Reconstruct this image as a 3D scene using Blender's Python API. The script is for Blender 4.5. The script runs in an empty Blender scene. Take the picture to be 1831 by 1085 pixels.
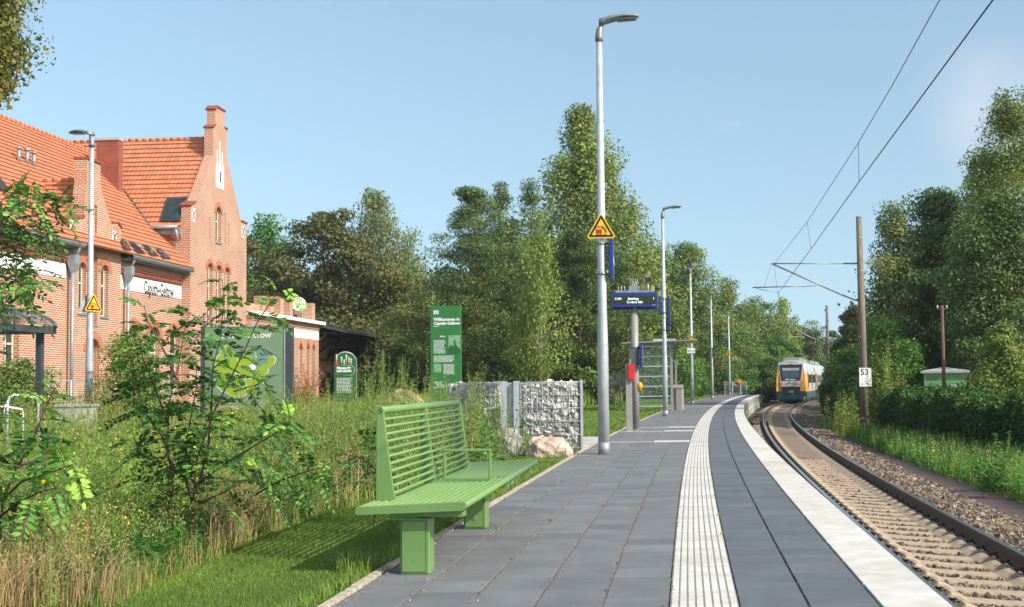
import bpy, math, random
import numpy as np
from mathutils import Vector, Matrix
from mathutils.geometry import tessellate_polygon
random.seed(7); rng = np.random.default_rng(7)
S = bpy.context.scene; COL = S.collection
R = math.radians

# ------------------------------------------------------------------ camera
FPX, PCX, PCY = 2130., 1060., 572.
PITCH, ROLL, CAMH = math.atan(113/2130.), .0115, 1.3
_f = np.array([0, math.cos(PITCH), math.sin(PITCH)]); _r = np.array([1., 0, 0]); _u = np.array([0, -math.sin(PITCH), math.cos(PITCH)])
_R = _r*math.cos(ROLL)-_u*math.sin(ROLL); _U = _r*math.sin(ROLL)+_u*math.cos(ROLL); _C = np.array([0, 0, CAMH])
cam = bpy.data.objects.new('camera', bpy.data.cameras.new('camera')); COL.objects.link(cam); S.camera = cam
cam.matrix_world = Matrix(((_R[0], _U[0], -_f[0], 0), (_R[1], _U[1], -_f[1], 0), (_R[2], _U[2], -_f[2], CAMH), (0, 0, 0, 1)))
cam.data.sensor_width = 36; cam.data.lens = 36*FPX/1831; cam.data.sensor_fit = 'HORIZONTAL'
cam.data.shift_x = (915.5-PCX)/1831; cam.data.shift_y = (PCY-542.5)/1831
cam.data.clip_start = .1; cam.data.clip_end = 6000

# ------------------------------------------------------------------ sky and sun
SUN = Vector((.849*math.cos(R(35.4)), -.529*math.cos(R(35.4)), math.sin(R(35.4)))).normalized()
W = bpy.data.worlds.new('World'); S.world = W; W.use_nodes = True
nt = W.node_tree; bg = nt.nodes['Background']
sky = nt.nodes.new('ShaderNodeTexSky'); sky.sky_type = 'NISHITA'; sky.sun_disc = False
sky.sun_elevation = R(35.4); sky.sun_rotation = math.atan2(SUN.x, SUN.y)
sky.air_density = 1.0; sky.dust_density = 1.2; sky.ozone_density = .5; sky.altitude = 0
# the haze of the day evens the sky out: sample it a little above the true direction
_tc = nt.nodes.new('ShaderNodeTexCoord'); _mm = nt.nodes.new('ShaderNodeMapping'); _mm.inputs['Scale'].default_value = (1, 1, .55); _mm.inputs['Location'].default_value = (0, 0, .14)
nt.links.new(_tc.outputs['Generated'], _mm.inputs[0]); nt.links.new(_mm.outputs[0], sky.inputs['Vector'])
# faint thin clouds low in the sky
tc = nt.nodes.new('ShaderNodeTexCoord'); mp = nt.nodes.new('ShaderNodeMapping'); mp.inputs['Scale'].default_value = (5, 5, 16)
nz = nt.nodes.new('ShaderNodeTexNoise'); nz.inputs['Scale'].default_value = 1.0; nz.inputs['Detail'].default_value = 6; nz.inputs['Roughness'].default_value = .55
cr = nt.nodes.new('ShaderNodeValToRGB'); cr.color_ramp.elements[0].position = .66; cr.color_ramp.elements[1].position = .9
cr.color_ramp.elements[1].color = (.3, .3, .3, 1)
mx = nt.nodes.new('ShaderNodeMix'); mx.data_type = 'RGBA'; mx.inputs['B'].default_value = (5.4, 5.5, 5.9, 1)
nt.links.new(tc.outputs['Generated'], mp.inputs[0]); nt.links.new(mp.outputs[0], nz.inputs['Vector']); nt.links.new(nz.outputs['Fac'], cr.inputs[0])
tn_ = nt.nodes.new('ShaderNodeVectorMath'); tn_.operation = 'MULTIPLY'; tn_.inputs[1].default_value = (1.17, 1.21, 1.09); nt.links.new(sky.outputs[0], tn_.inputs[0])
nt.links.new(cr.outputs[0], mx.inputs['Factor']); nt.links.new(tn_.outputs[0], mx.inputs['A']); nt.links.new(mx.outputs['Result'], bg.inputs['Color'])
# one soft cloud low on the right
d0 = Vector((.345, 1, .228)).normalized()
nv = nt.nodes.new('ShaderNodeVectorMath'); nv.operation = 'NORMALIZE'; nt.links.new(tc.outputs['Generated'], nv.inputs[0])
dv = nt.nodes.new('ShaderNodeVectorMath'); dv.operation = 'DISTANCE'; dv.inputs[1].default_value = d0; nt.links.new(nv.outputs[0], dv.inputs[0])
n5 = nt.nodes.new('ShaderNodeTexNoise'); n5.inputs['Scale'].default_value = 14; n5.inputs['Detail'].default_value = 6; nt.links.new(nv.outputs[0], n5.inputs['Vector'])
m5 = nt.nodes.new('ShaderNodeMapRange'); m5.interpolation_type = 'SMOOTHSTEP'; m5.inputs[1].default_value = .075; m5.inputs[2].default_value = .0; m5.inputs[4].default_value = .9; nt.links.new(dv.outputs['Value'], m5.inputs[0])
m6 = nt.nodes.new('ShaderNodeMath'); m6.operation = 'MULTIPLY'; nt.links.new(m5.outputs[0], m6.inputs[0]); nt.links.new(n5.outputs['Fac'], m6.inputs[1])
x5 = nt.nodes.new('ShaderNodeMix'); x5.data_type = 'RGBA'; x5.inputs['B'].default_value = (4.9, 5.0, 5.5, 1); nt.links.new(m6.outputs[0], x5.inputs['Factor']); nt.links.new(mx.outputs['Result'], x5.inputs['A']); nt.links.new(x5.outputs['Result'], bg.inputs['Color'])
bg.inputs['Strength'].default_value = .15
sl = bpy.data.lights.new('sun', 'SUN'); sl.energy = 4.4; sl.angle = R(.5); sl.color = (1, .93, .82)
so = bpy.data.objects.new('sun', sl); COL.objects.link(so); so.rotation_euler = SUN.to_track_quat('Z', 'Y').to_euler(); so.location = (30, -20, 40)
S.view_settings.view_transform = 'Standard'; S.view_settings.look = 'None'; S.view_settings.gamma = 1; S.view_settings.exposure = 0.26
S.render.engine = 'CYCLES'; S.cycles.max_bounces = 6; S.cycles.transparent_max_bounces = 6; S.cycles.diffuse_bounces = 3

# ------------------------------------------------------------------ places: from the photograph to metres
def ray(x, y): return _f+_R*(x-PCX)/FPX-_U*(y-PCY)/FPX
def onz(x, y, z=0.):
    d = ray(x, y); return _C+d*((z-CAMH)/d[2])
def atY(x, y, Y):
    d = ray(x, y); return _C+d*(Y/d[1])
def edge(Y):                                   # platform edge, fitted
    Yc = np.minimum(Y, 170.); return 4.8576e-4*Yc*Yc+7.0836e-2*Yc+1.5375+(Y-Yc)*.236
def edge_s(Y): return 2*4.8576e-4*min(Y, 170.)+7.0836e-2
def track(Y):                                  # track centre line
    Yc = np.minimum(Y, 150.)
    return edge(Y)+1.2123e-6*Yc**3-1.0785e-5*Yc**2-2.5354e-4*Yc+1.5538-.04*np.clip((60-Yc)/30., 0, 1)+(Y-Yc)*.08
def track_s(Y): return (track(Y+.5)-track(Y-.5))
ZL, ZR = -.62, -.69                            # rail heads (canted curve)

# ------------------------------------------------------------------ mesh helpers
class MB:
    def __init__(s): s.v = []; s.f = []; s.m = []; s.s = []
    def add(s, vs, fs, m=0, sm=False):
        o = len(s.v); s.v += [tuple(map(float, q)) for q in vs]
        for f in fs: s.f.append([i+o for i in f]); s.m.append(m); s.s.append(sm)
        return s
    def box(s, x0, x1, y0, y1, z0, z1, m=0, T=None):
        vs = [(x, y, z) for z in (z0, z1) for y in (y0, y1) for x in (x0, x1)]
        if T is not None: vs = [T @ Vector(q) for q in vs]
        return s.add(vs, [(0, 2, 3, 1), (4, 5, 7, 6), (0, 1, 5, 4), (2, 6, 7, 3), (0, 4, 6, 2), (1, 3, 7, 5)], m)
    def tube(s, pts, r, n=8, m=0, cap=True, sm=True, closed=False):
        P = [Vector(p) for p in pts]; k = len(P); rs = r if hasattr(r, '__len__') else [r]*k
        vs = []; up = None
        for i, p in enumerate(P):
            a = P[(i-1) % k] if (closed or i > 0) else p; b = P[(i+1) % k] if (closed or i < k-1) else p
            t = (b-a).normalized() if (b-a).length > 1e-9 else Vector((0, 0, 1))
            if up is None: up = Vector((0, 0, 1)) if abs(t.z) < .9 else Vector((1, 0, 0))
            u = (up-t*up.dot(t)); u = u.normalized() if u.length > 1e-6 else t.orthogonal().normalized(); w = t.cross(u); up = u
            vs += [p+(u*math.cos(2*math.pi*j/n)+w*math.sin(2*math.pi*j/n))*rs[i] for j in range(n)]
        fs = [(i*n+j, i*n+(j+1) % n, ((i+1) % k)*n+(j+1) % n, ((i+1) % k)*n+j) for i in range(k if closed else k-1) for j in range(n)]
        s.add(vs, fs, m, sm)
        if cap and not closed:
            s.add(vs[:n], [tuple(reversed(range(n)))], m); s.add(vs[-n:], [tuple(range(n))], m)
        return s
    def prism(s, poly, fn, thick, m=0, holes=()):
        """poly: 2-D outline; fn(u,v,w)->3-D point; extruded w=0..thick; holes: outlines cut through"""
        loops = [poly]+list(holes)
        flat = [p for l in loops for p in l]
        tris = tessellate_polygon([[Vector((p[0], p[1], 0)) for p in l] for l in loops])
        n = len(flat); A = [fn(p[0], p[1], 0) for p in flat]; B = [fn(p[0], p[1], thick) for p in flat]
        fs = [tuple(t) for t in tris]+[tuple(reversed([i+n for i in t])) for t in tris] if thick else [tuple(t) for t in tris]
        if thick:
            o = 0
            for l in loops:
                k = len(l); fs += [(o+i, o+(i+1) % k, o+(i+1) % k+n, o+i+n) for i in range(k)]; o += k
            s.add(A+B, fs, m)
        else: s.add(A, fs, m)
        return s
    def sphere(s, c, r, m=0, nu=12, nv=8, sc=(1, 1, 1)):
        vs = [(c[0]+r*sc[0]*math.sin(math.pi*i/nv)*math.cos(2*math.pi*j/nu), c[1]+r*sc[1]*math.sin(math.pi*i/nv)*math.sin(2*math.pi*j/nu), c[2]+r*sc[2]*math.cos(math.pi*i/nv)) for i in range(nv+1) for j in range(nu)]
        return s.add(vs, [(i*nu+j, (i+1)*nu+j, (i+1)*nu+(j+1) % nu, i*nu+(j+1) % nu) for i in range(nv) for j in range(nu)], m, True)
    def build(s, name, mats, parent=None, bevel=0, fixn=True):
        me = bpy.data.meshes.new(name); me.from_pydata(s.v, [], s.f)
        for mt in (mats if isinstance(mats, (list, tuple)) else [mats]): me.materials.append(mt)
        me.polygons.foreach_set('material_index', s.m); me.polygons.foreach_set('use_smooth', s.s)
        if fixn:
            import bmesh
            b = bmesh.new(); b.from_mesh(me); bmesh.ops.remove_doubles(b, verts=b.verts, dist=1e-5) if len(s.v) < 60000 else None
            bmesh.ops.recalc_face_normals(b, faces=b.faces); b.to_mesh(me); b.free()
        uv = me.uv_layers.new(name='UVMap'); L = np.zeros(len(me.loops)*2)
        co = np.zeros(len(me.vertices)*3); me.vertices.foreach_get('co', co); co = co.reshape(-1, 3)
        for p in me.polygons:
            n = p.normal
            if abs(n.z) > .985: a = (1, 0, 0); b2 = (0, 1, 0)
            else:
                h = math.hypot(n.x, n.y); a = (-n.y/h, n.x/h, 0); b2 = (-n.z*a[1], n.z*a[0], n.x*a[1]-n.y*a[0])
            for li, vi in zip(p.loop_indices, p.vertices):
                c = co[vi]; L[2*li] = c[0]*a[0]+c[1]*a[1]; L[2*li+1] = c[0]*b2[0]+c[1]*b2[1]+c[2]*b2[2]
        uv.data.foreach_set('uv', L)
        o = bpy.data.objects.new(name, me); COL.objects.link(o)
        if parent: o.parent = parent
        if bevel:
            md = o.modifiers.new('bevel', 'BEVEL'); md.width = bevel; md.segments = 2; md.limit_method = 'ANGLE'; md.harden_normals = False
        return o

def tag(o, label=None, cat=None, group=None, kind=None):
    if label: o['label'] = label
    if cat: o['category'] = cat
    if group: o['group'] = group
    if kind: o['kind'] = kind
    return o
def thing(name, label, cat, loc=(0, 0, 0), rz=0, group=None):
    o = bpy.data.objects.new(name, None); COL.objects.link(o); o.empty_display_size = .3
    o.location = loc; o.rotation_euler = (0, 0, rz); return tag(o, label, cat, group)
def dup(o, parent=None):
    c = o.copy(); COL.objects.link(c)
    if parent: c.parent = parent
    for ch in list(o.children): dup(ch, c)
    return c

# ------------------------------------------------------------------ materials
def nodes(name):
    m = bpy.data.materials.new(name); m.use_nodes = True; t = m.node_tree; return m, t, t.nodes['Principled BSDF']
def N(t, typ, **kw):
    n = t.nodes.new(typ)
    for k, v in kw.items():
        if k in n.inputs: n.inputs[k].default_value = v
        else: setattr(n, k, v)
    return n
def mat(name, c, rough=.6, metal=0, var=.12, scale=8, bump=0, bscale=60, c2=None, spec=.5, coord='Object', stretch=None):
    m, t, b = nodes(name); L = t.links.new
    co = N(t, 'ShaderNodeTexCoord'); src = co.outputs[coord]
    if stretch:
        mpn = N(t, 'ShaderNodeMapping'); mpn.inputs['Scale'].default_value = stretch; L(src, mpn.inputs[0]); src = mpn.outputs[0]
    n = N(t, 'ShaderNodeTexNoise', Scale=scale, Detail=6., Roughness=.6); L(src, n.inputs['Vector'])
    cr_ = N(t, 'ShaderNodeValToRGB'); e = cr_.color_ramp.elements
    d = c2 if c2 else [q*(1-2.2*var) for q in c]; e[0].position = .33; e[1].position = .67
    e[0].color = (*[max(0, q) for q in d], 1); e[1].color = (*(c if c2 else [min(1, q*(1+var)) for q in c]), 1)
    L(n.outputs['Fac'], cr_.inputs[0]); L(cr_.outputs[0], b.inputs['Base Color'])
    b.inputs['Roughness'].default_value = rough; b.inputs['Metallic'].default_value = metal; b.inputs['Specular IOR Level'].default_value = spec
    if bump:
        n2 = N(t, 'ShaderNodeTexNoise', Scale=bscale, Detail=4.); L(src, n2.inputs['Vector'])
        bp = N(t, 'ShaderNodeBump', Strength=bump, Distance=.02); L(n2.outputs['Fac'], bp.inputs['Height']); L(bp.outputs[0], b.inputs['Normal'])
    return m
def emis(name, c, s):
    m, t, b = nodes(name); b.inputs['Base Color'].default_value = (*c, 1); b.inputs['Emission Color'].default_value = (*c, 1); b.inputs['Emission Strength'].default_value = s; return m
def tinted(name, cols, rough=.6, trans=0., attr='tint', spec=.3, bump=0, nscale=0):
    m, t, b = nodes(name); L = t.links.new
    a = N(t, 'ShaderNodeAttribute', attribute_name=attr); r = N(t, 'ShaderNodeValToRGB'); e = r.color_ramp.elements
    while len(e) < len(cols): e.new(.5)
    for i, c in enumerate(cols): e[i].position = i/(len(cols)-1); e[i].color = (*c, 1)
    L(a.outputs['Fac'], r.inputs[0]); col = r.outputs[0]
    if nscale:
        co = N(t, 'ShaderNodeTexCoord'); n = N(t, 'ShaderNodeTexNoise', Scale=nscale, Detail=5.); L(co.outputs['Object'], n.inputs['Vector'])
        mr = N(t, 'ShaderNodeMapRange'); mr.inputs[1].default_value = .3; mr.inputs[2].default_value = .7; mr.inputs[3].default_value = .86; mr.inputs[4].default_value = 1.12
        L(n.outputs['Fac'], mr.inputs[0]); vm = N(t, 'ShaderNodeVectorMath', operation='SCALE'); L(col, vm.inputs[0]); L(mr.outputs[0], vm.inputs['Scale']); col = vm.outputs[0]
    if 'slab' in name:      # lime specks, scuffs and darker drips that belong to the stones
        co = N(t, 'ShaderNodeTexCoord'); L_ = t.links.new
        for sc_, lo, hi, fac_, cc in ((1.1, .56, .74, .45, (.30, .27, .22) if 'white' in name else (.075, .078, .08)), (23., .68, .74, .55, (.33, .29, .24) if 'white' in name else (.36, .36, .34)), (5., .62, .8, .35, (.42, .33, .24) if 'white' in name else (.25, .24, .22))):
            n3 = N(t, 'ShaderNodeTexNoise', Scale=sc_, Detail=8., Roughness=.7); L_(co.outputs['Object'], n3.inputs['Vector'])
            m3 = N(t, 'ShaderNodeMapRange'); m3.inputs[1].default_value = lo; m3.inputs[2].default_value = hi; m3.inputs[4].default_value = fac_; L_(n3.outputs['Fac'], m3.inputs[0])
            x3 = N(t, 'ShaderNodeMix', data_type='RGBA'); L_(m3.outputs[0], x3.inputs['Factor']); L_(col, x3.inputs['A']); x3.inputs['B'].default_value = (*cc, 1); col = x3.outputs['Result']
    if bump:
        co = N(t, 'ShaderNodeTexCoord'); n2 = N(t, 'ShaderNodeTexNoise', Scale=90., Detail=4.); L(co.outputs['Object'], n2.inputs['Vector'])
        bp = N(t, 'ShaderNodeBump', Strength=bump, Distance=.01); L(n2.outputs['Fac'], bp.inputs['Height']); L(bp.outputs[0], b.inputs['Normal'])
    L(col, b.inputs['Base Color']); b.inputs['Roughness'].default_value = rough; b.inputs['Specular IOR Level'].default_value = spec
    if trans:
        tr = N(t, 'ShaderNodeBsdfTranslucent'); L(col, tr.inputs['Color']); ms = N(t, 'ShaderNodeMixShader', Fac=trans)
        L(b.outputs[0], ms.inputs[1]); L(tr.outputs[0], ms.inputs[2]); L(ms.outputs[0], t.nodes['Material Output'].inputs[0])
    return m
def brickmat(name, c1, c2, mortar, bw=.25, rh=.0833, ms=.014, off=.5, bumpd=.01, rough=.85, soot=.25):
    m, t, b = nodes(name); L = t.links.new; uv = N(t, 'ShaderNodeUVMap', uv_map='UVMap')
    br = N(t, 'ShaderNodeTexBrick'); br.offset = off; br.inputs['Color1'].default_value = (*c1, 1); br.inputs['Color2'].default_value = (*c2, 1); br.inputs['Mortar'].default_value = (*mortar, 1)
    for k, v in (('Scale', 1), ('Mortar Size', ms), ('Mortar Smooth', .15), ('Bias', 0.), ('Brick Width', bw), ('Row Height', rh)): br.inputs[k].default_value = v
    L(uv.outputs[0], br.inputs['Vector'])
    n = N(t, 'ShaderNodeTexNoise', Scale=.7, Detail=6., Roughness=.65); L(uv.outputs[0], n.inputs['Vector'])
    mr = N(t, 'ShaderNodeMapRange'); mr.inputs[1].default_value = .3; mr.inputs[2].default_value = .7; mr.inputs[3].default_value = 1-soot; mr.inputs[4].default_value = 1.08; L(n.outputs['Fac'], mr.inputs[0])
    vm = N(t, 'ShaderNodeVectorMath', operation='SCALE'); L(br.outputs['Color'], vm.inputs[0]); L(mr.outputs[0], vm.inputs['Scale']); L(vm.outputs[0], b.inputs['Base Color'])
    bp = N(t, 'ShaderNodeBump', Strength=.7, Distance=bumpd, invert=True); L(br.outputs['Fac'], bp.inputs['Height']); L(bp.outputs[0], b.inputs['Normal'])
    b.inputs['Roughness'].default_value = rough; return m
def glassmat(name, c, rough=.05, alpha=.25):
    m, t, b = nodes(name); b.inputs['Base Color'].default_value = (*c, 1); b.inputs['Roughness'].default_value = rough; b.inputs['Alpha'].default_value = alpha; b.inputs['Specular IOR Level'].default_value = .8; return m

M = {}
M['slab'] = tinted('grey_slab', [(.125, .13, .137), (.158, .163, .17), (.195, .198, .20)], rough=.75, nscale=2.5, bump=.35, spec=.4)
M['slab_dark'] = tinted('dark_blue_grey_slab', [(.09, .10, .113), (.112, .122, .135), (.136, .145, .157)], rough=.7, nscale=2.5, bump=.35, spec=.4)
M['joint_dark'] = mat('dark_joint', (.05, .048, .045), .95, var=.2, scale=25)
M['joint'] = mat('sandy_joint', (.27, .235, .185), .95, var=.3, scale=25, bump=.6, c2=(.08, .07, .06))
M['white_slab'] = tinted('white_concrete_slab', [(.50, .465, .415), (.57, .54, .49), (.63, .605, .565)], rough=.85, nscale=5, bump=.4)
M['conc'] = mat('pale_concrete', (.48, .46, .42), .85, var=.14, scale=3, bump=.3)
M['kerbst'] = mat('kerb_concrete', (.50, .42, .33), .9, var=.2, scale=14, bump=.6)
M['lawn_soil'] = mat('lawn_soil', (.06, .10, .025), .95, var=.3, scale=5, bump=.5, c2=(.05, .055, .02))
M['soil'] = mat('meadow_soil', (.09, .095, .035), .95, var=.3, scale=1.2, bump=.6, c2=(.06, .05, .025))
M['galv'] = mat('galvanised_steel', (.50, .53, .55), .5, metal=.35, var=.10, scale=2, bump=.05, stretch=(3, 3, 2))
M['galv_dk'] = mat('dull_steel', (.30, .32, .33), .5, metal=.5, var=.15, scale=6)
M['grey_paint'] = mat('warm_grey_paint', (.30, .285, .27), .45, var=.06, scale=4)
M['anth'] = mat('anthracite_paint', (.055, .062, .072), .4, var=.1, scale=5)
M['bench'] = mat('sage_green_paint', (.162, .285, .088), .34, var=.05, scale=3, bump=.03, bscale=400)
M['blue'] = mat('rail_blue_paint', (.012, .035, .20), .35, var=.06)
M['white'] = mat('white_paint', (.78, .78, .76), .5, var=.04)
M['black'] = mat('black_paint', (.02, .02, .022), .5, var=.1)
M['yellow'] = mat('sign_yellow', (.88, .52, .01), .4, var=.04)
M['red'] = mat('signal_red', (.62, .02, .015), .35, var=.06)
M['dkred'] = mat('sign_red', (.45, .03, .02), .4, var=.05)
M['amber'] = mat('amber_plastic', (.80, .33, .01), .4, var=.05)
M['lens'] = mat('lamp_lens', (.16, .17, .09), .15, var=.3, scale=12)
M['brick'] = brickmat('orange_brick', (.50, .168, .07), (.37, .11, .048), (.62, .50, .40), ms=.017, soot=.2)
M['lime2'] = None
M['brick_dk'] = brickmat('dark_red_brick', (.36, .075, .04), (.26, .05, .03), (.30, .17, .13), ms=.009)
M['tile'] = None
M['copping'] = mat('terracotta_coping', (.30, .085, .045), .8, var=.15, scale=6)
M['plaster'] = mat('white_plaster', (.80, .79, .76), .8, var=.05, scale=1.5)
M['zinc'] = mat('zinc_sheet', (.33, .37, .40), .5, metal=.35, var=.1, scale=3)
M['pane'] = mat('window_glass', (.035, .045, .05), .06, var=.3, scale=.6, spec=.9)
M['timber'] = mat('ochre_timber', (.42, .20, .06), .7, var=.2, scale=4, stretch=(8, 8, 1))
M['brown'] = mat('dark_brown_metal', (.05, .032, .026), .45, var=.15)
M['cream'] = mat('cream_paint', (.68, .62, .48), .5, var=.05)
M['stele'] = mat('stele_green', (.03, .165, .035), .5, var=.04)
M['stele_dk'] = mat('leaf_green_sign', (.016, .11, .028), .5, var=.04)
M['board'] = mat('grey_green_board', (.19, .27, .16), .35, var=.04)
M['lime'] = mat('lime_print', (.29, .41, .03), .45, var=.04)
M['mapblue'] = mat('map_blue', (.03, .32, .68), .4, var=.04)
M['print'] = mat('faded_photo_print', (.30, .45, .30), .5, var=.3, scale=14, c2=(.10, .25, .11))
M['rust'] = mat('rusty_rail', (.15, .085, .052), .75, var=.25, scale=18, bump=.3, c2=(.07, .042, .028))
M['railtop'] = mat('polished_rail', (.36, .38, .40), .28, metal=.85, var=.15, scale=10)
M['sleeper'] = mat('sandy_concrete', (.43, .33, .235), .9, var=.2, scale=9, bump=.5, c2=(.31, .235, .165))
M['clip'] = mat('black_spring_steel', (.02, .018, .018), .5, var=.2)
M['ballast'] = mat('ballast_bed', (.12, .09, .065), .95, var=.3, scale=22, bump=1, bscale=30, c2=(.05, .038, .03))
M['sandy'] = mat('sanded_ballast', (.27, .19, .13), .95, var=.25, scale=16, bump=1, bscale=35, c2=(.15, .105, .075))
M['stones'] = tinted('ballast_stones', [(.055, .047, .045), (.13, .10, .08), (.24, .17, .115), (.36, .29, .22)], rough=.9, nscale=40)
M['purple'] = mat('reddish_grit', (.17, .105, .10), .95, var=.3, scale=30, bump=1, bscale=60, c2=(.08, .05, .05))
M['mast'] = mat('weathered_mast', (.26, .205, .15), .85, var=.25, scale=3, bump=.4, bscale=40, c2=(.13, .105, .085), stretch=(6, 6, .7))
M['wood'] = mat('brown_timber_pole', (.15, .085, .055), .85, var=.3, scale=4, stretch=(8, 8, .6))
M['wire'] = mat('dark_wire', (.035, .032, .03), .6)
M['isol'] = mat('brown_insulator', (.05, .025, .02), .3)
M['hut'] = mat('mint_green_render', (.16, .36, .13), .7, var=.05, scale=2)
M['hutroof'] = mat('grey_roof_slab', (.42, .41, .40), .7, var=.08)
M['boulder'] = mat('grey_granite', (.42, .39, .34), .9, var=.3, scale=6, bump=1, bscale=14, c2=(.22, .21, .17))
M['boulder2'] = mat('pinkish_granite', (.60, .47, .38), .9, var=.3, scale=5, bump=1, bscale=14, c2=(.36, .26, .20))
M['gabst'] = tinted('gabion_stones', [(.16, .16, .165), (.34, .33, .32), (.55, .52, .48), (.70, .66, .60)], rough=.9, nscale=18, bump=.8)
M['mound'] = mat('sandy_earth', (.40, .26, .17), .95, var=.25, scale=4, bump=1, bscale=12)
M['t_orange'] = mat('train_orange', (.78, .33, .012), .25, var=.03)
M['t_teal'] = mat('train_teal', (.0, .055, .06), .3, var=.05)
M['t_white'] = mat('train_white', (.44, .47, .46), .3, var=.04)
M['t_roof'] = mat('train_roof_grey', (.30, .31, .31), .5, var=.1)
M['t_light'] = emis('tail_light', (1, .03, .02), 5)
M['t_text'] = emis('display_amber', (.7, .8, .9), .9)
M['led'] = emis('display_text', (.55, .75, .62), 1.1)
M['screen'] = mat('display_screen', (.022, .024, .014), .3)
M['glass'] = glassmat('clear_glass', (.35, .5, .45), .03, .07)
M['smoke'] = glassmat('tinted_roof_glass', (.10, .08, .075), .1, .6)
M['bark'] = mat('brown_bark', (.11, .08, .055), .9, var=.3, scale=6, bump=.6, stretch=(4, 4, 1))
M['pinebark'] = mat('reddish_bark', (.26, .12, .06), .9, var=.3, scale=6, bump=.6)
M['birchbark'] = mat('birch_bark', (.62, .60, .55), .8, var=.2, scale=5, c2=(.10, .09, .08), stretch=(1.5, 1.5, 5))
M['stem'] = mat('dark_stem', (.085, .04, .03), .7, var=.2)
M['gstem'] = mat('green_stem', (.16, .22, .05), .7, var=.2)
def roofmat(name, c1, c2):
    m, t, b = nodes(name); L = t.links.new; uv = N(t, 'ShaderNodeUVMap', uv_map='UVMap'); sp = N(t, 'ShaderNodeSeparateXYZ'); L(uv.outputs[0], sp.inputs[0])
    br = N(t, 'ShaderNodeTexBrick'); br.offset = 0
    br.inputs['Color1'].default_value = (*c1, 1); br.inputs['Color2'].default_value = (*c2, 1); br.inputs['Mortar'].default_value = (*[q*.88 for q in c2], 1)
    for k, v in (('Scale', 1), ('Mortar Size', .006), ('Mortar Smooth', .3), ('Brick Width', .22), ('Row Height', .34)): br.inputs[k].default_value = v
    L(uv.outputs[0], br.inputs['Vector']); L(br.outputs['Color'], b.inputs['Base Color'])
    mu = N(t, 'ShaderNodeMath', operation='MULTIPLY'); mu.inputs[1].default_value = 2*math.pi/.22; L(sp.outputs[0], mu.inputs[0]); sn = N(t, 'ShaderNodeMath', operation='SINE'); L(mu.outputs[0], sn.inputs[0])
    bp = N(t, 'ShaderNodeBump', Strength=.45, Distance=.012); L(sn.outputs[0], bp.inputs['Height']); L(bp.outputs[0], b.inputs['Normal']); b.inputs['Roughness'].default_value = .65; return m
M['tile'] = roofmat('orange_pantiles', (.55, .225, .115), (.45, .165, .08))
# foliage: albedo by leaf, dark to light
FOL = dict(
 pine=[(.028, .052, .012), (.062, .10, .022), (.135, .17, .042)],
 maple=[(.04, .055, .012), (.065, .085, .02), (.095, .072, .026), (.12, .16, .03)],
 poplar=[(.06, .09, .018), (.13, .17, .03), (.27, .30, .075)],
 birch=[(.07, .11, .018), (.13, .175, .03), (.24, .26, .06)],
 robinia=[(.04, .075, .014), (.085, .135, .024), (.17, .17, .05)],
 bright=[(.03, .085, .012), (.07, .16, .02), (.14, .25, .035)],
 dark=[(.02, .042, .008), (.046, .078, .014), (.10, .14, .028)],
 greyg=[(.05, .07, .025), (.10, .125, .045), (.19, .21, .09)],
 olive=[(.05, .06, .012), (.11, .11, .02), (.24, .19, .04)],
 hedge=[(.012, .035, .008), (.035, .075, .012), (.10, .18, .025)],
 sapling=[(.015, .055, .014), (.033, .10, .018), (.07, .18, .026), (.23, .36, .05)],
 grass=[(.055, .12, .014), (.12, .205, .025), (.25, .33, .075)],
 meadow=[(.045, .11, .014), (.09, .19, .022), (.17, .27, .035), (.33, .34, .06)],
 dry=[(.16, .09, .045), (.32, .21, .10), (.48, .36, .17), (.36, .20, .14)],
 mug=[(.04, .08, .015), (.09, .15, .026), (.17, .235, .045), (.27, .23, .08)],
 yellow=[(.75, .5, .01), (.85, .62, .02)],
 red=[(.16, .025, .02), (.30, .05, .035)],
 rustb=[(.12, .04, .02), (.25, .09, .035), (.20, .13, .04)],
 lavender=[(.16, .11, .28), (.26, .20, .42)])
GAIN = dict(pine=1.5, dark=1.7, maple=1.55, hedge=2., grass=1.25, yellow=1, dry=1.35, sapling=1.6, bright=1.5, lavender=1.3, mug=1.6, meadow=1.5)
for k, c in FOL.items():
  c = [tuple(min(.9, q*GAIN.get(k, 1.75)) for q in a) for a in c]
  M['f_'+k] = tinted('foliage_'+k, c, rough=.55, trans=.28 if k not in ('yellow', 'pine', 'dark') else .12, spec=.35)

# ------------------------------------------------------------------ fast meshes for foliage
def nmesh(name, V, counts, idx, mt, parent=None, tint=None, smooth=False):
    me = bpy.data.meshes.new(name); V = np.asarray(V, np.float32).reshape(-1, 3)
    me.vertices.add(len(V)); me.vertices.foreach_set('co', V.ravel())
    idx = np.asarray(idx, np.int32).ravel(); counts = np.asarray(counts, np.int32)
    me.loops.add(len(idx)); me.loops.foreach_set('vertex_index', idx)
    st = np.concatenate([[0], np.cumsum(counts)[:-1]]).astype(np.int32)
    me.polygons.add(len(counts)); me.polygons.foreach_set('loop_start', st)
    me.polygons.foreach_set('use_smooth', np.full(len(counts), bool(smooth)))
    me.update(calc_edges=True)
    if tint is not None:
        a = me.attributes.new('tint', 'FLOAT', 'POINT'); a.data.foreach_set('value', np.asarray(tint, np.float32).ravel())
    me.materials.append(mt); o = bpy.data.objects.new(name, me); COL.objects.link(o)
    if parent: o.parent = parent
    return o
def unit(a): return a/np.maximum(np.linalg.norm(a, axis=-1, keepdims=True), 1e-9)
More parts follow.
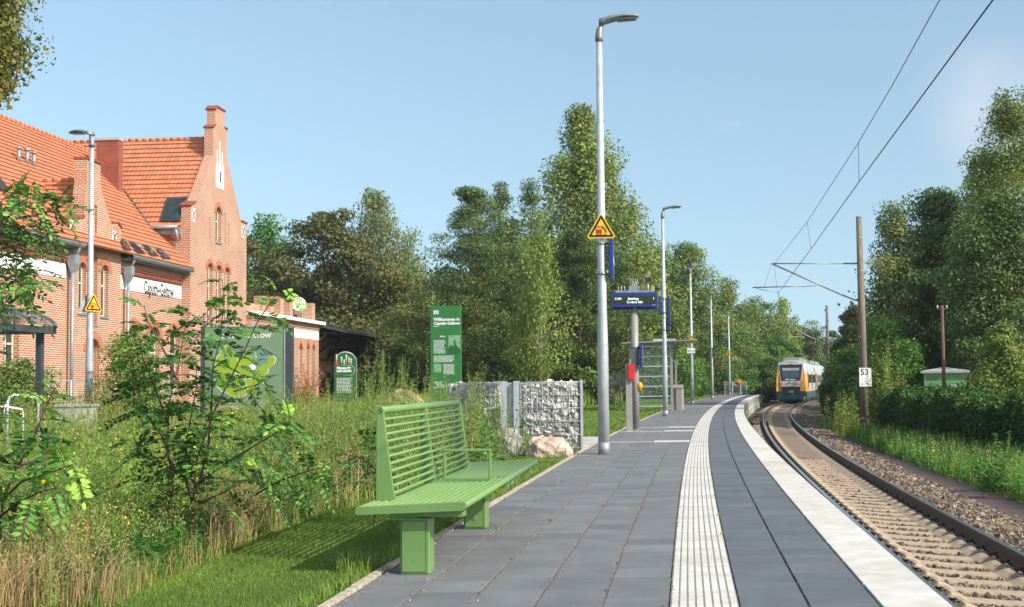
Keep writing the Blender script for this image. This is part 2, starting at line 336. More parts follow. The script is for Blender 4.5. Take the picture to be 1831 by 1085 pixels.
def leafverts(C, size, D=None, asp=.55, Nn=None):
    """diamond leaves: centre C, length size, direction D"""
    n = len(C); C = np.asarray(C); size = np.broadcast_to(np.asarray(size, float), (n,))[:, None]
    if D is None: D = rng.normal(size=(n, 3))
    D = unit(D); Nn = unit(rng.normal(size=(n, 3))) if Nn is None else Nn
    S_ = unit(np.cross(D, Nn)); a = size*.5
    return np.stack([C-D*a, C+S_*a*asp, C+D*a, C-S_*a*asp], 1)
def leaves(name, C, size, mt, parent=None, tint=None, D=None, asp=.7, Nn=None):
    V = leafverts(C, size, D, asp, Nn); n = len(V); t = rng.random(n) if tint is None else tint
    return nmesh(name, V, np.full(n, 4), np.arange(4*n), mt, parent, np.repeat(np.clip(t, 0, 1), 4))
def blades(name, P, h, w, lean, mt, tint, parent=None, fwd=None):
    n = len(P); th = rng.random(n)*2*np.pi; d = np.stack([np.cos(th), np.sin(th), 0*th], 1); la = rng.random(n)*2*np.pi
    l = np.stack([np.cos(la), np.sin(la), 0*la], 1)*(lean*rng.random(n))[:, None]
    h = np.broadcast_to(h, (n,))[:, None]; w = np.broadcast_to(w, (n,))[:, None]; z = np.array([0, 0, 1.])
    mid = P+(z*.55+l*.25)*h; tip = P+(z*(1-.25*np.linalg.norm(l, axis=1, keepdims=True))+l)*h
    V = np.stack([P-d*w/2, P+d*w/2, mid+d*w*.4, mid-d*w*.4, tip], 1)
    b = np.arange(n)[:, None]*5; idx = np.concatenate([b+np.array([0, 1, 2, 3]), b+np.array([3, 2, 4])], 1)
    return nmesh(name, V, np.tile([4, 3], n), idx, mt, parent, np.repeat(tint, 5))
def stalks(P, h, K, leaf, spread, up, lean=.15, t0=.15, taper=True, tint=None):
    """leafy upright stems: returns leaf centres, directions, sizes, tints (N*K)"""
    n = len(P); h = np.broadcast_to(h, (n,)); la = rng.random(n)*2*np.pi; l = np.stack([np.cos(la), np.sin(la)], 1)*(lean*rng.random(n))[:, None]
    t = t0+(1-t0)*rng.random((n, K)); an = rng.random((n, K))*2*np.pi
    r = spread*(1-.8*t if taper else 1)*rng.random((n, K))**.6
    x = P[:, 0, None]+l[:, :1]*h[:, None]*t**1.6+r*np.cos(an); y = P[:, 1, None]+l[:, 1:]*h[:, None]*t**1.6+r*np.sin(an); zz = P[:, 2, None]+h[:, None]*t
    C = np.stack([x, y, zz], -1).reshape(-1, 3); D = np.stack([np.cos(an), np.sin(an), np.full_like(an, up)+.5*(rng.random(an.shape)-.5)], -1).reshape(-1, 3)
    s = (leaf*(.6+.8*rng.random((n, K)))*(1.15-.6*t)).ravel()
    tn = rng.random(n) if tint is None else tint
    return C, D, s, np.clip(tn[:, None]*.55+.45*rng.random((n, K)), 0, 1).ravel()
def text(s, size, mt, parent, loc, rx=R(90), rz=0, name='lettering', align='LEFT', ext=.002, sx=1, font_bold=0, shear=0):
    cu = bpy.data.curves.new('txt', 'FONT'); cu.body = s; cu.size = size; cu.align_x = align; cu.extrude = ext; cu.offset = font_bold; cu.shear = shear; cu.resolution_u = 3
    o = bpy.data.objects.new('txt', cu); COL.objects.link(o); bpy.context.view_layer.update()
    me = bpy.data.meshes.new_from_object(o.evaluated_get(bpy.context.evaluated_depsgraph_get())); bpy.data.objects.remove(o); bpy.data.curves.remove(cu)
    me.name = name; me.materials.clear(); me.materials.append(mt); q = bpy.data.objects.new(name, me); COL.objects.link(q); q.parent = parent; q.location = loc; q.rotation_euler = (rx, 0, rz); q.scale = (sx, 1, 1); return q
# ================================================================== THE SETTING
def struct(o): o['kind'] = 'structure'; return o
def stuff(o, label, cat, group=None): return tag(o, label, cat, group, 'stuff')
BX = np.array([onz(*p)[:2] for p in [(199, 1085), (295, 1034), (392, 999), (516, 943.5), (600, 918), (690, 888), (800, 852), (870, 826), (945, 815), (1015, 811)]])
def lawn_left(Y):
    a = np.interp(Y, BX[:, 1], BX[:, 0]); return np.where(Y < BX[0, 1], BX[0, 0]-(BX[0, 1]-Y)*.35, np.where(Y < 22.5, a, np.where(Y < 23.5, edge(Y)-3.9, edge(Y)-8.5)))
def gz(d, Y, p=118.):
    """ground height; d = metres right of the platform edge"""
    z = np.where(d < -3.4, -.03, np.where(d < -.6, -.03-(d+3.4)/2.8*1.1, -1.13))
    z = np.where(d > 3.6, -1.13+np.clip((d-3.6)/3, 0, 1)*.25, z)
    return z
ds = np.array([-1500, -500, -200, -110, -70, -50, -35, -25, -18, -13, -10, -7, -5.5, -4.5, -3.72, -3.4, -2.9, -2., -1., -.6, 0, .8, 2, 3.6, 4.4, 5.4, 6.6, 8, 10, 14, 20, 30, 45, 70, 120, 300, 1000, 2500.])
ys = np.concatenate([np.arange(-60, 4, 8), np.arange(4, 60, 1.5), np.arange(60, 150, 4), np.array([150, 180, 220, 300, 450, 800, 1500, 3500.])])
gv, gf = [], []
for Y in ys:
    for d in ds:
        z = float(gz(d, Y))
        if Y < 0: z = z
        if d < -5.5 and Y > 6: z += .03*math.sin(d*.7)*math.sin(Y*.5)
        gv.append((float(edge(max(Y, 0)))+d, Y, z-.02))
nd = len(ds)
gf = [(i*nd+j, i*nd+j+1, (i+1)*nd+j+1, (i+1)*nd+j) for i in range(len(ys)-1) for j in range(nd-1)]
g = MB().add(gv, gf, 0, True); struct(g.build('ground', M['soil'], fixn=False))

def strip(name, mt, d0, d1, z0, z1, y0, y1, st=.8, base=edge, dz=None):
    Y = np.arange(y0, y1+st, st); v = []
    for y in Y:
        e = float(base(y)); a, b = (d0(y) if callable(d0) else e+d0), (d1(y) if callable(d1) else e+d1)
        v += [(a, y, z0), (b, y, z1)]
    f = [(2*i, 2*i+1, 2*i+3, 2*i+2) for i in range(len(Y)-1)]
    return struct(MB().add(v, f, 0, True).build(name, mt, fixn=False))
strip('lawn', M['lawn_soil'], lambda y: float(lawn_left(y)), lambda y: float(edge(y))-3.72, -.012, -.006, -2, 23.2, .5)
strip('lawn_beyond_path', M['lawn_soil'], lambda y: float(lawn_left(y)), lambda y: float(edge(y))-3.72, -.012, -.006, 29.3, 125, 1)
pv = [(-9, 24.6, -.002), (float(edge(23.9))-3.7, 23.9, -.002), (float(edge(29.2))-3.7, 29.2, -.002), (-.6, 29.4, -.002), (-9, 28)]
struct(MB().add([(-14, 24.8, -.002), (float(edge(24.0))-3.71, 24.0, -.002), (float(edge(29.2))-3.71, 29.2, -.002), (-14, 29.6, -.002)], [(0, 1, 2, 3)]).build('footpath', M['conc']))

# ---- platform paving: every slab its own bevelled tile in one sheet
Y0, Y1 = -1.2, 118.
def slabs(name, mt, cols, L, gap, tint_s=.17, z=0., cg=.017, per=None):
    V, T = [], []
    for (d0, d1, off) in cols:
        y = Y0+off
        while y < Y1:
            a, b = y+cg/2, min(y+L, Y1)-cg/2
            if b-a > .03:
                ea, eb = float(edge(a)), float(edge(b)); s = edge_s(y)
                x = [(ea+d0+gap/2, a), (ea+d1-gap/2, a), (eb+d1-gap/2, b), (eb+d0+gap/2, b)]; c = .005; dz = random.uniform(-.0012, .0012)
                top = [(x[0][0]+c, a+c), (x[1][0]-c, a+c), (x[2][0]-c, b-c), (x[3][0]+c, b-c)]
                V.append([(p[0], p[1], z+dz) for p in top]+[(p[0], p[1], z-.012) for p in x]); T.append(min(1, max(0, .5+random.gauss(0, tint_s))))
            y += L
    V = np.array(V); n = len(V); q = np.array([[0, 1, 2, 3], [4, 5, 1, 0], [5, 6, 2, 1], [6, 7, 3, 2], [7, 4, 0, 3]])
    return struct(nmesh(name, V, np.full(5*n, 4), (np.arange(n)[:, None, None]*8+q).ravel(), mt, None, np.repeat(T, 8)))
cw = [(-3.63, -3.23), (-3.23, -2.83), (-2.83, -2.43), (-2.43, -2.03), (-2.03, -1.63), (-1.225, -.82), (-.82, -.41)]
slabs('platform_paving', M['slab'], [(a, b, random.uniform(-.3, 0)) for a, b in cw[:5]], .3925, .012)
slabs('platform_paving_track_side', M['slab_dark'], [(a, b, random.uniform(-.3, 0)) for a, b in cw[5:]], .3925, .009)
strip('platform_joints', M['joint_dark'], -3.64, -.02, -.010, -.010, Y0, Y1)
for d_ in (-3.23, -2.83, -2.43, -2.03): strip('sanded_joint', M['joint'], d_-.006, d_+.006, -.003, -.003, Y0, 45)
slabs('platform_edge_slabs', M['white_slab'], [(-.405, .0, 0.)], .99, .006, .18, .002)
# ribbed white guidance strip, with its cross strips and fields
def ribs(name, rects):
    V, T, Q = [], [], []
    for (d0, d1, y, L, n_) in rects:
        w = (d1-d0-.008)/n_; t = min(1, max(0, .6+random.gauss(0, .2)))
        for k in range(n_):
            a = d0+.004+k*w+w*.09; b = d0+.004+(k+1)*w-w*.09; ea, eb = float(edge(y)), float(edge(y+L)); g2 = .003
            V.append([(ea+a+.003, y+g2, .004), (ea+b-.003, y+g2, .004), (eb+b-.003, y+L-g2, .004), (eb+a+.003, y+L-g2, .004), (ea+a-.002, y+g2, -.004), (ea+b+.002, y+g2, -.004), (eb+b+.002, y+L-g2, -.004), (eb+a-.002, y+L-g2, -.004)]); T.append(t)
    V = np.array(V); n = len(V); q = np.array([[0, 1, 2, 3], [4, 5, 1, 0], [5, 6, 2, 1], [6, 7, 3, 2], [7, 4, 0, 3]])
    return struct(nmesh(name, V, np.full(5*n, 4), (np.arange(n)[:, None, None]*8+q).ravel(), M['white_slab'], None, np.repeat(T, 8)))
M['groove'] = mat('guidance_groove', (.26, .255, .245), .9, var=.2, scale=20)  # darker grey stands for the shadow and dirt between the ribs
rects = []; y = Y0
while y < Y1: rects.append((-1.63, -1.225, y, .3925, 8)); y += .3925
for yb in (26.0, 31.6, 34.3, 63.5):
    for k in range(2 if yb < 60 else 1): rects.append((-2.43, -1.64, yb+k*.3925, .3925, 16))
ribs('guidance_strip_ribs', rects)
strip('guidance_strip', M['groove'], -1.628, -1.227, .0018, .0018, Y0, Y1)
for yb in (26.0, 31.6, 34.3, 63.5):
    strip('guidance_field', M['groove'], -2.43, -1.64, .0018, .0018, yb, yb+.785 if yb < 60 else yb+.39, .3925)
    strip('guidance_line', M['white_slab'], -3.6, -2.44, .0022, .0022, yb+.1, yb+.39, .29)
# kerb along the left of the platform, platform wall on the track side
def sweep(name, prof, mt, y0, y1, st=1., base=edge, m=None):
    Y = np.arange(y0, y1+.001, st); v = []; k = len(prof)
    for y in Y: e = float(base(y)); v += [(e+p[0], y, p[1]) for p in prof]
    f = [(i*k+j, i*k+(j+1) % k, (i+1)*k+(j+1) % k, (i+1)*k+j) for i in range(len(Y)-1) for j in range(k)]+[tuple(range(k)), tuple(reversed([(len(Y)-1)*k+j for j in range(k)]))]
    return MB().add(v, f).build(name, mt)
kv = MB(); y = Y0
while y < Y1:
    L = 1.; a, b = y+.004, y+L-.004; ea, eb = float(edge(a)), float(edge(b)); j = random.uniform(-.006, .006); h = random.uniform(.002, .012)
    vs = [(ea-3.715+j, a, -.1), (ea-3.643+j, a, -.1), (eb-3.643+j, b, -.1), (eb-3.715+j, b, -.1), (ea-3.708+j, a, h), (ea-3.65+j, a, h), (eb-3.65+j, b, h), (eb-3.708+j, b, h)]
    kv.add(vs, [(4, 5, 6, 7), (0, 1, 5, 4), (1, 2, 6, 5), (2, 3, 7, 6), (3, 0, 4, 7)]); y += L
struct(kv.build('kerb', M['kerbst']))
struct(sweep('platform_wall', [(-.02, -.012), (-.02, -.115), (-.16, -.125), (-.16, -.60), (.03, -.66), (.03, -1.35), (-3.6, -1.35), (-3.6, -.02)], M['conc'], Y0, Y1, 1.2))
bt = MB()
for i in range(60):
    y = 1+i*2.; e = float(edge(y)); bt.box(e-.16, e-.02, y-.07, y+.07, -.62, -.118)
struct(bt.build('platform_wall_ribs', M['conc']))

# ---- track bed
struct(sweep('track_bed', [(-1.45, -1.0), (-1.32, -.775), (-.8, -.80), (-.66, -.835), (.66, -.932), (.8, -.925), (1.35, -.90), (1.75, -.93), (2.5, -1.16), (2.5, -1.3), (-1.45, -1.3)], M['ballast'], 3, 165, 1., track))
strip('sanded_track', M['sandy'], -.7, .7, -.788, -.883, 33, 165, 1., track)
strip('sanded_shoulder_outer', M['sandy'], .82, 1.42, -.898, -.885, 27, 165, 1., track)
strip('sanded_shoulder_inner', M['sandy'], -1.30, -.80, -.762, -.786, 27, 165, 1., track)
strip('grit_path', M['purple'], 1.75, 4.6, -1.0, -.93, 3, 60, 1., track)

def railm(name, dc, zt, lab):
    k = [(0.0755, 0), (-.0, 0)]
    prof = [(-.034, 0), (.034, 0), (.036, -.012), (.034, -.04), (.010, -.052), (.010, -.125), (.07, -.145), (.07, -.16), (-.07, -.16), (-.07, -.145), (-.010, -.125), (-.010, -.052), (-.034, -.04), (-.036, -.012)]
    o = sweep(name, [(dc+p[0], zt+p[1]) for p in prof], M['rust'], 3, 165, 1., track)
    top = sweep('running_surface', [(dc+.030, zt+.003), (dc+.034, zt-.001), (dc-.034, zt-.001), (dc-.030, zt+.003)], M['railtop'], 3, 165, 1., track); top.parent = o
    return tag(o, lab, 'rail', 'running rails of the curved track')
railm('rail', -.80, ZL, 'dark rusty steel rail with a shiny top, the one nearer the platform')
railm('rail', .745, ZR, 'dark rusty steel rail with a shiny top, the one farther from the platform')

sb = MB(); st_ = [(-1.3, -.07), (-1.27, -.03), (-.98, .0), (-.93, -.012), (-.58, -.012), (-.53, .03), (-.46, .02), (-.36, -.028), (0, -.036), (.36, -.028), (.46, .02), (.53, .03), (.58, -.012), (.93, -.012), (.98, .0), (1.27, -.03), (1.3, -.07)]
vs = []
for x, z in st_: w = .085 if abs(x) < .5 else .10; vs += [(x, -.145, -.2), (x, -w-.02, z-.02), (x, -w, z), (x, w, z), (x, w+.02, z-.02), (x, .145, -.2)]
fs = [(i*6+j, i*6+j+1, (i+1)*6+j+1, (i+1)*6+j) for i in range(len(st_)-1) for j in range(5)]+[(0, 1, 2, 3, 4, 5), tuple(reversed([(len(st_)-1)*6+j for j in range(6)]))]
sb.add(vs, fs)
proto = sb.build('sleeper', M['sleeper'])
tag(proto, 'sand coloured concrete sleeper lying under the two rails in the brown ballast', 'sleeper', 'concrete sleepers of the curved track')
for s in (-1, 1):
    for q in (-1, 1):
        c2 = MB(); c2.tube([(s*.755+q*.09, -.06, .01), (s*.755+q*.16, -.05, .045), (s*.755+q*.19, -.02, .03), (s*.755+q*.10, 0, .05), (s*.755+q*.19, .02, .03), (s*.755+q*.16, .05, .045), (s*.755+q*.09, .06, .01)], .013, 5)
        c2.build('rail_clip', M['clip'], proto)
y = 8.; first = True
while y < 104:
    o = proto if first else proto.copy()
    if not first:
        COL.objects.link(o)
        if y < 60:
            for ch in proto.children: c = ch.copy(); COL.objects.link(c); c.parent = o
    first = False
    a = math.atan(track_s(y)); o.location = (float(track(y)), y, (ZL+ZR)/2-.152); o.rotation_euler = (0, math.atan(.11/1.51), -a)
    y += .6*math.cos(a)

def stones(name, pts, size, mt, tint=None, parent=None, squash=.75):
    n = len(pts); cube = np.array([[x, y, z] for z in (-1, 1) for y in (-1, 1) for x in (-1, 1)], float)*.5
    V = cube[None]+rng.normal(size=(n, 8, 3))*.13; V *= np.array([1.25, .9, squash]); V *= np.broadcast_to(size, (n,))[:, None, None]
    A = rng.normal(size=(n, 4)); A /= np.linalg.norm(A, axis=1)[:, None]; w, x, y, z = A.T
    Rm = np.stack([1-2*(y*y+z*z), 2*(x*y-z*w), 2*(x*z+y*w), 2*(x*y+z*w), 1-2*(x*x+z*z), 2*(y*z-x*w), 2*(x*z-y*w), 2*(y*z+x*w), 1-2*(x*x+y*y)], 1).reshape(n, 3, 3)
    V = np.einsum('nij,nkj->nki', Rm, V)+pts[:, None, :]
    q = np.array([[0, 2, 3, 1], [4, 5, 7, 6], [0, 1, 5, 4], [2, 6, 7, 3], [0, 4, 6, 2], [1, 3, 7, 5]])
    t = rng.random(n) if tint is None else tint
    return nmesh(name, V, np.full(6*n, 4), (np.arange(n)[:, None, None]*8+q).ravel(), mt, parent, np.repeat(t, 8))
def trackpts(n, d0, d1, y0, y1, zf, pw=1.6):
    u = rng.random(n); Y = y0+(y1-y0)*u**pw; d = d0+(d1-d0)*rng.random(n); s = np.array([track_s(a) for a in np.linspace(0, 170, 171)])[Y.astype(int)]
    return np.stack([track(Y)+d, Y, zf(d)+rng.normal(size=n)*.008], 1)
bz = lambda d: np.interp(d, [-1.45, -1.32, -.8, .8, 1.35, 1.75, 2.5, 3.2], [-1.0, -.775, -.80, -.915, -.90, -.93, -1.03, -1.03])
p1_ = trackpts(26000, .86, 2.1, 12, 75, bz, 1.9); p2_ = trackpts(16000, -.68, .68, 7, 36, lambda d: -.880-.0728*d, 1.4); p3_ = trackpts(4000, -1.4, -.82, 25, 75, bz, 1.3); p4_ = trackpts(1800, 2.1, 3.6, 12, 60, bz, 1.4)
ysl = []; y = 8.
while y < 104: ysl.append(y); y += .6*math.cos(math.atan(track_s(y)))
ysl = np.array(ysl); off_ = np.abs(p2_[:, 1]+(p2_[:, 0]-track(p2_[:, 1]))*.12-ysl[np.clip(np.searchsorted(ysl, p2_[:, 1]), 0, len(ysl)-1)]); off2 = np.abs(p2_[:, 1]+(p2_[:, 0]-track(p2_[:, 1]))*.12-ysl[np.clip(np.searchsorted(ysl, p2_[:, 1])-1, 0, len(ysl)-1)])
p2_ = p2_[(np.minimum(off_, off2) > .145) | (rng.random(len(p2_)) < .03)]
allp = np.concatenate([p1_, p2_, p3_, p4_])
sz = np.concatenate([.042+.045*rng.random(len(p1_)), .022+.03*rng.random(len(p2_)), .03+.03*rng.random(len(p3_)), .025+.03*rng.random(len(p4_))])
sz = sz*(1+np.clip(allp[:, 1]-30, 0, 50)/60)
stuff(stones('ballast_gravel', allp, sz, M['stones']), 'loose brown and grey ballast stones beside and between the rails', 'gravel')

# ================================================================== LAMPS
def lamp_proto(signs=True):
    r = thing('platform_lamp', 'x', 'street lamp')
    p = MB(); p.tube([(0, 0, 0), (0, 0, 1.9), (0, 0, 2.6), (0, 0, 7.72)], [.102, .102, .085, .055], 20); p.build('pole', M['galv'], r)
    b = MB(); b.tube([(0, 0, .0), (0, 0, .22)], .107, 20); b.build('base_sleeve', M['zinc'], r)
    c = MB(); c.tube([(0, 0, 7.66), (0, 0, 7.74), (.01, 0, 7.87), (.05, 0, 7.97)], [.072, .075, .066, .04], 16, m=0); c.build('collar', M['galv_dk'], r)
    # flat curved luminaire
    h = MB(); n = 9; vs = []
    for i in range(n+1):
        t = i/n; x = .0+.74*t; zc = 8.02+.13*math.sin(min(1, t*1.15)*math.pi*.5)-.03*t*t; w = .085+.06*math.sin(math.pi*min(1, t*.9+.15)); th = .035+.055*(1-t)
        if i == n: w *= .8
        vs += [(x, -w, zc), (x, -w*.6, zc+th*.55), (x, w*.6, zc+th*.55), (x, w, zc), (x, w*.85, zc-th*.6), (x, -w*.85, zc-th*.6)]
    h.add(vs, [(i*6+j, i*6+(j+1) % 6, (i+1)*6+(j+1) % 6, (i+1)*6+j) for i in range(n) for j in range(6)]+[tuple(range(6)), tuple(reversed(range(n*6, n*6+6)))], 0, True)
    hd = h.build('luminaire', M['galv_dk'], r)
    l = MB(); l.add([(.34, -.115, 8.045), (.70, -.095, 8.065), (.70, .095, 8.065), (.34, .115, 8.045), (.34, -.115, 8.06), (.70, -.095, 8.085), (.70, .095, 8.085), (.34, .115, 8.06)], [(0, 1, 2, 3), (4, 5, 6, 7), (0, 1, 5, 4), (1, 2, 6, 5), (2, 3, 7, 6), (3, 0, 4, 7)]); l.build('lens', M['lens'], hd)
    return r
def tri(mb, cx, cz, s, y, th, m, rad=.0):
    h = s*.866; P = [(-s/2, -h/3), (s/2, -h/3), (0, h*2/3)]; out = []
    for i in range(3):
        p = Vector(P[i]); a = Vector(P[i-1]); b = Vector(P[(i+1) % 3]); ua = (a-p).normalized(); ub = (b-p).normalized()
        for k in range(5): t = k/4; out.append(p+ua*rad*(1-t)+ub*rad*t-(ua+ub)*rad*.32*(1-abs(2*t-1))*0)
    mb.prism([(q.x+cx, q.y+cz) for q in out], lambda u, v, w: (u, y+w, v), th, m)
def warn_sign(parent, s, z, y=-.115, xo=0):
    a = MB(); tri(a, xo, z, s, y, .012, 0, s*.08); pl = a.build('warning_sign', M['yellow'], parent)
    b = MB(); h = .81*s; o = []; i_ = []
    tri(b, xo, z, s*.86, y-.003, .0028, 0, s*.05); b.build('sign_border', M['black'], pl)
    c = MB(); tri(c, xo, z-s*.003, s*.62, y-.006, .0028, 0, s*.005); c.build('sign_field', M['yellow'], pl)
    d = MB(); k = s/.56; bx = lambda m_, x0, x1, z0, z1, mm, yy: m_.box(xo+x0*k, xo+x1*k, y-yy, y-yy+.002, z+z0*k, z+z1*k, mm)
    bx(d, -.10, .015, -.08, .05, 0, .009); bx(d, -.08, -.005, .052, .062, 0, .009); bx(d, .02, .10, -.105, -.095, 0, .009); bx(d, .02, .03, -.13, -.095, 0, .009)
    e = d.build('train_symbol', M['dkred'], pl)
    f = MB(); bx(f, -.085, -.048, 0, .035, 0, .0115); bx(f, -.038, .0, 0, .035, 0, .0115); f.build('symbol_window', M['yellow'], e)
    g_ = MB(); q = lambda x, zz: (xo+x*k, y-.008, z+zz*k)
    g_.tube([q(.035, .045), q(.065, .0), q(.085, -.03)], .008*k, 5); g_.tube([q(.065, .0), q(.10, .01), q(.115, .02)], .005*k, 5); g_.tube([q(.035, .02), q(.07, .02), q(.09, .04)], .005*k, 5); g_.tube([q(.08, -.03), q(.07, -.065)], .006*k, 5); g_.tube([q(.08, -.03), q(.115, -.055)], .006*k, 5); g_.sphere(q(.028, .056), .012*k, 0, 8, 6)
    bx(g_, -.10, .02, -.105, -.093, 0, .009); bx(g_, .06, .10, -.088, -.08, 0, .009)
    g_.build('falling_figure_symbol', M['black'], pl)
    br = MB(); br.tube([(xo, y+.012, z), (0, 0, z)], .02, 6); br.tube([(0, 0, z-.03), (0, 0, z+.03)], .1, 12); br.build('clamp', M['galv_dk'], pl)
    return pl
def blue_box(parent, z0, z1, xo=.13, th=.085, L=1.25, rz=0., words='Caputh-Geltow', ts=.17):
    T = Matrix.Rotation(rz, 4, 'Z')
    b = MB(); b.box(xo, xo+th, -.12, -.12+L, z0, z1, 0, T); o = b.build('name_sign', M['blue'], parent, bevel=.008)
    if words:
        t = text(words, ts, M['white'], o, T @ Vector((xo+th+.001, -.06, (z0+z1)/2-.06)), rz=R(90)+rz)
    c = MB(); c.tube([(0, 0, z0+.06), (xo+.01, 0, z0+.06)], .02, 6); c.tube([(0, 0, z1-.06), (xo+.01, 0, z1-.06)], .02, 6); c.tube([(0, 0, z0+.04), (0, 0, z0+.08)], .1, 12); c.tube([(0, 0, z1-.08), (0, 0, z1-.04)], .09, 12); c.build('bracket', M['galv_dk'], o)
    return o
LP = [((1080, 812), 'tall galvanised lamp with a triangular train warning sign, nearest of the row on the platform'),
      ((1190, 744), 'galvanised platform lamp carrying several dark blue sign boxes just right of the display board'),
      ((1238, 723), 'galvanised platform lamp with a small warning triangle and a 60 m plate beside the shelter'),
      ((1274, 713), 'galvanised platform lamp with one small blue box, second farthest of the row'),
      ((1305, 706.5), 'thin galvanised lamp with a small yellow triangle at the far end of the platform')]
lamp0 = lamp_proto(); lamps = []
for i, (p, lab) in enumerate(LP):
    o = lamp0 if i == 0 else dup(lamp0); q = onz(*p); o.location = (q[0], q[1], 0); o.rotation_euler = (0, 0, R(-2)); lamps.append(o)
    tag(o, lab, 'street lamp', 'lamps along the platform')
lq = atY(156, 700, 31.); left_lamp = dup(lamp0); left_lamp.location = (lq[0]+.05, lq[1], -.02); left_lamp.rotation_euler = (0, 0, R(158))
tag(left_lamp, 'galvanised lamp standing in the weeds in front of the brick station building', 'street lamp', 'lamps along the platform')
warn_sign(lamps[0], .56, 4.12, -.12)
blue_box(lamps[0], 3.25, 3.93)
blue_box(lamps[1], 3.9, 4.62, .14, .09, .9); blue_box(lamps[1], 3.28, 3.86, .16, .07, .7, words='', ts=.1)
blue_box(lamps[1], 3.95, 4.55, .12, .09, .8, R(180), words='')
sb_ = MB(); sb_.tube([(-.1, -.1, 4.95), (-.32, -.15, 4.95)], [.05, .13], 12); sb_.build('loudspeaker', M['anth'], lamps[1])
warn_sign(lamps[2], .56, 3.74, -.1)
q = MB(); q.box(-.27, .2, -.115, -.105, 2.98, 3.28); pl_ = q.build('distance_plate', M['white'], lamps[2])
text('60 m', .21, M['black'], pl_, (-.24, -.117, 3.05))
q = MB(); q.tube([(0, -.1, 3.1), (0, 0, 3.1)], .02, 6); q.build('clamp', M['galv_dk'], pl_)
blue_box(lamps[3], 3.2, 3.95, .08, .09, .5, words='')
warn_sign(lamps[4], .56, 4.0, -.1)
# the left lamp's signs: one towards the platform, one away from it
a = left_lamp; a_ = R(158)
ws = warn_sign(a, .56, 3.5, -.13); ws.rotation_euler = (0, 0, R(62)-a_)
ws2 = warn_sign(a, .56, 3.5, -.13); ws2.rotation_euler = (0, 0, R(-118)-a_); ws2.data.materials[0] = M['galv']

# ================================================================== BENCH
def bench():
    by = 8.14; bxp = -.885; L = 4.55
    r = thing('bench', 'long sage green metal bench with slatted back and armrest loop beside the lawn', 'bench', (bxp, by, 0), -math.atan(.062))
    zs = lambda x: .47+(x+.72)*.035-.012   # seat rises slightly to the front; x from -.74 (back) to 0 (front)
    b = MB()
    for i in range(13):
        x = -.70+i*.053
        b.tube([(x, .03, zs(x)), (x, L-.03, zs(x))], .0165, 8)
    b.build('seat_slats', M['bench'], r)
    f = MB()
    f.tube([(-.012, .02, zs(0)-.006), (-.012, L-.02, zs(0)-.006)], .027, 12); f.tube([(-.735, .02, zs(-.72)-.006), (-.735, L-.02, zs(-.72)-.006)], .024, 10)
    fr = f.build('seat_rail', M['bench'], r)
    for y0 in (0, L/2-.02, L-.035):
        e = MB(); P = [(-.755, zs(-.74)-.028), (-.74, zs(-.74)-.04), (-.02, zs(0)-.04), (.008, zs(0)-.025), (.012, zs(0)), (-.0, zs(0)+.02), (-.025, zs(0)+.022), (-.74, zs(-.74)+.016), (-.758, zs(-.74)+.0)]
        e.prism(P, lambda u, v, w, y0=y0: (u, y0+w, v), .035); e.build('seat_end_plate', M['bench'], r, bevel=.004)
    for y0 in (.46, 1.99, 3.68):
        e = MB(); P = [(-.725, .44), (-.58, .47), (-.605, .60), (-.668, 1.11), (-.674, 1.135), (-.69, 1.146), (-.71, 1.14), (-.72, 1.12)]
        e.prism(P, lambda u, v, w, y0=y0: (u, y0+w, v), .035); e.build('back_panel', M['bench'], r, bevel=.004)
    s = MB()
    for i in range(11):
        t = (i+.6)/11.3; z = .49+.60*t; x = -.585-.10*max(0, t-.1)
        s.tube([(x-.016, .48, z), (x-.016, 3.70, z)], .0125, 8)
    s.build('back_slats', M['bench'], r)
    t = MB(); t.tube([(-.695, .46, 1.122), (-.695, 3.715, 1.122)], .028, 12); t.build('top_rail', M['bench'], r)
    a = MB(); am = 1.98; x1, x0 = -.11, -.52
    a.box(x0, x1, am-.02, am+.02, .735, .757); a.box(x1-.022, x1, am-.018, am+.018, .49, .735); a.box(x0, x0+.022, am-.018, am+.018, .49, .735); a.box(x0+.022, x1-.022, am-.018, am+.018, .492, .512)
    a.build('armrest', M['bench'], r, bevel=.005)
    for y0, w in ((.10, .17), (2.66, .17)):
        l = MB(); l.box(-.47, -.26, y0, y0+w, 0, .385); lo = l.build('leg', M['bench'], r, bevel=.012)
        p = MB(); p.box(-.456, -.286, y0-.0015, y0-.0003, .016, .369); p.build('plate_gap', M['black'], lo); p = MB(); p.box(-.452, -.29, y0-.005, y0-.0015, .02, .365); p.build('cover_plate', M['bench'], lo, bevel=.001)
        p = MB(); p.tube([(-.365, y0-.012, .1 if w else .1), (-.365, y0-.003, .1)], .022 if y0 > 1 else .004, 6); p.build('bolt', M['bench'], lo)
        c = MB(); c.box(-.545, -.03, y0+.02, y0+w-.02, .39, .428); c.box(-.545, -.36, y0+.01, y0+w-.01, .372, .39); c.build('cross_beam', M['bench'], r, bevel=.003)
    for y0 in (L/2+.15, L-.35):
        c = MB(); c.box(-.545, -.03, y0, y0+.09, .385, .428); c.build('cross_beam', M['bench'], r, bevel=.003)
bench()

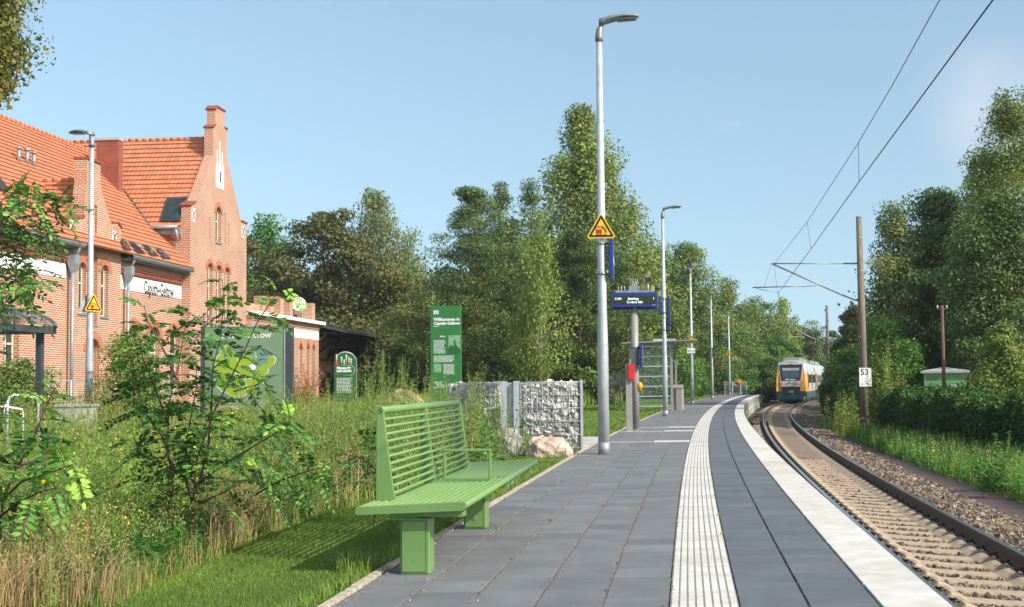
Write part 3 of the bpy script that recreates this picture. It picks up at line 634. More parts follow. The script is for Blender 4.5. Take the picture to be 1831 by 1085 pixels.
# ================================================================== PLATFORM FURNITURE
q = onz(1137, 768); cy_ = q[1]
r = thing('departure_display', 'blue departure display on a round grey column with anti-bird spikes on top', 'display board', (q[0], q[1], 0))
c = MB(); c.tube([(0, 0, 0), (0, 0, 3.4)], .105, 24); c.build('column', M['grey_paint'], r)
c = MB(); c.tube([(0, 0, 0), (0, 0, .012)], .18, 20); c.build('base_plate', M['galv_dk'], r)
h = MB(); h.box(-.63, .64, -.24, -.02, 3.40, 3.80, 0); h.box(-.60, .63, .02, .22, 3.34, 3.74, 0); ho = h.build('housing', M['blue'], r, bevel=.008)
s = MB(); s.box(-.565, .575, -.247, -.241, 3.475, 3.715); so_ = s.build('screen', M['screen'], ho)
text('11:54', .085, M['led'], so_, (-.55, -.249, 3.60), font_bold=.002); text('Jüterbog', .085, M['led'], so_, (-.18, -.249, 3.60), font_bold=.002); text('11:10:15 Uhr', .085, M['led'], so_, (-.22, -.249, 3.50), font_bold=.002); text('1', .085, M['led'], so_, (.51, -.249, 3.60), font_bold=.002)
g_ = MB(); g_.box(.49, .58, -.244, -.2405, 3.445, 3.452); g_.build('label_strip', M['white'], ho)
t = MB(); t.box(-.52, .52, -.2, .2, 3.80, 3.86); t.box(-.15, .13, -.12, .12, 3.86, 4.0); t.box(-.08, .08, -.08, .08, 4.0, 4.06); t.build('top_unit', M['galv_dk'], r, bevel=.004)
k = MB()
for i in range(22):
    x = random.uniform(-.5, .5); y = random.uniform(-.18, .18); z = 3.86 if abs(x) > .15 else 4.0; k.tube([(x, y, z), (x, y, z+.14)], [.006, .003], 4)
for x in (-.1, -.05, 0, .05, .1): k.tube([(x, 0, 4.03), (x, 0, 4.22)], [.007, .003], 4)
k.build('bird_spikes', M['cream'], r)
l = MB(); l.tube([(.39, 0, 3.86), (.39, 0, 4.1)], .025, 8); l.add([(.39+a*.12, -.12, 4.16+b*.075) for a, b in ((-1, -.6), (-.7, -1), (.7, -1), (1, -.6), (1, .6), (.7, 1), (-.7, 1), (-1, .6))]+[(.39+a*.07, .14, 4.16+b*.05) for a, b in ((-1, -.6), (-.7, -1), (.7, -1), (1, -.6), (1, .6), (.7, 1), (-.7, 1), (-1, .6))], [(i, (i+1) % 8, (i+1) % 8+8, i+8) for i in range(8)]+[tuple(range(8, 16))])
lo = l.build('horn_loudspeaker', M['cream'], r)
l = MB(); l.box(.325, .455, -.121, -.115, 4.115, 4.205); l.build('speaker_mouth', M['black'], lo)
k = MB()
for x in (.33, .37, .41, .45): k.tube([(x, 0, 4.22), (x, 0, 4.34)], [.006, .003], 4)
k.build('speaker_spikes', M['cream'], lo)
f = MB(); f.box(.13, .20, -.45, .25, 1.72, 2.36); fo = f.build('timetable_frame', M['blue'], r, bevel=.01)
f = MB(); f.box(.202, .206, -.40, .20, 1.78, 2.30); f.build('poster', M['white'], fo)
f = MB(); f.tube([(0, 0, 1.82), (.15, 0, 1.82)], .02, 6); f.tube([(0, 0, 2.28), (.15, 0, 2.28)], .02, 6); f.tube([(0, 0, 1.79), (0, 0, 1.85)], .112, 20); f.tube([(0, 0, 2.25), (0, 0, 2.31)], .112, 20); f.build('bracket', M['galv_dk'], fo)
f = MB(); f.sphere((.125, -.03, 1.2), .1, 0, 12, 8, (.85, 1, 1.25)); f.build('help_button_cover', M['amber'], r)

q = onz(1125.5, 771)
r = thing('ticket_validator', 'slim grey metal post with a bright red box beside the display column', 'ticket validator', (q[0], q[1], 0))
c = MB(); c.box(-.085, .085, -.06, .06, 0, 1.78); c.build('post', M['grey_paint'], r, bevel=.006)
c = MB(); c.box(-.02, .155, -.155, -.055, 1.37, 1.80); rb = c.build('validator_box', M['red'], r, bevel=.012)
c = MB(); c.box(-.15, .15, -.1, .1, 0, .012); c.build('foot_plate', M['galv_dk'], r)
c = MB(); c.box(.02, .12, -.158, -.1552, 1.62, 1.70); c.build('slot_plate', M['dkred'], rb)

# shelter
bx_ = atY(1128, 700, 54.)[0]
r = thing('platform_shelter', 'open grey steel shelter with glazed side wall and flat sloping roof beyond the display column', 'shelter', (bx_, 54, 0), -math.atan(.10))
rf = MB(); rf.add([(-.35, -.5, 3.06), (3.0, -.5, 3.16), (3.0, 3.6, 3.2), (-.35, 3.6, 3.1), (-.35, -.5, 3.12), (3.0, -.5, 3.20), (3.0, 3.6, 3.24), (-.35, 3.6, 3.16)], [(0, 3, 2, 1), (4, 5, 6, 7), (0, 1, 5, 4), (1, 2, 6, 5), (2, 3, 7, 6), (3, 0, 4, 7)]); ro = rf.build('roof', M['grey_paint'], r)
rf = MB(); rf.box(1.0, 2.0, .8, 2.2, 3.19, 3.3); rf.build('roof_hatch', M['conc'], ro)
for x, y in ((0, 0), (1.85, 0), (1.85, .45), (0, 3.2), (1.95, 3.2)):
    c = MB(); c.box(x-.05, x+.05, y-.05, y+.05, 0, 3.07); c.build('post', M['grey_paint'], r)
c = MB(); c.box(.05, 1.8, -.03, .03, 2.95, 3.03); c.box(-.04, .04, 0, 3.2, 2.95, 3.03); c.build('top_beam', M['grey_paint'], r)
gs = MB(); gs.box(.06, 1.79, -.006, .006, .22, 2.9); go = gs.build('side_glazing', M['glass'], r)
for i in range(7):
    c = MB(); z = .2+i*.45; c.box(.05, 1.8, -.03, .03, z, z+.055); c.build('glazing_bar', M['galv'], go)
gs = MB(); gs.box(-.006, .006, .06, 3.14, .22, 2.9); go = gs.build('rear_glazing', M['glass'], r)
for i in range(4):
    c = MB(); z = .2+i*.9; c.box(-.03, .03, .05, 3.15, z, z+.055); c.build('glazing_bar', M['galv'], go)
# bin
q = onz(1214, 732.5)
r = thing('litter_bin', 'grey metal litter bin with a slanted lid standing beside the shelter', 'litter bin', (q[0], q[1], 0), -.1)
c = MB(); P = [(-.22, -.12), (-.12, -.22), (.16, -.22), (.24, -.1), (.24, .14), (.14, .22), (-.14, .22), (-.22, .12)]
c.prism(P, lambda u, v, w: (u, v, w), 1.0); c.build('body', M['grey_paint'], r, bevel=.01)
c = MB(); c.add([(-.25, -.25, 1.02), (.22, -.25, 1.02), (.24, .22, 1.16), (-.3, .22, 1.16), (-.25, -.25, 1.05), (.22, -.25, 1.05), (.24, .22, 1.19), (-.3, .22, 1.19)], [(0, 3, 2, 1), (4, 5, 6, 7), (0, 1, 5, 4), (1, 2, 6, 5), (2, 3, 7, 6), (3, 0, 4, 7)]); c.box(-.18, -.14, .1, .18, 1.0, 1.13); c.box(.14, .18, .1, .18, 1.0, 1.13); c.build('lid', M['grey_paint'], r)
# guard rail at platform end
a0 = onz(1303, 706.5); a1 = onz(1345, 706.2); Yg = 117.6
r = thing('guard_rail', 'galvanised railing closing the far end of the platform, with a round yellow sign', 'railing', (a0[0], Yg, 0))
Wg = a1[0]-a0[0]
c = MB()
for x in (0, Wg): c.box(x-.03, x+.03, -.03, .03, 0, 1.32)
c.build('frame_post', M['galv'], r)
for x in (.35, .72): 
    c = MB(); c.box(Wg*x-.05, Wg*x+.05, -.06, 0, 0, 1.22); c.build('post', M['galv'], r)
c = MB(); c.tube([(0, 0, 1.3), (Wg, 0, 1.3)], .022, 6); c.tube([(0, 0, .15), (Wg, 0, .15)], .02, 6); c.build('rail_bar', M['galv'], r)
c = MB()
for i in range(1, 20): c.tube([(Wg*i/20, 0, .15), (Wg*i/20, 0, 1.3)], .011, 5)
c.build('balusters', M['galv'], r)
c = MB(); c.prism([(.24*math.cos(i*math.pi/12), .24*math.sin(i*math.pi/12)) for i in range(24)], lambda u, v, w: (Wg*.66+u, -.10+w, 1.34+v), .02); d = c.build('stop_sign_rim', M['dkred'], r)
c = MB(); c.prism([(.205*math.cos(i*math.pi/12), .205*math.sin(i*math.pi/12)) for i in range(24)], lambda u, v, w: (Wg*.66+u, -.105+w, 1.34+v), .004); c.build('sign_field', M['amber'], d)
c = MB(); c.box(Wg*.66-.02, Wg*.66+.02, -.112, -.106, 1.30, 1.47); c.box(Wg*.66-.02, Wg*.66+.02, -.112, -.106, 1.2, 1.25); c.build('exclamation_mark', M['black'], d)
# ================================================================== STATION BUILDING
BA = math.atan(.0745); BO = np.array([-20.3, 45., 0.])
bx = np.array([math.cos(BA), -math.sin(BA), 0]); byv = np.array([math.sin(BA), math.cos(BA), 0])   # local x = out of the wall, y = along it
def loc(p): d = np.asarray(p)-BO; return np.array([d@bx, d@byv, d[2]])
def fac(px, py, xo=0.):
    d = ray(px, py); t = (xo-(_C-BO)@bx)/(d@bx); q = loc(_C+d*t); return q[1], q[2]
def hitp(px, py, p0, n):
    o = loc(_C); d = ray(px, py); dl = np.array([d@bx, d@byv, d[2]]); n = np.asarray(n, float); t = ((np.asarray(p0)-o)@n)/(dl@n); return o+dl*t
B = thing('station_building', 'red brick station building with stepped gables and orange tiled roofs', 'building', tuple(BO), -BA)
def Z1(z1): return lambda u, v, w: (-w, u, v)
def wall(name, poly, x, thick=.4, holes=(), mt=None, parent=None):
    m = MB(); m.prism(poly, lambda u, v, w: (x-w, u, v), thick, 0, holes); return m.build(name, mt or M['brick'], parent or B)
def arch(yc, w, z0, z1, n=8, pointed=False):
    r = w/2; zs = z1-(r*1.25 if pointed else r); P = [(yc-r, z0), (yc+r, z0)]
    for i in range(n+1):
        a = math.pi*i/n
        x = r*math.cos(a); zz = r*math.sin(a)
        if pointed: zz = 1.25*r*(1-abs(math.cos(a))**1.6)
        P.append((yc+x, zs+zz))
    return P
def archring(yc, w, z1, x, t=.13, mt='copping', n=10, parent=None, pointed=False):
    m = MB(); r0 = w/2+.01; r1 = r0+t; zs = z1-(w/2*1.25 if pointed else w/2); k = 1.25 if pointed else 1
    f = lambda r, a: (yc+r*math.cos(a), zs+(k*r*(1-abs(math.cos(a))**1.6) if pointed else r*math.sin(a)))
    P = [f(r1, math.pi*i/n) for i in range(n+1)]+[f(r0, math.pi*(n-i)/n) for i in range(n+1)]
    m.prism(P, lambda u, v, w_: (x+.03-w_, u, v), .06); return m.build('brick_arch', M['brick_arch'], parent or B)
M['brick_arch'] = mat('arch_brick', (.50, .19, .10), .85, var=.2, scale=12)
def window(name, yc, w, z0, z1, x, frame='cream', pointed=False, bars=1, transom=.62, dep=.26, parent=None, label=None):
    """window set back in its opening"""
    P = arch(yc, w, z0, z1, pointed=pointed); f = MB(); I = arch(yc, w-.12, z0+.07, z1-.06, pointed=pointed)
    f.prism(P, lambda u, v, ww: (x-dep+.03-ww, u, v), .06, 0, [I]); fo = f.build(name, M[frame], parent or B)
    g2 = MB(); g2.prism(arch(yc, w-.1, z0+.06, z1-.05, pointed=pointed), lambda u, v, ww: (x-dep-ww, u, v), .01); g2.build('pane', M['pane'], fo)
    b = MB()
    for i in range(bars): yy = yc+(i+1-(bars+1)/2)*w/(bars+1); b.box(x-dep-.01, x-dep+.04, yy-.02, yy+.02, z0+.05, z1-.12)
    zt = z0+(z1-z0)*transom; b.box(x-dep-.012, x-dep+.045, yc-w/2+.05, yc+w/2-.05, zt-.035, zt+.035); b.build('glazing_bars', M[frame], fo)
    s = MB(); s.box(x-dep+.02, x+.05, yc-w/2-.04, yc+w/2+.04, z0-.08, z0-.002); s.build('sill', M['zinc'], fo)
    if label: fo['label'] = label
    return fo
def rect(y0, y1, z0, z1): return [(y0, z0), (y1, z0), (y1, z1), (y0, z1)]
def roofplane(name, A, Bp, C, D, parent=None, th=.1, step=.34, mt=None):
    """tiled slope: A,Bp eave corners, C,D ridge corners (C above Bp, D above A); each course a tilted board, so rows cast real shadows"""
    A, Bp, C, D = [Vector(q) for q in (A, Bp, C, D)]; n = (Bp-A).cross(D-A).normalized()
    if n.z < 0: n = -n
    L = (((D-A).length+(C-Bp).length)/2); k = max(2, int(round(L/step))); m = MB()
    for i in range(k):
        t0, t1 = i/k, (i+1)/k
        a, b = A.lerp(D, t0), Bp.lerp(C, t0); c, d = Bp.lerp(C, t1), A.lerp(D, t1)
        m.add([a+n*.062, b+n*.062, c+n*.004, d+n*.004, a-n*.03, b-n*.03, c-n*.03, d-n*.03], [(0, 1, 2, 3), (4, 7, 6, 5), (0, 4, 5, 1), (1, 5, 6, 2), (2, 6, 7, 3), (3, 7, 4, 0)])
    return m.build(name, mt or M['tile'], parent or B, fixn=True)
# key positions along the wall (metres from local origin)
g1a, g1b = fac(125.5, 500)[0], fac(211, 500)[0]
wx = .42; wa, wb = fac(340, 500, wx)[0], fac(440.5, 500, wx)[0]; wc = fac(391, 300, wx)[0]
ZE = 6.75; zr = 13.15; RX = -5.8
yL = -16.
# windows of section 2 (ground floor, three arched) and blank zones; section 1 hidden behind shrubs
s2 = [(fac(a, 620)[0], fac(b, 620)[0]) for a, b in ((229, 248), (266, 286), (302, 322))]
hol = [arch((a+b)/2, b-a, 1.15, 4.05) for a, b in s2]
wall('wall', rect(g1b, wa+.3, -.3, ZE+.15), 0, .4, hol)
for i, (a, b) in enumerate(s2): window('window', (a+b)/2, b-a-.004, 1.152, 4.048, 0, bars=1, transom=.6); archring((a+b)/2, b-a, 4.05, 0, .3)
hl = [arch(y, 1.0, 1.2, 4.0) for y in (-3, -6, -9.5)]
wall('wall', rect(yL, g1a, -.3, ZE+.15), 0, .4, hl)
for y in (-3, -6, -9.5): window('window', y, .996, 1.202, 3.998, 0); archring(y, 1.0, 4.0, 0, .3)
# the white name band with its black lettering
yb0, yb1 = fac(222, 510)[0], wa-.05; zb1 = fac(300, 507)[1]; zb0 = fac(340, 537)[1]
m = MB(); m.box(-.03, .02, yb0-.9, yb1, zb0, zb1); wb_ = m.build('name_band', M['plaster'], B)
ty0, ty1 = fac(256.5, 515)[0], fac(310, 515)[0]
t = text('Caputh–Geltow', .78, M['black'], wb_, (.022, ty0, fac(262, 524.5)[1]), rx=R(90), rz=R(90), font_bold=.012)
w_ = max(v.co.x for v in t.data.vertices); t.scale = ((ty1-ty0)/w_, 1, 1)
m = MB(); m.box(-.03, .02, yL, g1a-.35, zb0+.05, zb1+.02); m.build('white_band', M['plaster'], B)
# corbel courses and gutters under the eaves
for (a, b) in ((yL, g1a-.02), (g1b+.02, wa-.02)):
    m = MB()
    for i, (z, x) in enumerate(((zb1+.03, .04), (zb1+.14, .08), (zb1+.25, .13))): m.box(-.02, x, a, b, z, z+.1)
    y = a+.1
    while y < b-.2: m.box(.04, .10, y, y+.09, zb1+.06, zb1+.14); y += .18
    m.build('cornice', M['brick_dk'], B)
    ex = .52; m = MB()
    m.add([(ex+.14*math.cos(t), y, ZE+.12+.12*math.sin(t)) for y in (a-.0, b+.0) for t in [math.pi+math.pi*i/8 for i in range(9)]], [(i, i+1, i+10, i+9) for i in range(8)], 0, True); m.box(ex+.12, ex+.15, a, b, ZE+.11, ZE+.15); m.box(ex-.42, ex-.12, a, b, ZE-.03, ZE+.02); m.build('gutter', M['zinc'], B, fixn=False)
    # snow guard: mesh strip above the eave
    gm = MB()
    for z in (.0, .07, .14, .21): gm.tube([(ex-.45, a+.3, ZE+.62+z), (ex-.45, b-.3, ZE+.62+z)], .011, 4)
    y = a+.3
    while y < b-.3: gm.tube([(ex-.45, y, ZE+.5), (ex-.45, y, ZE+.85)], .014 if int(y*4) % 3 == 0 else .008, 4); y += .28
    gm.build('snow_guard', M['zinc'], B)
for yd, zt in ((g1a-.28, ZE), (g1b+.42, ZE)):
    m = MB(); m.tube([(.25, yd, zt-.9), (.25, yd, .1)], .065, 10); m.tube([(.5, yd, zt+.08), (.5, yd, zt-.05), (.3, yd, zt-.45)], .06, 8); m.box(.12, .44, yd-.17, yd+.17, zt-.62, zt-.28); m.add([(.12, yd-.17, zt-.62), (.44, yd-.17, zt-.62), (.44, yd+.17, zt-.62), (.12, yd+.17, zt-.62), (.19, yd-.07, zt-.95), (.32, yd-.07, zt-.95), (.32, yd+.07, zt-.95), (.19, yd+.07, zt-.95)], [(0, 1, 5, 4), (1, 2, 6, 5), (2, 3, 7, 6), (3, 0, 4, 7)]); m.build('downpipe', M['zinc'], B)
# ---- gable 1
def gpoly(pts, x): return [fac(a, b, x) for a, b in pts]
gx = .12
zt1 = fac(168, 286, gx)[1]
G1 = [(g1a, -.3), (g1b, -.3), (g1b, fac(211, 407, gx)[1]), (g1b-.30, fac(211, 405, gx)[1]+.12), fac(200, 402, gx), fac(189, 368, gx), fac(182, 340, gx), fac(180, 327, gx), fac(180, 293.5, gx), fac(157, 284, gx)]
gc = (g1a+g1b)/2; st0 = fac(155.5, 290, gx)[0]
G1 += [(st0, fac(155, 290, gx)[1]-.25), (st0-.02, fac(154, 327, gx)[1]), (st0-.12, fac(150, 345, gx)[1]), (g1a+.78, fac(138, 385, gx)[1]), (g1a+.3, fac(130, 388, gx)[1]), (g1a, fac(126, 392, gx)[1])]
yn = [fac(x, 520, gx)[0] for x in (147, 166, 187)]
zz = lambda px, py: fac(px, py, gx)[1]
H1 = [arch(yn[0], .62, zz(147, 560), zz(147, 469), 8), arch(yn[1], .72, zz(166, 580), zz(168, 455), 8), arch(yn[2], .62, zz(187, 566), zz(187, 474), 8)]
sl1 = [(fac(165, 400, gx)[0], zz(165, 425), zz(165, 365)), (fac(171.5, 400, gx)[0], zz(171, 425), zz(171, 367))]
H1 += [rect(y-.09, y+.09, a, b) for y, a, b in sl1]
dr = fac(167, 640, gx)[0]; H1.append(arch(dr, 1.0, .1, zz(167, 606), 8))
wall('gable_wall', G1, gx, .5, H1)
for (y, w, a, b, tr_) in ((yn[0], .616, zz(147, 560), zz(147, 469), .6), (yn[1], .716, zz(166, 580), zz(168, 455), .72), (yn[2], .616, zz(187, 566), zz(187, 474), .6)):
    window('window', y, w, a+.002, b-.002, gx, bars=1, transom=tr_, dep=.2); archring(y, w+.004, b, gx, .26)
m = MB(); m.box(gx-.14, gx-.10, yn[1]-.28, yn[1]+.28, zz(166, 578), zz(166, 492)); m.build('timber_panel', M['timber'], B)
for y, a, b in sl1: m = MB(); m.box(gx-.3, gx-.2, y-.1, y+.1, a-.02, b+.02); m.build('slit_back', M['brown'], B)
archring(dr, 1.0, zz(167, 606), gx, .3)
m = MB(); m.prism(arch(dr, .99, .1, zz(167, 606)-.005), lambda u, v, w: (gx-.3-w, u, v), .05); do = m.build('door', M['timber'], B)
m = MB(); m.box(gx-.3, gx-.27, dr-.35, dr+.35, 1.9, 2.9); m.build('door_glass', M['pane'], do)
def xtile(y, z, x, s=.34):
    m = MB(); m.box(x-.02, x+.012, y-s/2, y+s/2, z-s*.75, z+s*.75); o = m.build('ornament_tile', M['plaster'], B)
    k = MB()
    for q in (-1, 1):
        for i in range(6): t = (i-2.5)/3.2; k.box(x+.012, x+.028, y+q*t*s*.42-.035, y+q*t*s*.42+.035, z+t*s*.62-.045, z+t*s*.62+.045) if True else 0
    k.build('cross_bricks', M['copping'], o)
xtile(*fac(129, 405, gx), gx); xtile(*fac(204.5, 424, gx), gx)
def coping(pts, x0, x1, t=.09, name='coping'):
    m = MB()
    for (a, b) in zip(pts[:-1], pts[1:]):
        a = np.array(a); b = np.array(b); u = unit(b-a); n = np.array([-u[1], u[0]]); n = n if n[1] > 0 else -n; a = a-u*.03; b = b+u*.03
        P = [a, b, b+n*t, a+n*t]; m.add([(x, q[0], q[1]) for x in (x0, x1) for q in P], [(0, 1, 2, 3), (7, 6, 5, 4), (0, 4, 5, 1), (1, 5, 6, 2), (2, 6, 7, 3), (3, 7, 4, 0)])
    return m.build(name, M['copping'], B)
coping([G1[9], (G1[9][0]+.02, G1[9][1]), G1[8]], gx-.58, gx+.07); coping([G1[3], G1[2]], gx-.56, gx+.06); coping([G1[-3], G1[-2], G1[-1]], gx-.56, gx+.06)
# ---- main roof and the small roof behind gable 1
ytop = wc-.2
roofplane('main_roof', (.62, yL, ZE+.18), (.62, wa-.02, ZE+.18), (RX, wc, zr), (RX, yL, zr))
roofplane('main_roof_rear', (RX*2-.6, wc+2, ZE+.18), (RX*2-.6, yL, ZE+.18), (RX, yL, zr), (RX, wc+2, zr))
def ridge(p0, p1, name='ridge_tiles'):
    m = MB(); p0, p1 = Vector(p0), Vector(p1); L = (p1-p0).length; k = int(L/.36)
    for i in range(k): a = p0.lerp(p1, i/k); b = p0.lerp(p1, (i+1.06)/k); m.tube([a, b], [.13, .105], 8)
    m.build(name, M['tile'], B)
ridge((RX, yL, zr+.02), (RX, wc-.5, zr+.02))
g1z = fac(100, 314, -2)[1]; g1z = 9.75
def gx_at(z): return .62-(z-ZE-.18)*(6.42/(zr-ZE-.18))
roofplane('gable_roof', (gx-.4, g1a+.1, 8.0), (gx_at(8.0)-.3, g1a+.1, 8.0), (gx_at(g1z)-.2, gc, g1z), (gx-.4, gc, g1z))
roofplane('gable_roof', (gx_at(8.0)-.3, g1b-.1, 8.0), (gx-.4, g1b-.1, 8.0), (gx-.4, gc, g1z), (gx_at(g1z)-.2, gc, g1z))
ridge((gx-.4, gc, g1z+.02), (gx_at(g1z)-.3, gc, g1z+.02))
# ---- wing
zw = 13.9; zwe = float(hitp(300, 405, (0, wa-.25, 0), (0, 1, 0))[2]); print('zwe', zwe); hw = (wb-wa)/2; wcc = (wa+wb)/2
zf = lambda px, py: fac(px, py, wx)[1]
G2 = [(wa, -.3), (wb, -.3), (wb, zf(440, 400)), fac(431.4, 396, wx), fac(429, 385, wx), fac(414, 318, wx), fac(407, 292, wx), fac(405.7, 285, wx), fac(405.7, 232, wx), fac(401.8, 228.5, wx), fac(401.6, 200, wx), fac(388, 191.5, wx), fac(385, 196, wx), fac(385, 224, wx), fac(381, 228, wx), fac(381, 277, wx), fac(372, 302, wx), fac(358, 340, wx), fac(349, 362, wx), fac(343, 365.5, wx), (wa, zf(340, 368))]
lw = [fac(x, 500, wx)[0] for x in (375.5, 391, 406)]
H2 = [arch(y, .66, zf(x, 600), zf(x, b), 8) for y, x, b in zip(lw, (375.5, 391, 406), (470, 474, 478))]
yu = fac(390.5, 400, wx)[0]; H2.append(arch(yu, .70, zf(390, 433), zf(390, 370), 8))
sl2 = [(fac(x, 400, wx)[0], zf(x, b), zf(x, a)) for x, a, b in ((375, 388, 428), (402.5, 381, 436), (409, 400, 439))]
H2 += [rect(y-.07, y+.07, a, b) for y, a, b in sl2]
gw = [fac(x, 640, wx)[0] for x in (370, 392, 414)]
wall('gable_wall', G2, wx, .45, H2)
for y, x, b in zip(lw, (375.5, 391, 406), (470, 474, 478)): window('window', y, .656, zf(x, 600)+.002, zf(x, b)-.002, wx, bars=1, transom=.68, dep=.2); archring(y, .66, zf(x, b), wx, .22)
window('window', yu, .696, zf(390, 433)+.002, zf(390, 370)-.002, wx, bars=1, transom=.6, dep=.2); archring(yu, .7, zf(390, 370), wx, .22)
for y, a, b in sl2: m = MB(); m.box(wx-.14, wx-.08, y-.08, y+.08, a-.02, b+.02); m.build('slit_back', M['cream'], B)
# white plaque with a slit, thin white slits above it
y0, z0 = fac(385.8, 334, wx); y1_, z1_ = fac(399.8, 297, wx)
m = MB(); m.box(wx-.02, wx+.02, y0, y1_, z0, z1_); po = m.build('white_plaque', M['plaster'], B)
ym, zm = fac(392.5, 316, wx); m = MB(); m.box(wx+.02, wx+.035, ym-.16, ym+.16, zm-.3, zm+.35); m.build('plaque_opening', M['cream'], po)
m = MB(); m.box(wx+.035, wx+.045, ym-.02, ym+.13, zm-.27, zm+.25); m.build('plaque_slit', M['brown'], po)  # narrow dark slit, drawn as a brown bar on the plaque
for x, a, b in ((388.5, 268, 297), (393, 252, 297), (397.2, 272, 297)):
    y_, zt_ = fac(x, a, wx); zb_ = fac(x, b, wx)[1]; m = MB(); m.box(wx-.01, wx+.012, y_-.05, y_+.05, zb_+.01, zt_); m.build('white_slit', M['plaster'], B)
xtile(*fac(346, 384, wx), wx, .42); xtile(*fac(434.5, 414, wx), wx, .42)
coping([G2[11], G2[10]], wx-.5, wx+.06); coping([G2[12], G2[11]], wx-.5, wx+.06); coping([G2[8], G2[9]], wx-.5, wx+.06, .06); coping([G2[14], G2[13]], wx-.5, wx+.06, .06); coping([G2[2], G2[3]], wx-.5, wx+.06); coping([G2[20], G2[19], G2[18]], wx-.5, wx+.06)
# wing side walls, roofs
m = MB(); m.box(-11, wx-.45, wa, wa+.4, -.3, zwe); m.build('side_wall', M['brick'], B)
m = MB(); m.box(-11, wx-.45, wb-.4, wb, -.3, zwe); m.build('side_wall', M['brick'], B)
m = MB(); m.box(-11, -10.6, yL, wb, -.3, ZE+.1); m.build('rear_wall', M['brick'], B)
m = MB(); m.prism([(-11, ZE), (.3, ZE), (RX, zr-.1)], lambda u, v, w: (u, yL+w, v), .3); m.box(-11, .0, yL, yL+.3, -.3, ZE); m.build('end_wall', M['brick'], B)
roofplane('wing_roof', (-12, wa-.25, zwe), (wx-.4, wa-.25, zwe), (wx-.4, wcc, zw), (-12, wcc, zw))
roofplane('wing_roof', (wx-.4, wb+.25, zwe), (-12, wb+.25, zwe), (-12, wcc, zw), (wx-.4, wcc, zw))
ridge((wx-.45, wcc, zw+.02), (-12, wcc, zw+.02))
m = MB(); m.tube([(-2.2, wa-.3, zwe-.02), (wx-.5, wa-.3, zwe-.02)], .09, 8); m.tube([(-.2, wa-.3, zwe-.05), (-.1, wa-.15, zwe-.7)], .06, 8); m.box(-2.4, wx-.46, wa-.06, wa-.002, zwe-.35, zwe-.1); m.build('wing_gutter', M['zinc'], B)
m = MB(); m.box(-2.4, wx-.46, wa-.05, wa-.002, zwe-.62, zwe-.38)
m.build('wing_cornice', M['brick_dk'], B)
# valley flashing: thin dark line where wing roof meets main roof
sl_m = (zr-ZE-.18)/(6.42); sl_w = (zw-zwe)/(wcc-wa+.25)
def on_main(y, z): return (gx_at(z), y, z)
va = on_main(wa-.25, zwe); vb = on_main(wa-.25+(zr-zwe)/sl_w, zr)
m = MB(); m.tube([Vector(va)+Vector((0, -.02, .06)), Vector(vb)+Vector((0, -.02, .06))], .05, 6); m.build('valley_flashing', M['brown'], B)
# skylight in the wing roof and roof windows in the main roof
def on_plane(pts, p0, n, th, name, mt, off=.05, parent=None):
    n = np.array(n, float)/np.linalg.norm(n); Q = [hitp(*p, p0, n)+n*off for p in pts]
    m = MB(); m.add([tuple(q) for q in Q]+[tuple(q+n*th) for q in Q], [(0, 1, 2, 3), (7, 6, 5, 4), (0, 4, 5, 1), (1, 5, 6, 2), (2, 6, 7, 3), (3, 7, 4, 0)]); return m.build(name, mt, parent or B)
nW = (0, -(zw-zwe), (wcc-wa+.25)); pW = (0, wa-.25, zwe); nM = ((zr-ZE-.18), 0, 6.42); pM = (.62, 0, ZE+.18)
sk = on_plane([(299.5, 357), (335.5, 356), (323, 397.5), (287.5, 397)], pW, nW, .1, 'skylight', M['anth'], .03)
on_plane([(302, 359.5), (333.5, 358.5), (321.5, 395), (291, 394.5)], pW, nW, .01, 'pane', M['pane'], .135, sk)
for a in ((211.5, 428, 233, 451), (228, 433, 258, 457), (252.5, 439, 282, 461), (275.5, 445, 304, 466)):
    x0, y0, x1, y1 = a; fr_ = on_plane([(x0, y0), (x0+9, y0+1), (x1, y1-2), (x1-13, y1+1-2)], pM, nM, .05, 'roof_window', M['brown'], .03)
    on_plane([(x0+2, y0+2), (x0+7.5, y0+2.2), (x1-3, y1-3.5), (x1-11, y1-3.2)], pM, nM, .01, 'pane', M['pane'], .085, fr_)
on_plane([(-8, 318), (3, 330), (12, 345), (-4, 342)], pM, nM, .1, 'roof_window', M['brown'], .04)
# roof steps running up the main slope, vent pipes, snow hooks
m = MB(); A0 = hitp(181, 302, pM, nM); A1 = hitp(300, 418, pM, nM); nm = np.array(nM)/np.linalg.norm(nM)
for i in range(15):
    c = A0+(A1-A0)*i/14; m.box(c[0]-.12, c[0]+.02, c[1]-.22, c[1]+.22, c[2]+.12, c[2]+.15); m.tube([(c[0], c[1]-.2, c[2]), (c[0]-.1, c[1]-.2, c[2]+.15)], .015, 4); m.tube([(c[0], c[1]+.2, c[2]), (c[0]-.1, c[1]+.2, c[2]+.15)], .015, 4)
m.build('roof_steps', M['zinc'], B)
for px in (33.5, 48.5, 60.5):
    c = hitp(px, 290, pM, nM) if px < 40 else hitp(px, 293 if px < 55 else 298, pM, nM); m = MB(); m.tube([tuple(c), (c[0], c[1], c[2]+.55)], .07, 8); m.tube([(c[0], c[1], c[2]+.55), (c[0], c[1], c[2]+.62)], .13, 8); m.build('vent_pipe', M['zinc'], B)
# chimney
xc_ = hitp(213, 343, pM, nM)[0]; y0, zc1 = fac(212.6, 250, xc_); y1_, _z = fac(220, 250, xc_)
m = MB(); m.box(xc_-1.12, xc_, y0, y1_, 9.5, zc1); co_ = m.build('chimney', M['brick_dk'], B); m = MB(); m.box(xc_-1.16, xc_+.04, y0-.05, y1_+.05, zc1, zc1+.1); m.build('chimney_cap', M['hutroof'], co_)

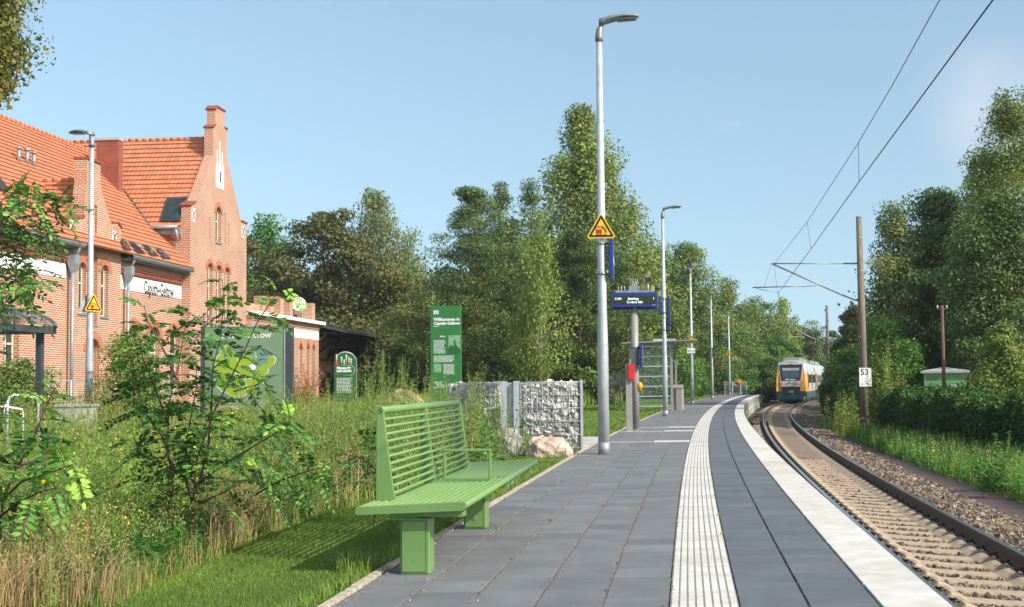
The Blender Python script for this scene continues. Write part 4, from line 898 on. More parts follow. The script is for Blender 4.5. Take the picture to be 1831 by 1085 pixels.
# ---- flat brick pavilion with piers on its roof, right of the station
pa, pb = wb+.02, fac(570, 600, .7)[0]; zc = 5.15
P_ = thing('brick_pavilion', 'low flat-roofed brick pavilion with brick piers on its roof right of the station', 'building', tuple(BO), -BA)
ax = .7
lz = lambda px, py: fac(px, py, ax)[1]
pw_ = [fac(x, 640, ax)[0] for x in (537.5, 550.5, 560.5)]
Hh = [arch(y, .5 if i else .62, .9, lz(548, 614), 8, True) for i, y in enumerate(pw_)]
m = MB(); m.prism(rect(pa, pb, -.3, zc), lambda u, v, w: (ax-w, u, v), .4, 0, Hh); m.box(-4, ax-.4, pb-.4, pb, -.3, zc); m.box(-4, ax-.4, pa, pa+.3, -.3, zc); m.build('wall', M['brick'], P_)
for i, y in enumerate(pw_): w0 = .5 if i else .62; window('window', y, w0-.004, .902, lz(548, 614)-.002, ax, pointed=True, parent=P_, dep=.2); archring(y, w0, lz(548, 614), ax, .16, parent=P_, pointed=True)
m = MB(); m.box(ax-.01, ax+.02, fac(524, 600, ax)[0], pb-.02, lz(560, 607), lz(560, 592)); m.build('white_band', M['plaster'], P_)
m = MB()
for i in range(3): m.box(-4, ax+.05+.05*i, pa, pb+.05+.05*i, zc-.25+.09*i, zc-.17+.09*i)
m.build('cornice', M['brick'], P_)
m = MB(); m.box(-4.2, ax+.35, pa, pb+.35, zc+.02, zc+.22); m.build('flat_roof', M['plaster'], P_)
for px, x_ in ((474, 0), (487, .3), (504, .3), (521, .3), (543, -1.5), (560.5, .3)):
    y_ = fac(px, 560, x_+.3)[0]; m = MB(); m.box(x_-.25, x_+.3, y_-.32, y_+.32, zc+.22, zc+1.25+(.1 if px > 500 else 0)); m.build('roof_pier', M['brick'], P_)
m = MB(); m.box(-.2, .1, pa+.5, pb-6, zc+.22, zc+.75); m.build('parapet', M['brick'], P_)
y_ = fac(533.5, 545, -.2)[0]; zd = fac(533.5, 545, -.2)[1]
D_ = thing('satellite_dish', 'white satellite dish on the roof of the brick pavilion', 'satellite dish', tuple(BO+bx*-.2+byv*y_+np.array([0, 0, zc+.22])), -BA)
m = MB(); n = 20; vs = [(0, 0, 0)]; zz0 = zd-zc-.22
for k in (1, 2, 3): vs += [(.035*k*k*.6, .46*k/3*math.cos(2*math.pi*i/n), .46*k/3*math.sin(2*math.pi*i/n)) for i in range(n)]
fs = [(0, 1+i, 1+(i+1) % n) for i in range(n)]+[(1+k*n+i, 1+(k+1)*n+i, 1+(k+1)*n+(i+1) % n, 1+k*n+(i+1) % n) for k in range(2) for i in range(n)]
T = Matrix.Translation((0, 0, zz0)) @ Matrix.Rotation(R(-65), 4, 'Z') @ Matrix.Rotation(R(-18), 4, 'Y')
m.add([T @ Vector(v) for v in vs], fs, 0, True); m.build('dish', M['white'], D_, fixn=False)
m = MB(); m.tube([(-.02, .05, 0), (-.02, .05, zz0)], .03, 8); m.build('mast', M['galv_dk'], D_)
m = MB(); m.tube([T @ Vector((.02, 0, -.4)), T @ Vector((.5, 0, -.15))], .012, 5); m.box(*[q for v in zip(T @ Vector((.5, 0, -.15))-Vector((.05,)*3), T @ Vector((.5, 0, -.15))+Vector((.05,)*3)) for q in v]); m.build('receiver_arm', M['galv_dk'], D_)

# ---- goods shed behind with a wide dark canopy
ga = pb+.05; gb = ga+13
Sd = thing('goods_shed', 'brick goods shed with a low dark canopy roof behind the round-topped plant sign', 'building', tuple(BO), -BA)
sx_ = -.6
m = MB(); m.prism(rect(ga, gb, -.3, 5.2), lambda u, v, w: (sx_-w, u, v), .4, 0, [rect(ga+.15, ga+1.25, .1, 2.9), arch(ga+2.1, .6, 3.5, 4.7), arch(ga+4.2, .6, 3.5, 4.7), arch(ga+6.4, .6, 3.5, 4.7)]); m.box(-9, sx_-.4, gb-.4, gb, -.3, 5.2); m.build('wall', M['brick'], Sd)
m = MB(); m.box(sx_-.22, sx_-.15, ga+.15, ga+1.25, .1, 2.9); m.build('timber_door', M['timber'], Sd)
m = MB(); m.box(sx_-.02, sx_+.06, ga, gb, 3.0, 3.18); m.build('string_course', M['brick_dk'], Sd)
for k in (2.1, 4.2, 6.4): window('window', ga+k, .596, 3.502, 4.698, sx_, parent=Sd, dep=.22)
m = MB(); m.add([(2.2, ga-.1, 4.72), (2.2, gb-3.2, 4.72), (-4, gb-3.2, 6.1), (-4, ga-.1, 6.1), (2.2, ga-.1, 4.84), (2.2, gb-3.2, 4.84), (-4, gb-3.2, 6.25), (-4, ga-.1, 6.25)], [(0, 3, 2, 1), (4, 5, 6, 7), (0, 1, 5, 4), (1, 2, 6, 5), (2, 3, 7, 6), (3, 0, 4, 7)]); m.box(2.2, 2.26, ga-.1, gb-3.2, 4.7, 4.86); m.build('canopy_roof', M['anth'], Sd)
for k in (.3, 3.2, 6.1, 9.):
    m = MB(); m.tube([(sx_, ga+k, 3.3), (1.3, ga+k, 4.75)], .08, 5); m.tube([(sx_, ga+k, 4.72), (2.1, ga+k, 4.66)], .07, 5); m.build('canopy_bracket', M['brown'], Sd)
m = MB(); m.box(-7.5, -1.5, ga+2, ga+8, 5.9, 6.0, 0, Matrix.Rotation(0, 4, 'X')); m.build('solar_panels', M['anth'], Sd)
# ================================================================== SIGNS AND THINGS LEFT OF THE PLATFORM
# welcome stele
q = atY(769.5, 600, 27); q2 = atY(824.5, 600, 27); W_ = q2[0]-q[0]; zt = atY(797, 547, 27)[2]
r = thing('welcome_stele', 'tall green information slab reading Willkommen in Caputh-Geltow behind the gabion wall', 'information sign', (q[0], 27, 0), R(-3))
m = MB(); m.box(0, W_, 0, .09, -.02, zt); bo = m.build('slab', M['stele'], r, bevel=.006)
f = lambda px, py: ((px-769.5)/55*W_, zt-(py-547)/79.2)
def tx(s, size, px, py, par, mt='white', **k): u, v = f(px, py); return text(s, size, M[mt], par, (u, -.002, v), **k)
tx('Willkommen in', .095, 775.5, 573.5, bo, font_bold=.004); tx('Caputh-Geltow', .095, 775.5, 580.5, bo, font_bold=.004)
def lines(par, px0, px1, py0, py1, n, y=-.004, ff=f, rag=.12, mt='white', name='text_lines'):
    m = MB()
    for i in range(n):
        v = ff(0, py0+(py1-py0)*(i+.5)/n)[1]; x0 = ff(px0, 0)[0]; x1 = ff(px1-(px1-px0)*rag*random.random(), 0)[0]; x = x0
        while x < x1-.01: w = random.uniform(.02, .07); m.box(x, min(x+w, x1), y, y+.0035, v-.006, v+.006); x += w+.012
    return m.build(name, M[mt], par)
u0, v0 = f(775.5, 561.5); u1, v1 = f(784.8, 554.8)
m = MB(); m.prism([(u0, v0), (u1, v0), (u1, v1), (u0, v1)], lambda a, b, w: (a, -.005+w, b), .0045, 0, [[(u0+.012, v0+.012), (u1-.012, v0+.012), (u1-.012, v1-.012), (u0+.012, v1-.012)]]); lg = m.build('logo_frame', M['white'], bo)
text('DB', .072, M['white'], lg, (u0+.014, -.002, v0+.018), font_bold=.003, sx=.85)
m = MB(); a, b = f(775.5, 583.5); m.box(a, a+.11, -.004, -.0005, b-.006, b+.006); m.build('rule', M['white'], bo)
lines(bo, 775.5, 797, 608, 632.5, 11); lines(bo, 775.5, 814, 636, 648, 6); lines(bo, 793, 813, 651, 670, 9); lines(bo, 787, 798, 600.5, 603, 2, rag=.3); lines(bo, 779, 796, 682, 694, 5, rag=.4)
for (a, b, c, d, kind) in ((802, 600, 823.5, 632.5, 1), (775.5, 651, 789, 666, 0)):
    u0, v1 = f(a, b); u1, v0 = f(c, d); m = MB(); m.box(u0, u1, -.004, -.0005, v0, v1); ph = m.build('photo_print', M['print'], bo)
    if kind:
        m = MB(); um = u0+(u1-u0)*.53; m.prism([(um-.02, v0+.2), (um+.02, v0+.2), (um+.016, v0+.28), (um, v1-.08), (um-.016, v0+.28)], lambda a, b, w: (a, -.0065+w, b), .002); m.prism([(u0, v0), (u1, v0), (u1, v0+.1), (u1-.08, v0+.17), (um+.03, v0+.21), (um-.07, v0+.16), (u0+.05, v0+.19), (u0, v0+.12)], lambda a, b, w: (a, -.0065+w, b), .002); m.build('printed_view', M['stele_dk'], ph)
for py in (684, 693.5):
    u, v = f(777.5, py); m = MB(); m.prism([(u+.018*math.cos(i), v+.018*math.sin(i)) for i in np.linspace(0, 5.5, 8)], lambda a, b, w: (a, -.004+w, b), .0035); m.build('bullet', M['white'], bo)

# round-topped plant sign
q = atY(598, 700, 25); W_ = atY(636, 700, 25)[0]-q[0]; zt = atY(617, 629.5, 25)[2]
r = thing('plant_info_sign', 'dark green round-topped panel about plants for the climate standing among tall weeds', 'information sign', (q[0], 25, 0), R(4))
f2 = lambda px, py: ((px-598)/38*W_, zt-(py-629.5)/85.2)
rr_ = W_/2; zb = zt-1.02
P = [(0, zb+.1), (.04, zb+.03), (.1, zb), (W_-.1, zb), (W_-.04, zb+.03), (W_, zb+.1)]+[(rr_+rr_*math.cos(a), zt-rr_+rr_*math.sin(a)) for a in np.linspace(0, math.pi, 17)]
m = MB(); m.prism(P, lambda u, v, w: (u, w, v), .05); pn = m.build('panel', M['stele_dk'], r, bevel=.003)
m = MB(); m.prism([(rr_+(a-rr_)*1.05, zt-.5+(b-zt+.5)*1.03) for a, b in P], lambda u, v, w: (u, .055+w, v), .03); m.build('back_panel', M['white'], r)
m = MB(); m.box(rr_-.05, rr_+.05, .01, .06, -.02, zb); m.build('post', M['stele_dk'], r)
for s, sz, px, py in (('Pflanzen für', .068, 602, 659.5), ('DAS KLIMA', .068, 602, 665)): u, v = f2(px, py); text(s, sz, M['white'], pn, (u, -.002, v), font_bold=.004, sx=.92)
lines(pn, 602, 630, 675, 702, 11, ff=f2, rag=.2)
u, v = f2(600, 652); m = MB(); m.box(u, u+.07, -.004, -.0005, v, v+.055); m.build('red_mark', M['red'], pn)
u, v = f2(600, 669.5); m = MB(); m.box(u, u+.07, -.004, -.0005, v, v+.012); m.build('red_rule', M['red'], pn)
m = MB(); g0, h0 = f2(608, 652.5)
for i, (dx, h) in enumerate(((0, .16), (.055, .10), (.10, .2), (.155, .15), (.2, .12), (-.1, .21))):
    m.tube([(g0+dx+.03, -.002, h0), (g0+dx+.03, -.002, h0+h)], .005, 4)
    for k in range(3): m.prism([(g0+dx+.03+(.022-.004*k)*math.cos(t), h0+h-.04*k+.018*math.sin(t)) for t in np.linspace(0, 5.4, 7)], lambda a, b, w: (a, -.004+w, b), .0035)
m.tube([(g0-.02, -.002, h0-.01), (W_-.09, -.002, h0-.01), (W_-.04, -.002, h0-.05), (W_-.03, -.002, h0-.12), (W_-.05, -.002, h0-.19), (W_-.1, -.002, h0-.215), (.18, -.002, h0-.215)], .004, 4)
m.build('printed_flowers', M['cream'], pn)

# map board
q = atY(366, 700, 30); q2 = atY(508, 700, 30); W_ = q2[0]-q[0]; zt = atY(440, 584, 30)[2]; zb = atY(440, 726, 30)[2]
r = thing('map_board', 'wide grey-green map board headed CAPUTH-GELTOW with a lime green map', 'map board', (q[0], 30, 0))
f3 = lambda px, py: ((px-366)/142*W_, zt-(py-584)/71.)
m = MB(); m.box(0, W_, 0, .05, zb, zt); pn = m.build('panel', M['board'], r)
m = MB(); m.box(-.1, 0, -.03, .09, -.02, zt+.02); m.build('post', M['anth'], r)
m = MB(); m.box(W_+.04, W_+.21, -.03, .16, -.02, zt+.02); m.build('post', M['anth'], r)
m = MB(); m.box(W_, W_+.04, -.02, .07, zb-.02, zt+.02); m.box(-.02, .0, -.02, .07, zb-.02, zt+.02); m.box(0, W_, -.015, .06, zt, zt+.025); m.box(0, W_, -.015, .06, zb-.03, zb); m.build('frame', M['galv'], r)
u, v = f3(393, 604); t = text('CAPUTH-GELTOW', .15, M['white'], pn, (u, -.002, v), font_bold=.006); w_ = max(v.co.x for v in t.data.vertices); t.scale = (92/142*W_/w_, 1, 1)
mp2 = lambda L: [f3(380+(x)/3.5, 480+y/3.5) for x, y in L]
A = mp2([(25, 560), (50, 530), (60, 495), (90, 480), (110, 500), (130, 520), (160, 560), (190, 545), (215, 520), (262, 525), (275, 560), (260, 590), (235, 600), (240, 630), (270, 635), (300, 605), (335, 600), (345, 560), (375, 550), (395, 565), (385, 600), (350, 625), (345, 655), (330, 690), (315, 720), (285, 715), (275, 735), (278, 765), (270, 795), (240, 790), (215, 785), (185, 800), (150, 795), (130, 812), (105, 800), (110, 780), (60, 765), (35, 740), (15, 700), (30, 660), (12, 620)])
cx_ = sum(a for a, b in A)/len(A); cy2 = sum(b for a, b in A)/len(A)
m = MB(); m.prism([(cx_+(a-cx_)*1.025, cy2+(b-cy2)*1.03) for a, b in A], lambda a, b, w: (a, -.004+w, b), .0035); mo = m.build('map_outline', M['white'], pn)
m = MB(); m.prism(A, lambda a, b, w: (a, -.0065+w, b), .002); m.build('map_area', M['lime'], mo)
m = MB()
for L in ([(150, 560), (165, 600), (210, 620), (250, 600)], [(60, 640), (100, 660), (150, 650), (200, 690), (260, 690)], [(200, 690), (215, 740), (230, 790)], [(215, 560), (250, 580)], [(100, 740), (140, 700), (150, 650)]):
    m.tube([(a, -.009, b) for a, b in mp2(L)], .005, 4)
m.prism(mp2([(232, 605), (262, 600), (275, 618), (262, 640), (238, 630)]), lambda a, b, w: (a, -.0095+w, b), .002)
m.build('map_borders', M['white'], mo)
m = MB()
for L in ([(75, 540), (85, 565), (110, 570), (80, 580)], [(245, 540), (270, 530), (262, 560), (270, 600)], [(300, 525), (320, 540), (345, 530), (360, 515)], [(290, 575), (310, 565), (340, 560)], [(285, 640), (300, 645)]): m.tube([(a, -.009, b) for a, b in mp2(L)], .012, 4)
m.build('map_lakes', M['mapblue'], mo)

# gabions
def gabion(label, x0, y0, L, D, H, rz, rows, post0=False, seed=1):
    r = thing('gabion_wall', label, 'gabion wall', (x0, y0, 0), rz, 'stone filled wire gabions')
    w = MB(); t = .006
    for i in range(rows+1):
        z = .03+(H-.03)*i/rows; w.tube([(0, 0, z), (L, 0, z), (L, D, z), (0, D, z)], .010, 5, closed=True)
        if i < rows: w.tube([(0, -.012, z+.012), (L, -.012, z+.012)], .005, 4)
    n = int(L/.1)
    for i in range(n+1):
        x = L*i/n
        for y in (0, D): w.tube([(x, y-.008, .03), (x, y-.008, H)], .006, 4)
        w.tube([(x, 0, H), (x, D, H)], .0045, 4)
    for j in range(int(D/.1)+1):
        for x in (0, L): w.tube([(x, D*j/int(D/.1), .03), (x, D*j/int(D/.1), H)], .0045, 4)
    w.build('wire_mesh', M['galv'], r)
    rs = np.random.default_rng(seed); P = []
    for yy in (.055, D-.055):
        for i in range(int(L/.07)):
            for k in range(int(H/.062)): P.append((.05+(L-.1)*(i+.5+rs.uniform(-.35, .35))/int(L/.07), yy+rs.uniform(-.015, .015), .05+(H-.11)*(k+.5+rs.uniform(-.35, .35))/int(H/.062)))
    for xx in (.06, L-.06):
        for i in range(int(D/.085)):
            for k in range(int(H/.075)): P.append((xx, .05+(D-.1)*(i+.5)/int(D/.085), .05+(H-.1)*(k+.5+rs.uniform(-.3, .3))/int(H/.075)))
    for i in range(int(L/.09)):
        for j in range(int(D/.09)): P.append((.05+(L-.1)*(i+.5)/int(L/.09), .05+(D-.1)*(j+.5)/int(D/.09), H-.06+rs.uniform(-.015, .01)))
    P = np.array(P); o = stones('stone_fill', P, .07+.035*rs.random(len(P)), M['gabst'], np.clip(rs.beta(2.2, 1.6, len(P)), 0, 1), r, .8); o['kind'] = 'stuff'
    return r
qa = onz(930, 805); qb = onz(1041, 803.5); Hg = atY(985, 683, qb[1])[2]
Lg = float(np.hypot(qb[0]-qa[0], 0)); yg = float(qb[1])
gr = gabion('bright sunlit stone gabion in a steel frame beside the nearest platform lamp', qa[0]+.02, yg, qb[0]-qa[0]-.05, .55, Hg, 0, 5)
m = MB(); m.box(qb[0]-qa[0]-.045, qb[0]-qa[0]+.0, -.02, .57, 0, Hg+.04); m.build('end_post', M['galv'], gr)
m = MB(); m.box(-.40, -.28, -.03, .12, 0, Hg+.03); m.box(-.14, -.03, -.05, .16, 0, Hg+.03); m.box(-.28, -.14, .1, .14, 0, Hg); m.build('frame_post', M['galv'], gr)
ql = atY(800, 760, yg+1.3)
gabion('dim stone gabion in shade behind tall weeds, left of the sunlit one', ql[0], yg+1.2, qa[0]-.42-ql[0], .5, Hg, R(-14), 5, seed=3)

# boulders
def boulder(label, c, s, mt, seed, rz=0):
    rs = np.random.default_rng(seed); m = MB(); nu, nv = 48, 30; vs = []
    ph = rs.uniform(0, 6, 8); pl = unit(rs.normal(size=(9, 3))); dd = rs.uniform(.55, .9, 9)
    for i in range(nv+1):
        for j in range(nu):
            a, b = math.pi*i/nv, 2*math.pi*j/nu; d = np.array([math.sin(a)*math.cos(b), math.sin(a)*math.sin(b), math.cos(a)])
            r_ = min(1., *(dd/np.maximum(pl@d, .01))); r_ *= 1+.05*math.sin(7*d[0]+ph[0])*math.sin(8*d[1]+ph[1])+.03*math.sin(15*d[2]+ph[2]+9*d[0])+rs.normal()*.008
            vs.append(d*r_*s)
    m.add(vs, [(i*nu+j, (i+1)*nu+j, (i+1)*nu+(j+1) % nu, i*nu+(j+1) % nu) for i in range(nv) for j in range(nu)], 0, False)
    o = m.build('boulder', mt); o.location = c; o.rotation_euler = (0, 0, rz); return tag(o, label, 'boulder', 'boulders in front of the gabions')
q = onz(905, 812); boulder('rounded grey boulder, the left of the two in front of the gabions', (q[0], q[1]+.2, .06), (.42, .34, .42), M['boulder'], 4)
q = onz(985, 817); boulder('pinkish pointed boulder resting against the sunlit gabion', (q[0]-.02, q[1]+.1, .06), (.44, .34, .50), M['boulder2'], 21, .5)
# earth mound
q = atY(715, 690, 34)
m = MB(); vs = []; nu, nv = 30, 8
for i in range(nv+1):
    for j in range(nu): a = 2*math.pi*j/nu; rr2 = 2.1*i/nv*(1+.12*math.sin(3*a)); vs.append((rr2*math.cos(a), .8*rr2*math.sin(a), 1.12*math.exp(-(rr2/1.2)**2)*(1+.12*math.sin(3.1*a+2*rr2))-.03+random.uniform(-.03, .03)))
m.add(vs, [(i*nu+j, (i+1)*nu+j, (i+1)*nu+(j+1) % nu, i*nu+(j+1) % nu) for i in range(nv) for j in range(nu)], 0, True)
o = m.build('earth_mound', M['mound'], fixn=False); o.location = (q[0], 34, 0); tag(o, 'heap of bare sandy earth behind the weeds left of the green stele', 'earth heap')

# bus shelter at the left edge
q = atY(71, 650, 22); r = thing('bicycle_shelter', 'dark grey steel shelter with an arched smoked glass roof at the left edge', 'shelter', (q[0], 22, 0), R(-4))
zt = atY(70, 597, 22)[2]
m = MB(); m.box(-.055, .055, -.05, .05, -.02, zt); m.build('post', M['anth'], r)
m = MB(); m.box(-.055, .055, -2.55, -2.45, -.02, zt); m.build('post', M['anth'], r)
m = MB(); m.box(-2.6, -2.49, -.05, .05, -.02, zt); m.build('post', M['anth'], r)
m = MB(); m.box(-3.0, .28, -.06, .06, zt, zt+.14); m.box(-3., .28, -2.56, -2.42, zt, zt+.14); m.box(.2, .28, -2.56, .06, zt, zt+.12); m.build('eaves_beam', M['anth'], r)
arc = [(-1.15+1.45*math.cos(t), zt+.10+.40*math.sin(t)) for t in np.linspace(.03, math.pi-.03, 17)]
for y in (-2.5, -1.65, -.8, .02): m = MB(); m.tube([(a, y, b) for a, b in arc], .03, 6); m.build('roof_rib', M['anth'], r)
m = MB(); n = len(arc); m.add([(a, y, b+.03) for y in (-2.55, .05) for a, b in arc], [(i, i+1, n+i+1, n+i) for i in range(n-1)], 0, True); m.build('glass_roof', M['smoke'], r)
# ramp railing in front of the station
q0, q1 = atY(20, 681, 41), atY(205, 681, 43.5)
r = thing('ramp_railing', 'thin grey steel railing along the foot of the brick station wall', 'railing', (0, 0, 0))
m = MB(); z = q0[2]; m.tube([tuple(q0), (q1[0], q1[1], z)], .025, 6); m.tube([(q0[0], q0[1], z-.75), (q1[0], q1[1], z-.75)], .015, 5)
m.build('handrail', M['galv_dk'], r)
m = MB()
for i in range(61): p = q0+(q1-q0)*i/60; m.tube([(p[0], p[1], z-.75), (p[0], p[1], z-1.45)], .008, 4)
m.build('bars', M['galv_dk'], r)
for i in range(5): p = q0+(q1-q0)*(i+.6)/4.6; m = MB(); m.tube([(p[0], p[1], 0), (p[0], p[1], z)], .04, 8); m.build('post', M['galv'], r)
# bicycle hoops
for i, (px, py, Y, lab) in enumerate(((14, 706, 17, 'white steel bicycle stand with a bent tube, the taller one at the left edge'), (-16, 727, 16.4, 'white steel bicycle stand, the lower one cut by the left edge'))):
    q = atY(px, py, Y); r = thing('bicycle_stand', lab, 'bicycle stand', (q[0], Y, 0), .1, 'bicycle stands at the left edge'); zt = q[2]; w = .2
    m = MB(); pts = [(0, 0, -.02), (0, 0, zt-.09), (.03, 0, zt-.03), (.09, 0, zt), (w, 0, zt), (w+.03, .1, zt-.02), (w+.02, .5, zt-.05), (w+.02, .56, zt-.12), (w+.02, .56, 0)]; m.tube(pts, .018, 8); m.build('tube', M['white'], r)
    m = MB(); m.tube([(0, 0, zt-.12), (-.04, 0, zt-.14), (-.05, 0, zt-.28), (0, 0, zt-.32)], .01, 6); m.build('loop', M['white'], r)
# utility box half hidden in weeds
q = atY(133, 745, 24); r = thing('cable_cabinet', 'low pale grey cable cabinet half hidden by weeds left of the station lamp', 'cable cabinet', (q[0], 24, 0), .1)
m = MB(); m.box(-.35, .35, 0, .3, 0, .95); m.build('body', M['conc'], r, bevel=.01); m = MB(); m.box(-.38, .38, -.03, .33, .95, 1.0); m.build('lid', M['hutroof'], r)

# ================================================================== CATENARY
def wirepath(name, pts, r, parent=None, lab=None, cat=None, grp=None):
    m = MB(); m.tube(pts, r, 5); o = m.build(name, M['wire'], parent)
    return tag(o, lab, cat, grp) if lab else o
def insul(m, a, b, n=5, r=.055):
    a, b = Vector(a), Vector(b)
    for i in range(n): c = a.lerp(b, (i+.5)/n); d = (b-a).normalized()*.012; m.tube([c-d, c+d], [r, r*.6], 8)
    m.tube([a, b], .022, 6)
def mast(px, pyb, pyt, Y, label, sc=1., km=False):
    q = atY(px, 650, Y); zt = atY(px, pyt, Y)[2]; r = thing('catenary_mast', label, 'catenary mast', (q[0], Y, -.95), 0, 'masts carrying the overhead line')
    h = zt+.95; m = MB(); m.tube([(0, 0, 0), (-.02, 0, h*.5), (-.05, 0, h)], [.16, .15, .115], 16); m.build('post', M['mast'], r)
    m = MB()
    for z in (h*.08, h*.45, h*.75, h*.9): m.tube([(-.03, 0, z), (-.03, 0, z+.03)], .158-.03*z/h, 14)
    m.build('steel_band', M['galv'], r)
    def pt(x, y, dy=0): p = atY(x, y, Y+dy); return (p[0]-q[0], p[1]-Y, p[2]+.95)
    return r, pt
r, pt = mast(1544, 745, 387, 48, 'weathered round mast with a white 53 kilometre plate beside the track')
def cant(r, pt, T, k=1.):
    (a, b, c, d, e, f_, g_) = T
    m = MB(); m.tube([pt(*a), pt(*b)], .024*k, 6); m.build('top_tube', M['galv_dk'], r)
    m = MB(); m.tube([pt(*a), pt(*c)], .035*k, 6); m.build('bracket_tube', M['galv_dk'], r)
    m = MB(); m.tube([pt(*d), pt(*e)], .026*k, 6); m.build('registration_tube', M['galv_dk'], r)
    m = MB(); m.tube([pt(*f_), pt(*g_)], .014*k, 5); m.build('steady_arm', M['galv_dk'], r)
    m = MB(); m.tube([pt(*a), pt(d[0]+20*k, d[1]-1)], .006, 4); m.build('hanger_wire', M['wire'], r)
cant(r, pt, ((1380, 471), (1508, 471), (1508, 528), (1346, 514), (1459, 510.5), (1353, 516), (1392, 523)))
m = MB(); insul(m, pt(1508, 471), pt(1530, 471)); m.tube([pt(1530, 471), pt(1540, 471)], .03, 6); m.build('insulator', M['isol'], r)
m = MB(); insul(m, pt(1508, 528), pt(1528, 536)); m.tube([pt(1528, 536), pt(1540, 539)], .03, 6); m.build('insulator', M['isol'], r)
m = MB(); c0 = pt(1535, 691); c1 = pt(1556, 657.5); y_ = -.19; m.box(c0[0], c1[0], y_, y_+.012, c0[2], c1[2]); kp = m.build('kilometre_plate', M['white'], r)
text('53', .34, M['black'], kp, (c0[0]+.045, y_-.002, c0[2]+.47), font_bold=.004)
m = MB(); m.prism([(c0[0]+.30+.07*math.cos(t), c0[2]+.24+.11*math.sin(t)) for t in np.linspace(0, 6, 18)], lambda a, b, w: (a, y_-.003+w, b), .0025, 0, [[(c0[0]+.30+.05*math.cos(t), c0[2]+.24+.085*math.sin(t)) for t in np.linspace(0, 6, 18)]]); m.box(c0[0]+.07, c0[0]+.14, y_-.003, y_-.0005, c0[2]+.07, c0[2]+.12); m.build('weathered_mark', M['conc'], kp)
r2, pt2 = mast(1481.5, 665, 546, 104, 'distant slim overhead line mast standing right of the train')
cant(r2, pt2, ((1403, 581), (1477, 583), (1477, 616), (1392, 604), (1432, 602), (1394, 605), (1408, 608)), 1.4)
def cz(X_off, z, Y): return (float(track(Y))+X_off, Y, z)
c48 = atY(1392, 523.5, 48); m48 = atY(1384, 472, 48); c104 = atY(1408, 607, 104); m104 = atY(1404, 582, 104)
# spans toward the camera: points found from the photograph with a fixed contact height
def onZ(px, py, z): return onz(px, py, z)
k1 = onZ(1450, 445, c48[2]); k2 = onZ(1536, 325, c48[2]); k3 = onZ(1655, 163, c48[2]); k4 = onZ(1775, 0, c48[2])
dk = (k4-k3)/(k4[1]-k3[1]); k5 = k4+dk*(-22-k4[1])
wirepath('contact_wire', [tuple(q) for q in (k5, k4, k3, k2, k1, c48)]+[tuple(c48+(c104-c48)*t) for t in (.5, 1)], .0085, None, 'lower overhead contact wire running above the track toward the train', 'overhead wire')
mm = [atY(1443, 397, k1[1]), atY(1535, 255, k2[1]), atY(1680, 0, 14.8)]; mm[2][0] = mm[2][0]
m5 = mm[2]+np.array([dk[0]*(-36.), -36., 1.1])
wirepath('messenger_wire', [tuple(q) for q in (m5, mm[2], (mm[2]+mm[1])/2+np.array([0, 0, -.03]), mm[1], mm[0], m48)]+[(*(m48+(m104-m48)*t)[:2], (m48+(m104-m48)*t)[2]-1.1*4*t*(1-t)*.8) for t in (.15, .3, .5, .7, .85, 1)], .0065, None, 'upper sagging messenger wire above the contact wire', 'overhead wire')
for a, b, lab in ((mm[0], k1, 'short dropper wire between the two overhead wires just left of the mast arm'), (mm[1], k2, 'longer dropper wire joining the two overhead wires in open sky')):
    wirepath('dropper_wire', [tuple(a), tuple(b)], .005, None, lab, 'dropper wire', 'droppers of the overhead line')

# wooden pole, its wires, green hut
q = atY(1687, 650, 45); r = thing('timber_pole', 'thin brown timber pole with small crossarm in front of the green hut', 'utility pole', (q[0], 45, -.9)); zt = atY(1687, 546, 45)[2]
m = MB(); m.tube([(0, 0, 0), (0, 0, zt+.9)], [.085, .06], 10); m.build('pole', M['wood'], r)
m = MB(); m.box(-.2, .22, -.03, .03, zt+.75, zt+.8); m.build('crossarm', M['wood'], r)
for x in (-.17, .18): m = MB(); m.tube([(x, 0, zt+.8), (x, 0, zt+.9)], .03, 6); m.build('insulator', M['white'], r)
for i, (dx, dz, z1) in enumerate(((.18, .85, 571), (-.17, .82, 574))):
    p0 = Vector((q[0]+dx, 45, zt+dz-.9)); e = atY(1900, z1, 38); p1 = Vector(e); pts = [p0.lerp(p1, t)-Vector((0, 0, .35*4*t*(1-t)*.9)) for t in np.linspace(0, 1, 9)]
    wirepath('service_wire', pts, .008, None, ('thin sagging cable from the timber pole, the upper one', 'thin sagging cable from the timber pole, the lower one')[i], 'cable', 'cables from the timber pole')
q = atY(1640, 690, 50); q2 = atY(1715, 690, 50); zt = atY(1680, 667, 50)[2]
r = thing('green_hut', 'small mint green hut with a grey roof showing above the hedge', 'hut', (q[0]+.3, 50, -.95), R(-14))
w_ = q2[0]-q[0]-.05; h = zt+.95
m = MB(); m.box(0, w_, 0, 2.2, 0, h); m.build('wall', M['hut'], r)
m = MB(); e = .13; m.add([(-e, -e, h), (w_+e, -e, h), (w_+e, 2.2+e, h), (-e, 2.2+e, h), (-e, -e, h+.1), (w_+e, -e, h+.1), (w_+e, 2.2+e, h+.1), (-e, 2.2+e, h+.1), (w_/2, 1.1, h+.27)], [(0, 3, 2, 1), (0, 1, 5, 4), (1, 2, 6, 5), (2, 3, 7, 6), (3, 0, 4, 7), (4, 5, 8), (5, 6, 8), (6, 7, 8), (7, 4, 8)]); m.build('roof', M['hutroof'], r)
m = MB(); m.box(.62, 1.38, -.02, .02, h-.95, h-.45); d_ = m.build('shutter', M['hutroof'], r)
m = MB(); m.box(.58, 1.42, -.03, -.021, h-.45, h-.41); m.box(.58, .62, -.03, -.021, h-.95, h-.45); m.box(1.38, 1.42, -.03, -.021, h-.95, h-.45); m.build('shutter_frame', M['hut'], d_)
m = MB()
